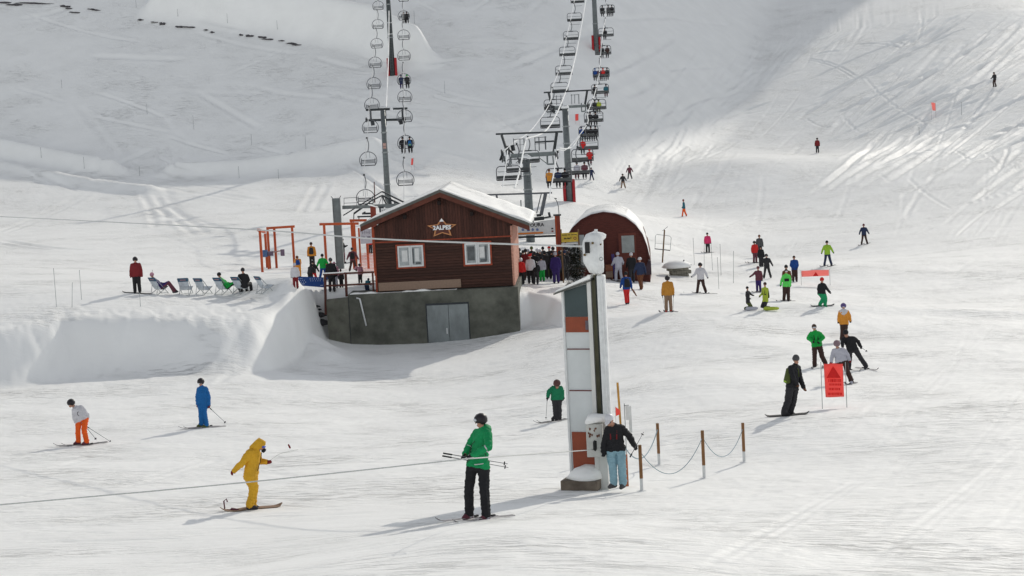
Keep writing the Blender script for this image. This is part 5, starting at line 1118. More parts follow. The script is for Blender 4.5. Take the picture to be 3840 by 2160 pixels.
    best = np.full(nf, 1e9); zn = np.zeros(nf, int); names = ['skin', 'jacket', 'trousers', 'glove', 'boot', 'hat', 'torso']; pr_ = dict(jacket=-.006, torso=-.006, trousers=0, glove=.0, boot=.0, skin=.0, hat=-.01)
    for z, a, b_, ra, rb in zones:
        d = seg_d(C, a, b_, ra, rb) + pr_[z]; u = d < best; best = np.where(u, d, best); zn = np.where(u, names.index(z), zn)
    if hood:   # face opening
        fc = hd + hf * .1 * k - np.array((0, 0, .02)); zn = np.where(np.linalg.norm((C - fc), axis=1) < .085 * k, 0, zn)
    # clean hem line: below the jacket hem is trousers
    u_ = (pc - sc) / np.linalg.norm(pc - sc); sdn = (C - pc) @ u_; lim = (.065 + coat * .55) * k + .006 * np.sin(C[:, 0] * 40)
    zn = np.where((zn == 6) & (sdn > lim), 2, zn); zn = np.where((zn == 2) & (sdn < lim), 1, zn); zn = np.where(zn == 6, 1, zn)
    return me2, zn, C, names, hd, hf, hem, k
from mathutils import noise as mnoise
def shell(me, faces_mask, off, name, fold=0.0):
    nv = len(me.vertices); co = np.empty(nv * 3); me.vertices.foreach_get('co', co); co = co.reshape(-1, 3)
    no = np.empty(nv * 3); me.vertices.foreach_get('normal', no) if hasattr(me.vertices[0], 'normal') else None; no = no.reshape(-1, 3)
    F_ = [list(me.polygons[i].vertices) for i in np.nonzero(faces_mask)[0]]; used = sorted({v for f in F_ for v in f}); mp = {v: i for i, v in enumerate(used)}
    m2 = bpy.data.meshes.new(name); m2.from_pydata([tuple(co[v] + no[v] * max(off + (fold * (abs(mnoise.noise(Vector(co[v]) * 7.0 + Vector((0, 0, co[v][2] * 9)))) * 1.8 - .45 + .5 * mnoise.noise(Vector(co[v]) * 22.0)) if fold else 0), .004)) for v in used], [], [[mp[v] for v in f] for f in F_]); m2.polygons.foreach_set('use_smooth', [True] * len(F_)); m2.update(); return m2
SKI_MATS = {}
def make_person(J, loc, f, cols, label, vox=.022, k=1.0, near=False, hood=False, flare=1.0, slim=1.0, coat=0.0, extra=(), hat=None, goggles=None, skis=None, board=None, pack=None, group=None, cache=None, zonefix=None, rz=0.0):
    """cols: jacket, trousers, glove, boot colours; clothing is laid over one continuous body"""
    key = cache
    if key and key in BODY: me, shells, hd, hf, hem = BODY[key]
    else:
        me, zn, C, names, hd, hf, hem, _ = body_mesh(J, f, vox, k, near, hood, flare, slim, coat)
        if zonefix: zn = zonefix(zn, C)
        me.polygons.foreach_set('use_smooth', [True] * len(me.polygons)); me.materials.clear(); me.materials.append(SKIN); shells = {}
        for i, (z, nm, off) in enumerate((('jacket', 'jacket', .007), ('trousers', 'trousers', .004), ('glove', 'gloves', .005), ('boot', 'boots', .006), ('hat', 'hood', .007))):
            msk = zn == names.index(z)
            if msk.sum() > 4:
                if z in ('glove', 'boot'):     # left and right each a part of its own
                    sL = np.array(J['hL' if z == 'glove' else 'aL']); sR = np.array(J['hR' if z == 'glove' else 'aR']); dl = np.linalg.norm(C - sL, axis=1) < np.linalg.norm(C - sR, axis=1)
                    for sd, mk in (('l', msk & dl), ('r', msk & ~dl)):
                        if mk.sum() > 3: shells[(z, sd)] = shell(me, mk, off, nm[:-1])
                else: shells[(z, '')] = shell(me, msk, off + (.006 if near else 0), nm, (.016 if near else .012) if z in ('jacket', 'trousers') else 0)
        if key: BODY[key] = (me, shells, hd, hf, hem)
    o = link(me, 'person', None, loc, rz, label, 'person', group)
    pal = dict(jacket=cols[0], trousers=cols[1], glove=cols[2] if len(cols) > 2 else 'black', boot=cols[3] if len(cols) > 3 else 'dark', hat=cols[4] if len(cols) > 4 else cols[0])
    for (z, sd), m_ in shells.items():
        m_ = m_.copy() if len(m_.materials) else m_; m_.materials.clear(); m_.materials.append(CL[pal[z]])
        link(m_, dict(jacket='jacket', trousers='trousers', glove='glove', boot='boot', hat='hood')[z], o)
    hdv = Vector(hd); hv = Vector(hf); up = Vector((0, 0, 1)); side = hv.cross(up).normalized()
    if hat:
        kind, mt = hat; b = MB(); R_ = Matrix((side, hv, side.cross(hv))).transposed()
        v, fc = ICO2
        if kind == 'helmet':
            b.add([hdv + R_ @ Vector((x * .132 * k, y * .145 * k - .012 * k, max(z * .137 * k + .045 * k, (.0 if y > .1 else -.055) * k))) for x, y, z in v], fc); hn = 'helmet'
        elif kind == 'beanie': b.add([hdv + R_ @ Vector((x * .108 * k, y * .115 * k - .01 * k, max(z * .125 * k + .065 * k, .025 * k if y > 0 else -.01 * k))) for x, y, z in v], fc); hn = 'woolly_hat'
        elif kind == 'cap':
            b.add([hdv + R_ @ Vector((x * .112 * k, y * .12 * k - .01 * k, max(z * .12 * k + .06 * k, .035 * k))) for x, y, z in v], fc); b.hull([(hdv + R_ @ Vector((-.05 * k, .13 * k, .04 * k)), .014), (hdv + R_ @ Vector((.05 * k, .13 * k, .04 * k)), .014), (hdv + R_ @ Vector((0, .19 * k, .025 * k)), .012), (hdv + R_ @ Vector((0, .05 * k, .06 * k)), .06)]); hn = 'peaked_cap'
        elif kind == 'santa': b.add([hdv + R_ @ Vector((x * .11 * k, y * .115 * k, max(z * .11 * k + .07 * k, .05 * k))) for x, y, z in v], fc); b.hull([(hdv + up * .14 * k, .08 * k), (hdv + up * .2 * k + side * .1 * k, .035 * k)]); hn = 'red_cap'
        elif kind == 'hair': b.add([hdv + R_ @ Vector((x * .10 * k, y * .105 * k - .02 * k, max(z * .118 * k + .04 * k, (.03 if y > 0 else -.08) * k))) for x, y, z in v], fc); hn = 'hair'
        b.build(hn, mt if not isinstance(mt, str) else CL[mt], o, smooth=True)
        if kind == 'santa': b = MB(); b.add([hdv + R_ @ Vector((x * .12 * k, y * .125 * k, z * .03 * k + .045 * k)) for x, y, z in v], fc); b.build('fur_brim', CL['white'], o, smooth=True)
    if goggles:
        b = MB(); c = hdv + hv * .085 * k + up * .022 * k; b.hull([(c + side * .045 * k, (.03 * k, .03 * k, .032 * k)), (c - side * .045 * k, (.03 * k, .03 * k, .032 * k)), (c + hv * .012 * k, .032 * k)]); b.build('goggles', goggles, o, smooth=True)
    elif near:
        for s in (-1, 1): MB().ball(hdv + hv * .098 * k + up * .022 * k + side * s * .032 * k, .009 * k).build('eye', M['black'], o)
    if pack:
        mt, fl = pack; sc = (Vector(J['sL']) + Vector(J['sR'])) / 2; pc = (Vector(J['pL']) + Vector(J['pR'])) / 2; bk = -Vector((f[0], f[1], 0)).normalized(); ln = (sc - pc); c1 = sc + bk * .17 * k - ln * .1; c2 = sc - ln * .72 + bk * .19 * k; sd = Vector((f[1], -f[0], 0)).normalized() * .09 * k
        b = MB(); b.hull([(c1 + sd * .8, .065 * k), (c1 - sd * .8, .065 * k), (c2 + sd, .085 * k), (c2 - sd, .085 * k)]); pk_ = b.build('backpack', CL[mt], o, smooth=True)
        if fl: b = MB(); b.hull([(c2 + sd * 1.1 + bk * .05, .03 * k), (c2 - sd * 1.1 + bk * .05, .03 * k), (c2 + bk * .07, .035)]); b.build('reflective_band', CL[fl], pk_, smooth=True)
        for s in (-1, 1):
            a0 = sc + bk * .13 * k + sd * s * .8; b = MB(); b.tube([a0, sc + sd * s * .85 + up * .085 * k, sc - bk * .11 * k + sd * s * .8 - ln * .1, sc - bk * .15 * k + sd * s * .8 - ln * .5], .018 * k, 6); b.build('strap', CL[mt], pk_, smooth=True)
    if skis:
        dv, ln, mt = skis[0], skis[1], skis[2]; dv = Vector((dv[0], dv[1], 0)).normalized(); pv = Vector((-dv.y, dv.x, 0)); slope = skis[3] if len(skis) > 3 else None
        for s in 'LR':
            a = Vector(J['a' + s]) - up * .115 * k; pr_ = []
            wl_ = o.location + a; V = []; n = 16
            for i in range(n + 1):
                u = i / n; d_ = (u - .45) * ln; p = a + dv * d_; wp = o.location + p; g_ = gz(wp.x, wp.y) - o.location.z if skis_on_ground(loc, a) else a.z
                zz = max(min(g_ + .025, a.z + .06), a.z - .25) if skis_on_ground(loc, a) else a.z + .01; tip = max(0, (u - .88) / .12); wd = .05 * (1 - .75 * tip ** 2) * (1 - .25 * math.sin(u * math.pi)) + .006; p = Vector((p.x, p.y, zz + .10 * tip ** 1.5)); V.append((p, wd))
            b = MB(); vs_ = []; fs_ = []
            for p, wd in V: vs_ += [p + pv * wd, p - pv * wd, p - pv * wd + up * .014, p + pv * wd + up * .014]
            for i in range(n):
                for q in range(4): fs_.append((i * 4 + q, i * 4 + (q + 1) % 4, i * 4 + 4 + (q + 1) % 4, i * 4 + 4 + q))
            fs_ += [(3, 2, 1, 0), (n * 4, n * 4 + 1, n * 4 + 2, n * 4 + 3)]; b.add(vs_, fs_); sk = b.build('ski', CL[mt] if isinstance(mt, str) else mt, o, smooth=False)
            mid = V[int(n * .45)][0]
            for q, l_ in ((.14, .08), (-.15, .09)): MB().box(mid + dv * q + up * .025, (.09, .055, .03), rz=math.atan2(dv.y, dv.x)).build('binding', CL['dark'], sk)
    if board:
        dv, ln, mt = board; dv = Vector((dv[0], dv[1], 0)).normalized(); pv = Vector((-dv.y, dv.x, 0)); a = (Vector(J['aL']) + Vector(J['aR'])) / 2 - up * .115 * k; vs_ = []; n = 18
        for i in range(n + 1):
            u = i / n; e = abs(2 * u - 1); p = a + dv * (u - .5) * ln; wp = Vector(loc) + p; zz = max(min(gz(wp.x, wp.y) - loc[2] + .02, a.z + .1), a.z - .2); tip = max(0, (e - .82) / .18); wd = .125 * math.sqrt(max(1 - tip ** 2.2, .03)) * (1 - .12 * (1 - e)); p = Vector((p.x, p.y, zz + .07 * tip ** 1.6))
            vs_ += [p + pv * wd, p - pv * wd, p - pv * wd + up * .016, p + pv * wd + up * .016]
        fs_ = [(i * 4 + q, i * 4 + (q + 1) % 4, i * 4 + 4 + (q + 1) % 4, i * 4 + 4 + q) for i in range(n) for q in range(4)] + [(3, 2, 1, 0), (n * 4, n * 4 + 1, n * 4 + 2, n * 4 + 3)]
        b = MB(); b.add(vs_, fs_); b.build('snowboard', CL[mt], o)
    return o
def skis_on_ground(loc, a): return a.z < .4
def pole_thing(a, c, label, top=.011, basket=True):
    a, c = np.array(a), np.array(c); r = empty('ski_pole', c, label, 'ski pole'); v = a - c; b = MB(); b.tube([(0, 0, 0), tuple(v * .86)], [.006, .009], 6); b.build('shaft', mat('pole_metal', (.12, .12, .13), .4, .1, 9, .02, metal=.4), r); MB().tube([tuple(v * .86), tuple(v)], .017, 8).build('grip', M['black'], r)
    if basket: e = v / np.linalg.norm(v); MB().tube([tuple(e * .06), tuple(e * .075)], .04, 10).build('basket', M['black'], r)
    return r
GOG = mat('goggle_lens', (.06, .07, .09), .15, .2, 5, .02, spec=.8); GOGW = mat('pale_goggles', (.55, .57, .6), .2, .2, 5, .02, spec=.8); GOGB = mat('blue_goggles', (.05, .10, .5), .15, .3, 5, .02, spec=.8); FACEW = mat('white_face_mask', (.5, .48, .5), .7, .1, 5, .1)
HELM = mat('dark_helmet', (.018, .015, .018), .45, .3, 6, .05); HELMW = mat('white_helmet', (.6, .6, .62), .4, .1, 6, .05)
def traced(sc, ox, oy, foot, pts, depth=None, tt=None):
    """joints read off the photograph, turned into metres at the distance of the feet"""
    fx, fy = foot[0] / sc + ox, foot[1] / sc + oy; g = gp(fx, fy) if tt is None else None
    if tt is not None: q = at(fx, fy, tt); g = np.array((q[0], q[1], gz(q[0], q[1])))
    t = (g - CAM) @ Fv; dd = depth or {}; J = {}
    for kk, (x, y) in pts.items():
        q = np.array(at(x / sc + ox, y / sc + oy, t)) - g; d = dd.get(kk, 0.0)
        if d: q = np.array(at(x / sc + ox, y / sc + oy, t + d)) - g
        J[kk] = tuple(q)
    return g, J, t
def pixw(g, x, y, sc, ox, oy, t): return np.array(at(x / sc + ox, y / sc + oy, t))
SK = mat('dark_ski', (.05, .045, .05), .4, .3, 4, .05); SKL = mat('pale_ski', (.32, .30, .30), .4, .3, 4, .05)
# 1 green-jacketed skier in front, holding the drag rope
S = (2.787, 1640, 1520)
g, J, t = traced(*S, (420, 1195), dict(head=(452, 172), neck=(478, 240), sL=(408, 292), sR=(528, 300), eL=(335, 420), hL=(275, 545), eR=(538, 440), hR=(318, 548), pL=(365, 612), pR=(485, 615), kL=(330, 880), kR=(492, 885), aL=(335, 1122), aR=(512, 1140)), dict(sL=.10, sR=-.14, eL=.12, eR=-.36, hL=-.06, hR=-.40, pL=.05, pR=-.05, kL=.06, kR=-.06, aL=.10, aR=-.12))
J['look'] = (-.93, -.30, -.12); J['tL'] = J['tR'] = (-.78, -.62, 0)
def stripe(zn, C): return zn
P1 = make_person(J, g, (-.88, -.48), ('green', 'black', 'black', 'maroon'), 'skier in a bright green jacket and black trousers gripping the drag rope', vox=.0125, near=True, hat=('helmet', HELM), skis=((-.78, -.62), 1.55, SKL), flare=1.08, slim=1.14)
for (x0, y0, x1_, y1_, dpt) in ((418, 412, 510, 458, -.36), (345, 590, 555, 605, -.25), (300, 436, 332, 442, -.05)):
    a_, c_ = pixw(g, x0, y0, *S, t + dpt) - g, pixw(g, x1_, y1_, *S, t + dpt) - g
MB().hull([(Vector(J['head']) + Vector((-.115, -.045, .055)), (.03, .05, .03)), (Vector(J['head']) + Vector((-.10, -.09, .05)), .028)]).build('goggles', GOGW, P1, smooth=True)
MB().hull([(Vector(J['sR']) + Vector((.02, .06, .05)), .07), (Vector(J['neck']) + Vector((.09, .05, .0)), .075), (Vector(J['neck']) + Vector((.02, .02, .03)), .07)]).build('hood', CL['green'], P1, smooth=True)
el, ha = Vector(J['eR']), Vector(J['hR']); d_ = (ha - el); b = MB(); b.tube([el + d_ * .10, el + d_ * .16], .081, 12); b.build('white_sleeve_stripe', CL['white'], P1, smooth=True)
el, ha = Vector(J['eL']), Vector(J['hL']); d_ = (ha - el); b = MB(); b.tube([el + d_ * .12, el + d_ * .17], .080, 12); b.build('white_sleeve_stripe', CL['white'], P1, smooth=True)
pc = (Vector(J['pL']) + Vector(J['pR'])) / 2; b = MB(); b.tube([pc + Vector((.235 * math.cos(a_) , .185 * math.sin(a_), .03 + .012 * math.cos(a_))) for a_ in [i * math.pi / 9 - .6 * math.pi for i in range(12)]], .010, 6); b.build('white_hem_piping', CL['white'], P1, smooth=True)
for i, (a_, c_) in enumerate((((60, 500), (735, 612)), ((52, 528), (742, 650)))):
    pole_thing(pixw(g, *a_, *S, t - .25 + .1 * i), pixw(g, *c_, *S, t - .05 + .12 * i), ['upper of the two ski poles held level by the green skier in front', 'lower of the two ski poles held level by the green skier in front'][i])
MB().tube([Vector(J['neck']) + Vector((-.06, -.10, -.10)), (Vector(J['neck']) + Vector(J['pL'])) / 2 + Vector((-.12, -.14, .05)), Vector(J['pL']) + Vector((-.10, -.13, .05))], .007, 5).build('zip', CL['dark'], P1)
MB().tube([(Vector(J['sR']) + Vector(J['pR'])) / 2 + Vector((-.06, -.19, .12)), (Vector(J['sR']) + Vector(J['pR'])) / 2 + Vector((.0, -.20, -.10))], .008, 5).build('pocket_zip', CL['dark'], P1)
for s_ in 'LR': an = Vector(J['a' + s_]); MB().hull([(an + Vector((0, 0, -.01)), .088), (an + Vector((0, 0, -.05)), .082)]).build('boot_cuff', CL['palegrey'], P1, smooth=True)
# 2 yellow snowboarder
S = (4.027, 820, 1600)
g, J, t = traced(*S, (490, 1250), dict(head=(640, 285), neck=(570, 345), sL=(470, 392), sR=(590, 420), eL=(345, 560), hL=(205, 690), eR=(610, 520), hR=(755, 535), pL=(455, 725), pR=(520, 730), kL=(540, 935), kR=(520, 950), aL=(470, 1180), aR=(515, 1185)), dict(sL=-.14, sR=.16, eL=-.22, hL=-.2, eR=.25, hR=.15, pL=-.10, pR=.10, kL=-.06, kR=.14, aL=-.07, aR=.16))
J['look'] = (.80, -.25, -.52); J['tL'] = J['tR'] = (.95, -.2, 0)
P2 = make_person(J, g, (.92, -.3), ('yellow', 'yellow', 'darkred', 'dark', 'yellow'), 'snowboarder in a yellow hooded one-piece suit with arms held out', vox=.014, near=True, hood=True, goggles=GOGB, slim=1.12, flare=1.05, board=((.93, .36), 1.45, 'tan'))
hd = Vector(J['head']); lk = Vector(J['look']).normalized(); MB().hull([(hd + lk * .085 - Vector((0, 0, .06)), .05), (hd + lk * .06 - Vector((0, 0, .085)), .055)]).build('black_face_mask', CL['black'], P2, smooth=True)
MB().hull([(hd - lk * .02 + Vector((-.02, 0, .05)), .125), (hd + lk * .05 + Vector((0, 0, .075)), .085), (Vector(J['neck']) + Vector((-.06, 0, .03)), .12)]).build('peaked_hood', CL['yellow'], P2, smooth=True)
b = MB(); b.tube([Vector(J['neck']) + Vector((.125, -.07, -.06)), (Vector(J['neck']) + Vector(J['pR'])) / 2 + Vector((.15, -.13, .05)), Vector(J['pR']) + Vector((.13, -.16, .12))], .008, 5); b.build('zip', CL['black'], P2)
bp = pixw(g, 200, 1262, *S, t - .1) - g; b = MB(); b.tube([bp, bp + Vector((-.16, 0, .02)), bp + Vector((-.17, 0, .22)), bp + Vector((-.11, 0, .27)), bp + Vector((-.09, 0, .2))], .018, 6); b.hull([(bp + Vector((.0, 0, .02)), .04), (bp + Vector((.14, 0, .0)), .03)]); b.build('rear_binding', CL['maroon'], P2)
a_, c_, e_ = pixw(g, 790, 500, *S, t), pixw(g, 940, 405, *S, t + .6), pixw(g, 1200, 345, *S, t + 1.6); cable('tow_line', [a_, c_, e_], .006, rp2, 'thin tow line running from the hand of the yellow snowboarder'); a_ = pixw(g, 1057, 300, *S, t + 1.0); tow_o = [x for x in COL.objects if x.name.startswith('tow_line')][0]; MB().hull([((0, 0, .04), .02), ((.03, 0, -.03), .022)]).build('tow_handle', CL['darkred'], tow_o, Vector(a_) - tow_o.location)
# 3 white-capped skier beside the mast
S = (3.15, 2180, 1400)
g, J, t = traced(*S, (430, 1350), dict(head=(332, 560), neck=(385, 615), sL=(318, 655), sR=(462, 640), eL=(268, 830), hL=(262, 960), eR=(562, 735), hR=(645, 890), pL=(345, 885), pR=(462, 885), kL=(372, 1100), kR=(478, 1100), aL=(385, 1290), aR=(492, 1295)), dict(head=-.16, neck=-.05, hL=-.05, hR=-.1, kL=-.05, kR=-.08), tt=45.0)
J['look'] = (-.42, -.75, -.5); J['tL'] = (-.7, -.6, 0); J['tR'] = (-.4, -.9, 0)
P3 = make_person(J, g, (-.25, -.95), ('black', 'paleblue', 'black', 'grey'), 'skier in a black top, pale blue trousers and white cap beside the mast', vox=.014, near=True, hat=('cap', HELMW), goggles=GOG, slim=1.1, flare=.98, pack=('darkred', None))
pole_thing(pixw(g, 575, 990, *S, t - .1), pixw(g, 738, 690, *S, t - .2), 'ski pole carried point upward by the white-capped skier')
# 4 blue skier
S = (3.788, 180, 1380)
g, J, t = traced(*S, (2215, 850), dict(head=(2170, 212), neck=(2182, 262), sL=(2146, 300), sR=(2240, 296), eL=(2122, 405), hL=(2127, 540), eR=(2282, 405), hR=(2286, 560), pL=(2165, 485), pR=(2225, 485), kL=(2172, 640), kR=(2222, 645), aL=(2178, 790), aR=(2252, 800)), dict(kL=-.08, kR=-.08))
J['tL'] = J['tR'] = (-.85, -.53, 0); J['look'] = (-.25, -.95, -.1)
make_person(J, g, (-.45, -.9), ('blue', 'blue', 'darkred', 'olive'), 'skier all in bright blue with ski poles trailing behind', vox=.018, near=True, hat=('helmet', HELM), goggles=GOGW, skis=((-.85, -.53), 1.6, SKL))
pole_thing(pixw(g, 2290, 560, *S, t), pixw(g, 2530, 785, *S, t + .5), 'ski pole trailing behind the blue skier')
# 5 orange trousers
g, J, t = traced(*S, (470, 1095), dict(head=(328, 512), neck=(385, 552), sL=(372, 600), sR=(470, 560), eL=(375, 700), hL=(410, 790), eR=(560, 680), hR=(518, 815), pL=(440, 715), pR=(535, 700), kL=(425, 880), kR=(512, 880), aL=(432, 1035), aR=(548, 1038)), dict(head=-.1, sL=-.1, eL=-.1, kL=-.1, kR=-.08))
J['tL'] = J['tR'] = (-.85, -.53, 0); J['look'] = (-.75, -.6, -.25)
P5 = make_person(J, g, (-.6, -.8), ('white', 'orange_red', 'dark', 'maroon'), 'bent skier in a white jacket and orange trousers, leftmost on the piste', vox=.018, near=True, hat=('helmet', HELM), goggles=GOGW, skis=((-.9, -.42), 1.55, SK))
jv = (Vector(J['sR']) + Vector(J['pL'])) / 2; MB().tube([jv + Vector((.0, -.17, .08)), jv + Vector((-.05, -.175, .03)), jv + Vector((-.04, -.17, -.04)), jv + Vector((.0, -.16, -.08))], .012, 5).build('chest_mark', CL['dark'], P5)
for i, (x, y) in enumerate(((690, 1022), (903, 1056))): pole_thing(pixw(g, 525 + 8 * i, 820, *S, t), pixw(g, x, y, *S, t + .4 + .2 * i), ['shorter-looking trailing ski pole of the skier in orange trousers', 'longer trailing ski pole of the skier in orange trousers'][i])
# 6 green boy
S = (5.571, 1900, 1380)
g, J, t = traced(*S, (1060, 1110), dict(head=(1052, 345), neck=(1050, 430), sL=(965, 420), sR=(1130, 425), eL=(885, 490), hL=(852, 625), eR=(1160, 510), hR=(1172, 640), pL=(1010, 625), pR=(1090, 625), kL=(1018, 800), kR=(1092, 800), aL=(1028, 1000), aR=(1100, 1000)), dict(head=-.18, neck=-.1, eL=-.05, hL=-.1))
J['tL'] = J['tR'] = (-.9, -.45, 0); J['look'] = (-.1, -.85, -.5)
make_person(J, g, (-.15, -.95), ('teal_green', 'dark', 'dark', 'dark'), 'crouching young skier in a green jacket just left of the white cabinet', vox=.018, near=True, hat=('helmet', cloth('brown_helmet', (.09, .04, .035))), goggles=GOG, skis=((-.95, -.3), 1.5, SK), slim=1.1)
pole_thing(pixw(g, 850, 620, *S, t), pixw(g, 820, 1080, *S, t - .1), 'thin ski pole planted left of the crouching young skier')
# 7-11 the group at the large banner
S = (3.018, 2860, 1120)
g, J, t = traced(*S, (290, 1325), dict(head=(378, 700), neck=(372, 748), sL=(315, 785), sR=(398, 778), eL=(345, 900), hL=(395, 985), eR=(428, 915), hR=(478, 1035), pL=(312, 985), pR=(362, 985), kL=(285, 1165), kR=(348, 1155), aL=(240, 1285), aR=(310, 1285)), dict(sL=-.12, sR=.12, eL=-.2, hL=-.1, eR=.15, pL=-.08, pR=.08, kL=-.08, kR=.1, aL=-.15, aR=.15))
J['tL'] = J['tR'] = (.8, -.1, 0); J['look'] = (.85, .4, -.1)
make_person(J, g, (.9, .2), ('black', 'dark', 'brown', 'black'), 'snowboarder in black with a green-trimmed backpack left of the large red banner', vox=.016, near=True, hat=('beanie', 'grey'), pack=('olive', 'yellow_green'), slim=1.2, board=((.95, -.1), 1.35, 'black'))
g, J, t = traced(*S, (640, 775), dict(head=(583, 330), neck=(592, 368), sL=(548, 398), sR=(645, 395), eL=(515, 448), hL=(575, 492), eR=(688, 440), hR=(625, 500), pL=(588, 525), pR=(640, 520), kL=(588, 655), kR=(672, 650), aL=(588, 755), aR=(712, 735)), dict(hL=-.25, hR=-.25, eL=-.08, eR=-.08))
make_person(J, g, (-.1, -1), ('brightgreen', 'darkbrown', 'black', 'dark'), 'man in a vivid green jacket and brown trousers standing behind the large red banner', vox=.02, near=True, hat=('hair', HAIR), goggles=GOGW, pack=('black', None), skis=((-.3, -.9), 1.3, SKL))
g, J, t = traced(*S, (1080, 800), dict(head=(942, 400), neck=(960, 432), sL=(918, 455), sR=(1035, 450), eL=(902, 500), hL=(905, 545), eR=(1082, 490), hR=(1112, 552), pL=(985, 575), pR=(1045, 565), kL=(985, 690), kR=(1098, 655), aL=(975, 790), aR=(1168, 760)), dict(head=-.15, hL=-.25, eL=-.15))
J['look'] = (-.4, -.8, -.35)
make_person(J, g, (-.45, -.9), ('black', 'dark', 'black', 'dark'), 'leaning skier in black with white goggles pushed up on a dark cap', vox=.02, near=True, hat=('beanie', 'black'), goggles=None, skis=((.5, -.8), 1.3, SKL))
g2, J2, t2_ = g, J, t; pole_thing(pixw(g, 1112, 548, *S, t), pixw(g, 1187, 602, *S, t + .1), 'ski pole pointing back from the leaning skier in black')
g, J, t = traced(*S, (940, 965), dict(head=(840, 522), neck=(850, 568), sL=(808, 590), sR=(915, 582), eL=(788, 650), hL=(770, 725), eR=(962, 640), hR=(985, 705), pL=(852, 690), pR=(925, 690), kL=(858, 800), kR=(952, 800), aL=(850, 925), aR=(1003, 925)), dict(head=-.16, neck=-.08))
J['look'] = (-.1, -.85, -.45)
make_person(J, g, (-.15, -1), ('palegrey', 'darkbrown', 'darkred', 'palegrey'), 'skier in a white jacket bending forward directly behind the large red banner', vox=.02, near=True, hat=('helmet', cloth('mauve_helmet', (.22, .15, .17))), goggles=GOGW, skis=((-.5, -.85), 1.2, SK))
g, J, t = traced(*S, (915, 475), dict(head=(915, 92), neck=(915, 125), sL=(878, 148), sR=(958, 148), eL=(862, 205), hL=(856, 268), eR=(985, 200), hR=(992, 258), pL=(900, 275), pR=(942, 275), kL=(900, 370), kR=(938, 370), aL=(892, 455), aR=(932, 455)))
P = make_person(J, g, (0, -1), ('orange', 'darkbrown', 'black', 'dark'), 'skier in an orange and white jacket, highest of the group near the large banner', vox=.022, hat=('helmet', cloth('violet_helmet', (.10, .07, .2))), goggles=GOGW)
sc_ = (Vector(J['sL']) + Vector(J['sR'])) / 2; MB().hull([(Vector(J['sL']) + Vector((.01, -.01, 0)), .088), (Vector(J['sR']) + Vector((-.01, -.01, 0)), .088), (sc_ + Vector((0, -.05, -.12)), .13), (Vector(J['neck']), .09)]).build('white_yoke', CL['white'], P, smooth=True)
# 12-13
S = (4.025, 2740, 840)
g, J, t = traced(*S, (1395, 1240), dict(head=(1380, 858), neck=(1375, 895), sL=(1338, 925), sR=(1412, 918), eL=(1322, 985), hL=(1345, 1045), eR=(1452, 975), hR=(1502, 1040), pL=(1345, 1035), pR=(1395, 1035), kL=(1398, 1120), kR=(1432, 1125), aL=(1345, 1215), aR=(1425, 1220)))
make_person(J, g, (.35, -.9), ('black', 'green2', 'black', 'green2'), 'crouched snowboarder with a red hat, black jacket and green trousers', vox=.022, hat=('beanie', 'red'), slim=1.12, board=((.95, .3), 1.3, 'grey'))
g, J, t = traced(*S, (845, 1160), dict(head=(838, 672), neck=(845, 712), sL=(800, 735), sR=(888, 735), eL=(790, 800), hL=(800, 870), eR=(905, 800), hR=(908, 870), pL=(815, 900), pR=(868, 900), kL=(815, 1020), kR=(868, 1020), aL=(805, 1145), aR=(870, 1145)))
make_person(J, g + np.array((.05, .35, 0)), (0, -1), ('brown', 'navy', 'black', 'dark'), 'adult in a brown jacket standing close behind the lime-jacketed skier', vox=.022, hat=('beanie', 'black'))
g, J, t = traced(*S, (840, 1165), dict(head=(838, 718), neck=(838, 755), sL=(798, 785), sR=(882, 785), eL=(768, 850), hL=(752, 935), eR=(900, 855), hR=(898, 935), pL=(815, 930), pR=(865, 930), kL=(812, 1040), kR=(870, 1040), aL=(803, 1140), aR=(873, 1140)))
P = make_person(J, g, (0, -1), ('lime', 'darkbrown', 'black', 'dark'), 'skier in a lime green jacket with a black chest panel on the right piste', vox=.022, hat=('hair', HAIR), goggles=GOGW, slim=1.2, skis=((-.7, -.6), 1.2, SKL))
c_ = (Vector(J['sL']) + Vector(J['sR'])) / 2 * .62 + (Vector(J['pL']) + Vector(J['pR'])) / 2 * .38; MB().box(c_ + Vector((0, -.17, .0)), (.26, .03, .16)).build('black_chest_panel', CL['black'], P, bevel=.01)
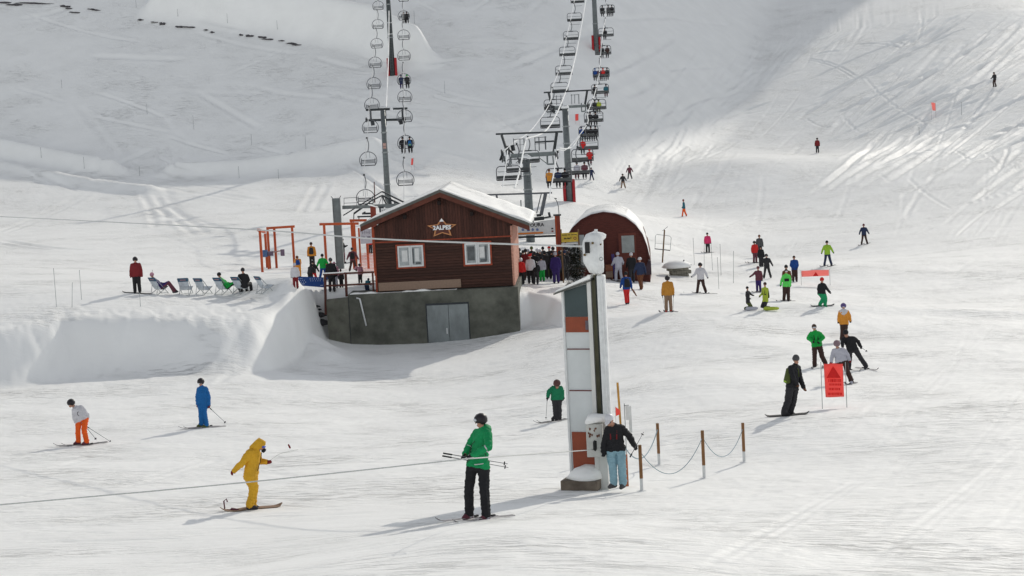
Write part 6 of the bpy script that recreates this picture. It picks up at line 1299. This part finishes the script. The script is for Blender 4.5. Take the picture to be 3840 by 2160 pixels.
# ---- stock poses, in body heights (x to the picture's right, y away, z up), facing the camera
def pose(kind, H, flipx=False, wide=1.0):
    B = dict(head=(0, 0, .925), neck=(0, .005, .845), sL=(-.105, 0, .80), sR=(.105, 0, .80), eL=(-.145, .01, .64), eR=(.145, .01, .64), hL=(-.155, -.03, .47), hR=(.155, -.03, .47), pL=(-.052, 0, .51), pR=(.052, 0, .51), kL=(-.06, -.02, .29), kR=(.06, -.02, .29), aL=(-.065, 0, .07), aR=(.065, 0, .07))
    if kind == 'ski': B.update(head=(0, -.06, .89), neck=(0, -.03, .82), sL=(-.105, -.02, .775), sR=(.105, -.02, .775), eL=(-.17, -.04, .63), eR=(.17, -.04, .63), hL=(-.19, -.16, .55), hR=(.19, -.16, .55), kL=(-.08, -.07, .28), kR=(.08, -.07, .28), aL=(-.10, 0, .07), aR=(.10, 0, .07))
    if kind == 'wide': B.update(kL=(-.09, -.03, .28), kR=(.09, -.03, .28), aL=(-.13, 0, .07), aR=(.15, 0, .075), eL=(-.18, .0, .66), hL=(-.24, -.05, .52), eR=(.18, 0, .66), hR=(.24, -.05, .52))
    if kind == 'walk': B.update(kL=(-.05, -.08, .29), aL=(-.05, -.06, .07), kR=(.05, .05, .29), aR=(.06, .16, .09), eL=(-.14, .05, .64), hL=(-.15, .08, .49), eR=(.15, -.05, .65), hR=(.16, -.13, .52))
    if kind == 'walkside': B.update(sL=(-.02, -.10, .80), sR=(.02, .10, .80), pL=(-.0, -.05, .51), pR=(.0, .05, .51), kL=(.05, -.05, .29), aL=(.09, -.05, .07), kR=(-.03, .05, .28), aR=(-.12, .05, .09), eL=(-.06, -.13, .65), hL=(.05, -.13, .53), eR=(.07, .13, .65), hR=(.0, .14, .5), head=(.02, 0, .925))
    if kind == 'armL': B.update(eL=(-.20, -.03, .70), hL=(-.32, -.08, .62))
    if kind == 'bend': B.update(head=(.0, -.22, .78), neck=(0, -.17, .74), sL=(-.10, -.13, .71), sR=(.10, -.13, .71), eL=(-.13, -.2, .58), eR=(.13, -.2, .58), hL=(-.1, -.28, .47), hR=(.1, -.28, .47), kL=(-.07, -.06, .28), kR=(.07, -.06, .28))
    if kind == 'photo': B.update(eL=(-.12, -.06, .67), hL=(-.05, -.18, .72), eR=(.12, -.06, .67), hR=(.05, -.18, .72))
    if kind == 'kneel': B.update(head=(0, 0, .95), pL=(-.06, 0, .36), pR=(.06, 0, .36), kL=(-.07, -.14, .14), kR=(.07, -.14, .14), aL=(-.07, .12, .09), aR=(.07, .12, .09), hL=(-.13, -.2, .5), hR=(.2, -.2, .62), eR=(.17, -.08, .68), sL=(-.115, 0, .80), sR=(.115, 0, .80))
    return {a: tuple(np.array(b) * H * (wide if False else 1)) for a, b in B.items()}
def rotJ(J, a):
    c, s = math.cos(a), math.sin(a); return {k: (v[0] * c - v[1] * s, v[0] * s + v[1] * c, v[2]) for k, v in J.items()}
def stand(px, py, hpx, kind, face, cols, label, **kw):
    """face: heading in degrees, 0 = towards the camera, 180 = away, 90 = to the picture's right"""
    g = gp(px, py); dz = kw.pop('back', 0)
    if dz: g = g + np.array((g[0] / g[1] * dz, dz, 0)); g[2] = gz(g[0], g[1])
    t = (g - CAM) @ Fv; H = hpx * t / FPX / {'ski': .96, 'bend': .9, 'kneel': 1.04}.get(kind, 1.0); k = (H / 1.75) ** .9; a = R(face); J = rotJ(pose(kind, H), a); J.update({q: rotJ({'x': v}, a)['x'] for q, v in kw.pop('J', {}).items()})
    sk = kw.pop('sk', None); f = (math.sin(a), -math.cos(a))
    if sk is not None: kw['skis'] = ((math.sin(R(sk)), -math.cos(R(sk))), .92 * H, kw.pop('skm', SK))
    bd = kw.pop('bd', None)
    if bd: kw['board'] = ((math.cos(R(bd[0])), math.sin(R(bd[0]))), .85 * H, bd[1])
    HS.append((round(H, 2), label)); return make_person(J, g, f, cols, label, vox=max(.02, .026 * k), k=k, **kw), g, t, J
HS = []
def poles_of(g, J, t, who, dx=(-.05, .12), ln=1.05):
    for s, w_ in (('L', 'left'), ('R', 'right')):
        h = np.array(J['h' + s]) + g; x = h[0] + dx[0 if s == 'L' else 1]; y = h[1] + .15; pole_thing(h, (x, y, gz(x, y)), f'ski pole on the {w_} of {who}')
_, g, t, J = stand(2508, 1170, 135, 'stand', 180, ('mustard', 'tan', 'black', 'red'), 'skier in a mustard jacket, tan trousers and red boots seen from behind', hat=('helmet', HELM), sk=200); poles_of(g, J, t, 'the mustard-jacketed skier')
stand(2352, 1142, 120, 'walk', 190, ('blue2', 'red', 'dark', 'dark'), 'walker in a blue jacket, red trousers and black backpack carrying a snowboard', hat=('beanie', 'black'), pack=('black', None))
pm_ = gp(2378, 1118); b = MB(); b.hull([((-.16, 0, .62), (.03, .05, .03)), ((.0, 0, .35), (.05, .09, .05)), ((.13, 0, .12), (.03, .05, .03))]); b.build('snowboard', CL['brown'], None, pm_, label='brown snowboard carried slanting by the walker in red trousers', cat='snowboard')
stand(2404, 1086, 120, 'walk', 20 + 180, ('navy', 'brown', 'black', 'brown'), 'person in navy jacket and rust brown trousers with pale hood by the round hut', hat=('cap', HELMW), slim=1.15)
stand(2371, 1060, 112, 'walk', 175, ('black', 'dark', 'black', 'dark'), 'person in black with white hair between two walkers by the round hut', hat=('beanie', 'white'))
stand(2322, 1056, 108, 'ski', 190, ('palegrey', 'palegrey', 'grey', 'grey'), 'person in an all pale grey-white suit and bobble hat by the round hut', hat=('beanie', 'palegrey'), sk=200)
_, g, t, J = stand(2630, 1100, 114, 'wide', -15, ('white', 'darkbrown', 'black', 'dark'), 'skier in a white jacket with black sleeve panels gliding left below the block wall', hat=('helmet', HELM), J=dict(eL=(-.32, -.05, 1.12), hL=(-.5, -.1, 1.0)), sk=-70)
stand(2655, 948, 74, 'stand', 0, ('pink', 'dark', 'grey', 'dark'), 'small skier in a hot pink jacket among the thin grey poles', hat=('beanie', 'dark'), sk=-40, skm=SKL)
stand(2566, 813, 64, 'walkside', 200, ('teal', 'orange_red', 'grey', 'dark'), 'snowboarder in a teal jacket and orange-red trousers on the open slope above the round hut', hat=('beanie', 'darkred'))
stand(2362, 672, 52, 'wide', 0, ('maroon', 'grey', 'dark', 'dark'), 'distant skier in a crimson jacket at the edge of the shade', hat=('helmet', HELM))
stand(2337, 706, 54, 'wide', 0, ('dark', 'tan', 'dark', 'dark'), 'distant skier in a dark jacket and tan trousers just below the crimson one', hat=('helmet', HELM))
stand(2219, 677, 48, 'wide', 0, ('navy', 'navy', 'dark', 'dark'), 'distant navy-clad skier right of the chairs at the edge of the shade', hat=('helmet', HELM))
stand(3066, 573, 55, 'stand', -20, ('darkred', 'dark', 'dark', 'dark'), 'distant skier in a red jacket alone on the sunny right slope', hat=('helmet', HELM))
stand(3731, 329, 54, 'ski', -60, ('dark', 'darkbrown', 'dark', 'dark'), 'distant dark skier highest on the far right slope', hat=('helmet', HELM), J=dict())
stand(3241, 916, 76, 'wide', 0, ('navy', 'darkbrown', 'dark', 'dark'), 'skier in a dark navy jacket upper right of the pale red banner', hat=('beanie', 'maroon'), sk=-30, skm=SKL)
stand(3104, 997, 94, 'wide', 0, ('yellow_green', 'navy', 'dark', 'dark'), 'skier in a bright yellow-green jacket above the pale red banner', hat=('beanie', 'black'), sk=-30, skm=SKL)
stand(2981, 1056, 97, 'stand', 5, ('blue2', 'darkbrown', 'dark', 'dark'), 'person in a blue jacket with hands in pockets left of the pale red banner', hat=('hair', HAIR), J=dict(hL=(-.12, -.18, .85), hR=(.12, -.18, .85)), slim=1.15)
stand(2832, 987, 82, 'stand', 20, ('red', 'maroon', 'dark', 'dark'), 'skier in a bright red jacket at the left of the tight upper group', hat=('helmet', HELM), sk=-60)
stand(2850, 962, 80, 'stand', 0, ('grey', 'dark', 'dark', 'dark'), 'tall skier in a dark grey jacket at the back of the tight upper group', hat=('beanie', 'brown'), slim=1.1)
stand(2855, 1000, 76, 'stand', 10, ('black', 'dark', 'dark', 'dark'), 'skier in black in the middle of the tight upper group', hat=('beanie', 'black'), slim=1.15)
stand(2877, 1044, 90, 'wide', 0, ('dark', 'dark', 'dark', 'dark'), 'skier in a plum jacket with pale goggles at the front of the upper group', hat=('helmet', HELM), goggles=GOGW)
stand(2846, 1097, 96, 'armL', -25, ('maroon', 'purple', 'dark', 'grey'), 'small skier in a maroon jacket and purple trousers stretching one arm left', hat=('beanie', 'maroon'), sk=-50, skm=SKL)
stand(2806, 1163, 88, 'kneel', 60, ('dark', 'olive', 'dark', 'grey'), 'person in dark clothes kneeling on the snow facing right', hat=('beanie', 'black'))
stand(2872, 1163, 104, 'kneel', -50, ('lime2', 'dark', 'dark', 'yellow_green'), 'person in a lime yellow jacket kneeling on the snow reaching left', hat=('beanie', 'darkbrown'), pack=('black', None))
gb_ = gp(2894, 1164)
MB().hull([((-.32, 0, .12), (.12, .12, .10)), ((.25, 0, .10), (.12, .12, .08))]).build('kit_bag', CL['lime2'], None, gb_ + np.array((0, -.1, 0)), label='long yellow-green bag lying beside the kneeling pair', cat='bag')
MB().hull([((-.2, 0, .10), (.1, .1, .1)), ((.25, 0, .1), (.1, .1, .08))]).build('kit_bag', CL['palegrey'], None, gp(2816, 1164) + np.array((0, -.15, 0)), label='pale grey bag lying in front of the darker kneeling person', cat='bag')
stand(516, 1100, 135, 'stand', 5, ('darkred', 'black', 'darkred', 'black'), 'lone man in a red jacket and black trousers standing on the left terrace', hat=('helmet', HELM), slim=1.1, bd=(0, 'grey'))
# behind the railing
stand(1120, 1040, 82, 'bend', 190, ('orange', 'orange', 'black', 'dark'), 'person in an orange suit with a blue backpack stooping beside the orange post', hat=('beanie', 'brown'), pack=('blue2', None), slim=1.15)
stand(1110, 1082, 95, 'stand', 185, ('white', 'darkred', 'dark', 'dark'), 'child in white jacket and dark red trousers at the left end of the blue banner', hat=('beanie', 'palegrey'))
stand(1165, 1068, 78, 'bend', 160, ('dark', 'black', 'black', 'dark'), 'person in dark clothes bending behind the blue banner', hat=('beanie', 'black'))
stand(1178, 1062, 84, 'wide', 180, ('black', 'red', 'black', 'dark'), 'person in a black jacket and red trousers behind the blue banner', hat=('beanie', 'black'))
stand(1172, 1004, 94, 'stand', 180, ('orange', 'black', 'black', 'dark'), 'person in a yellow-orange jacket with a black backpack seen from behind', hat=('beanie', 'darkbrown'), pack=('dark', None))
stand(1214, 1052, 98, 'wide', 180, ('brightgreen', 'blue2', 'black', 'dark'), 'person in a vivid green jacket and blue trousers seen from behind near the railing', hat=('beanie', 'black'))
stand(1246, 1088, 125, 'stand', 170, ('black', 'dark', 'black', 'dark'), 'person in a long black coat and greyish hat behind the railing', hat=('beanie', 'grey'), flare=1.2, coat=.1)
stand(1258, 1080, 96, 'stand', 190, ('palepink', 'palegrey', 'grey', 'grey'), 'person in pale pink partly hidden by the black coat behind the railing', hat=('beanie', 'palepink'))
stand(1281, 1078, 68, 'stand', 170, ('dark', 'black', 'black', 'dark'), 'small child in black behind the railing post', hat=('beanie', 'black'))
stand(1289, 988, 92, 'photo', 85, ('black', 'maroon', 'black', 'black'), 'person in black looking down at a camera beside the grey column', hat=('beanie', 'black'), sk=85)
stand(1325, 1018, 88, 'wide', 180, ('maroon', 'darkbrown', 'black', 'dark'), 'person in a dark red jacket with a black backpack seen from behind', hat=('beanie', 'dark'), pack=('black', None))
stand(1352, 1062, 72, 'stand', 200, ('palepink', 'dark', 'dark', 'dark'), 'child in a pale pink jacket near the left corner of the hut', hat=('helmet', HELM), J=dict(eR=(.2, 0, .9), hR=(.3, 0, .75)))
stand(1376, 1093, 62, 'bend', 150, ('teal', 'navy', 'navy', 'dark'), 'child in a blue-grey suit stooping at the left corner of the hut', hat=('beanie', 'navy'), slim=1.2)
stand(1390, 950, 70, 'stand', 150, ('red', 'dark', 'dark', 'dark'), 'person in a red jacket mostly hidden behind the orange netting', hat=('beanie', 'dark'))
# queue at the right of the hut
Q = [(1957, 1066, 98, 'stand', 180, ('red', 'black'), 'child in a red jacket at the right corner of the hut', ('helmet', HELMW)),
 (1976, 1052, 116, 'stand', 180, ('darkred', 'darkbrown'), 'adult in a dark red jacket behind the children by the hut corner', ('beanie', 'dark')),
 (1992, 1064, 108, 'stand', 175, ('white', 'black'), 'child in a white jacket with a pale hat and red brim in the queue', ('santa', 'red')),
 (2010, 1066, 86, 'bend', 170, ('black', 'dark'), 'person in black leaning beside the white-jacketed child', ('helmet', HELM)),
 (2034, 1056, 92, 'stand', 190, ('palegrey', 'brightgreen'), 'person in a white jacket and green trousers in the queue', ('beanie', 'black')),
 (2053, 1040, 88, 'stand', 185, ('olive', 'olive'), 'person in olive green clothes in the queue', ('beanie', 'grey')),
 (2064, 1034, 108, 'stand', 180, ('black', 'dark'), 'person with a bright red pointed cap above the queue', ('santa', 'red')),
 (2087, 1063, 116, 'stand', 182, ('purple', 'purple'), 'person in a dark purple coat with a white-trimmed hood in the queue', ('beanie', 'palegrey')),
 (2113, 1044, 118, 'stand', 180, ('black', 'dark'), 'tall person in black beside the dark conifer', ('beanie', 'black')),
 (2097, 1034, 104, 'stand', 178, ('dark', 'dark'), 'person in a charcoal jacket and maroon hat behind the purple coat', ('beanie', 'maroon')),
 (2020, 1038, 105, 'stand', 176, ('dark', 'dark'), 'person in a charcoal jacket with a white helmet in the middle of the queue', ('helmet', HELMW)),
 (2040, 1026, 100, 'stand', 184, ('grey', 'dark'), 'person in a grey jacket standing deep in the queue', ('beanie', 'black')),
 (1998, 1030, 104, 'stand', 181, ('black', 'black'), 'person in black with a dark green hat deep in the queue', ('beanie', 'olive')),
 (1952, 1032, 100, 'stand', 179, ('grey', 'dark'), 'person in grey half hidden by the right corner of the hut', ('beanie', 'dark')),
 (2078, 1024, 98, 'stand', 183, ('maroon', 'dark'), 'person in a maroon jacket at the back of the queue', ('helmet', HELM)),
 (2128, 1030, 104, 'stand', 177, ('darkbrown', 'dark'), 'person in dark brown partly behind the conifer', ('helmet', HELM))]
Q += [(1966, 1040, 100, 'stand', 178, ('black', 'dark'), 'person in black beside the adult in dark red, deep in the queue', ('beanie', 'black')), (1985, 1034, 98, 'stand', 183, ('dark', 'dark'), 'charcoal-clad person with a pale grey hat behind the red child', ('beanie', 'palegrey')),
 (2009, 1048, 104, 'stand', 180, ('black', 'black'), 'broad person in black right behind the pale-hatted child', ('helmet', HELM)), (2029, 1040, 102, 'stand', 177, ('black', 'dark'), 'person in black with a white hat band mid-queue', ('beanie', 'white')),
 (2046, 1046, 104, 'stand', 181, ('dark', 'dark'), 'dark-clad person between the green trousers and the olive clothes', ('helmet', HELM)), (2073, 1048, 106, 'stand', 179, ('black', 'black'), 'person in black just left of the purple coat', ('beanie', 'dark')),
 (2105, 1054, 112, 'stand', 181, ('dark', 'black'), 'dark-clad person just right of the purple coat', ('helmet', HELM)), (2140, 1040, 108, 'stand', 180, ('black', 'black'), 'person in black right behind the conifer', ('beanie', 'black')), (2122, 1050, 110, 'stand', 176, ('black', 'dark'), 'person in black with a navy hat at the left edge of the conifer', ('beanie', 'navy'))]
for px, py, h, kd, fa, co, lb, ht in Q: stand(px, py, h, kd, fa, co, lb, hat=ht, group=None, slim=1.1, flare=1.25 if 'coat' in lb else 1.0, coat=.28 if 'coat' in lb else 0, goggles=None)
# ------------------------------------------------------------------ riders on the chairs: backs to us, legs beyond the seat
def rider_pose(H=1.7):
    return {a: tuple(np.array(b) * H) for a, b in dict(head=(0, .02, .50), neck=(0, 0, .42), sL=(-.115, 0, .375), sR=(.115, 0, .375), eL=(-.15, .06, .22), eR=(.15, .06, .22), hL=(-.09, .24, .2), hR=(.09, .24, .2), pL=(-.055, .02, .09), pR=(.055, .02, .09), kL=(-.07, .26, .07), kR=(.07, .26, .07), aL=(-.07, .29, -.17), aR=(.07, .29, -.17)).items()}
def rider(key, i, off, cols, label, hat='black', pack=None, sk=True):
    gq, s = CHAIRS[(key, i)]; loc = np.array(gq) + np.array((off, .06 if key == 'ru' else .03, -1.93 if key == 'ru' else -1.97)); kk = .82 if key == 'ru' else .86
    o = make_person(rider_pose(1.7 * kk), loc, (0, 1), cols, label, vox=.026, k=kk, cache='rider' + key, hat=('beanie', hat), pack=pack)
    if sk:
        for sx in (-.1, .1): b = MB(); b.prism([(sx - .04, .1, -.40), (sx + .04, .1, -.40), (sx + .035, 1.15, -.30), (sx - .035, 1.15, -.30)], (0, 0, .02)); b.build('ski', SK, o)
RD = [('ru', 0, -.55, ('black', 'black'), 'black', 'rider in black at the left of the topmost chair of the right lift'), ('ru', 0, .12, ('grey', 'dark'), 'grey', 'rider in grey in the middle of the topmost chair of the right lift'), ('ru', 0, .52, ('black', 'grey'), 'black', 'rider in black at the right of the topmost chair of the right lift'),
 ('ru', 1, -.12, ('black', 'black'), 'black', 'single dark rider on the second chair from the top of the right lift'), ('ru', 2, -.1, ('black', 'dark'), 'dark', 'rider in black on the third chair from the top beside the red foot boards'), ('ru', 2, .45, ('darkbrown', 'dark'), 'black', 'rider in dark brown on the third chair from the top of the right lift'),
 ('ru', 3, -.6, ('blue2', 'dark'), 'blue', 'rider in blue at the left of the fourth chair from the top'), ('ru', 3, -.15, ('maroon', 'maroon'), 'maroon', 'rider in maroon second from the left on the fourth chair from the top'), ('ru', 3, .2, ('red', 'dark'), 'red', 'rider in red on the fourth chair from the top of the right lift'), ('ru', 3, .6, ('dark', 'dark'), 'black', 'rider in charcoal at the right of the fourth chair from the top'),
 ('ru', 4, -.5, ('black', 'black'), 'black', 'rider in black on the fifth chair from the top of the right lift'), ('ru', 4, .58, ('teal', 'maroon'), 'black', 'rider in a blue-teal jacket and maroon trousers on the fifth chair from the top'), ('ru', 5, -.2, ('black', 'black'), 'black', 'rider in black beside the olive one on the sixth chair from the top'), ('ru', 5, .15, ('lime2', 'olive'), 'olive', 'rider in olive green on the sixth chair from the top'),
 ('ru', 6, -.3, ('black', 'dark'), 'black', 'left one of the two black riders on the seventh chair from the top'), ('ru', 6, .18, ('black', 'dark'), 'black', 'right one of the two black riders on the seventh chair from the top'), ('ru', 7, -.6, ('blue2', 'teal'), 'navy', 'rider in dark blue at the left of the full eighth chair from the top'), ('ru', 7, -.2, ('black', 'dark'), 'black', 'second rider from the left on the full eighth chair from the top'),
 ('ru', 7, .2, ('black', 'dark'), 'dark', 'third rider from the left on the full eighth chair from the top'), ('ru', 7, .58, ('black', 'dark'), 'black', 'rightmost rider on the full eighth chair from the top'), ('ru', 8, -.4, ('red', 'grey'), 'grey', 'rider in red with a grey hat on the ninth chair from the top'), ('ru', 9, .55, ('red', 'maroon'), 'red', 'rider all in bright red at the right of the tenth chair from the top'),
 ('ru', 10, -.1, ('palegrey', 'maroon'), 'grey', 'rider in a pale jacket on the second lowest occupied chair'), ('ru', 10, .45, ('maroon', 'dark'), 'black', 'rider in a dark red jacket on the second lowest occupied chair'), ('ru', 11, -.62, ('orange', 'dark'), 'brown', 'rider in an orange jacket at the left of the lowest occupied chair'), ('ru', 11, -.05, ('navy', 'black'), 'dark', 'rider in navy in the middle of the lowest occupied chair'), ('ru', 11, .4, ('black', 'black'), 'black', 'rider in black at the right of the lowest occupied chair'),
 ('lu', 1, -.02, ('grey', 'dark'), 'grey', 'rider in grey on the second chair from the top of the left lift'), ('lu', 1, .32, ('black', 'black'), 'black', 'rider in black on the second chair from the top of the left lift'), ('lu', 4, -.26, ('navy', 'purple'), 'navy', 'rider in navy on the fifth chair from the top of the left lift'), ('lu', 4, .28, ('black', 'dark'), 'brightgreen', 'rider in black with a green hat on the fifth chair of the left lift'),
 ('lu', 7, -.24, ('black', 'black'), 'black', 'rider in black at the left of the lowest occupied chair of the left lift'), ('lu', 7, .30, ('black', 'black'), 'black', 'rider with a blue and yellow backpack on the left lift')]
for key, i, off, co, ht, lb in RD: rider(key, i, off, co, lb, ht, pack=('blue', 'yellow_green') if 'backpack' in lb else None)
# ------------------------------------------------------------------ deckchairs on the terrace
def deckchair(px, py, rot, label, first=[None]):
    g = gp(px, py)
    if first[0] is None:
        r = empty('deckchair', g, label, 'deckchair', 'deckchairs in a row on the terrace'); fr = M['lightsteel']; fab = cloth('pale_deck_fabric', (.50, .54, .58)); hb = cloth('blue_deck_header', (.05, .11, .17))
        # open towards local +x: head at -x top, seat sags to +x
        for y in (-.33, .33):
            MB().beam((-.52, y, 1.0), (.42, y, -.0), .028).build('side_rail', fr, r); MB().beam((-.45, y, -.02), (.45, y, .44), .028).build('side_rail', fr, r)
            MB().beam((-.42, y * .8, 0), (-.25, y * .8, .7), .02).build('prop', fr, r)
        MB().beam((.42, -.33, 0.02), (.42, .33, .02), .025).build('foot_bar', fr, r); MB().beam((-.45, -.33, 0), (-.45, .33, 0), .025).build('foot_bar', fr, r)
        pr_ = [(-.52, 1.0), (-.40, .78), (-.27, .52), (-.10, .30), (.10, .25), (.28, .32), (.44, .44)]; V = []
        for x, z in pr_: V += [(x, -.30, z), (x, .30, z), (x + .01, .30, z - .012), (x + .01, -.30, z - .012)]
        def strip(a, b_): return [(i * 4 + q, i * 4 + (q + 1) % 4, i * 4 + 4 + (q + 1) % 4, i * 4 + 4 + q) for i in range(a, b_) for q in range(4)]
        b = MB(); b.add(V, strip(0, 6)); c = b.build('sling', fab, r, smooth=False)
        b = MB(); V = []
        for x, z in ((-.535, 1.02), (-.425, .80)): V += [(x - .012, -.31, z), (x - .012, .31, z), (x + .03, .31, z + .005), (x + .03, -.31, z + .005)]
        b.add(V, strip(0, 1) + [(3, 2, 1, 0), (4, 5, 6, 7)]); h = b.build('header_band', hb, r); MB().box((-.50, 0, .905), (.012, .34, .06), tilt=Matrix.Rotation(R(28), 3, 'Y').inverted()).build('print', cloth('faded_pink_print', (.35, .2, .22)), h)
        first[0] = r; kids_cache(r); r.scale = (.84,) * 3; r.rotation_euler = (0, 0, R(rot)); return g
    r = copy_tree(first[0], None, label); r.location = g; r.scale = (.84,) * 3; r.rotation_euler = (0, 0, R(rot)); return g
DC = [(598, 1102, 50, 'deckchair with a person in purple lying in it, leftmost of the row'), (697, 1103, 85, 'empty deckchair facing straight away, second from the left'), (764, 1103, 60, 'empty deckchair turned a little right, third from the left'), (838, 1102, 55, 'deckchair with a person in green leaning back in it'), (905, 1099, 55, 'deckchair half hidden by the seated man in black'), (994, 1098, 40, 'deckchair at the right end of the row near the blue banner')]
dl = [deckchair(*q) for q in DC]
def lounger(g, rot, cols, label, hat, up=False):
    H = 1.7; J = dict(head=(-.30, 0, .92), neck=(-.24, 0, .78), sL=(-.18, -.19, .70), sR=(-.18, .19, .70), eL=(.0, -.25, .50), eR=(.0, .25, .50), hL=(.18, -.16, .50), hR=(.18, .16, .50), pL=(.08, -.1, .36), pR=(.08, .1, .36), kL=(.50, -.12, .55), kR=(.48, .12, .52), aL=(.72, -.12, .13), aR=(.75, .12, .13), look=(.9, 0, -.1))
    if up: J = dict(head=(-.02, 0, 1.12), neck=(.0, 0, .98), sL=(-.02, -.21, .90), sR=(-.02, .21, .90), eL=(.05, -.27, .66), eR=(.05, .27, .66), hL=(.25, -.1, .56), hR=(.25, .1, .56), pL=(.05, -.1, .40), pR=(.05, .1, .40), kL=(.45, -.13, .45), kR=(.45, .13, .45), aL=(.5, -.13, .12), aR=(.5, .13, .12), look=(.9, 0, -.1))
    a = R(rot); J = rotJ(J, a); make_person(J, g, (math.cos(a), math.sin(a)), cols, label, vox=.024, k=.97, hat=(('hair', HAIR) if hat is None else ('beanie', hat)))
lounger(dl[0], 50 - 45, ('purple', 'maroon', 'dark', 'dark'), 'person in a purple jacket lying in the leftmost deckchair', 'palepink')
lounger(dl[3] + np.array((.15, 0, 0)), 5, ('brightgreen', 'black', 'black', 'black'), 'person in a green jacket and black trousers leaning back in a deckchair', 'black')
lounger(dl[4] + np.array((.20, -.3, 0)), 70, ('black', 'black', 'dark', 'black'), 'man in a black jacket sitting upright with his back turned beside the deckchairs', 'dark', up=True)
# throwaway prototypes were all placed; report body heights while building
print('HEIGHTS', sorted(HS)[:6], sorted(HS)[-6:])
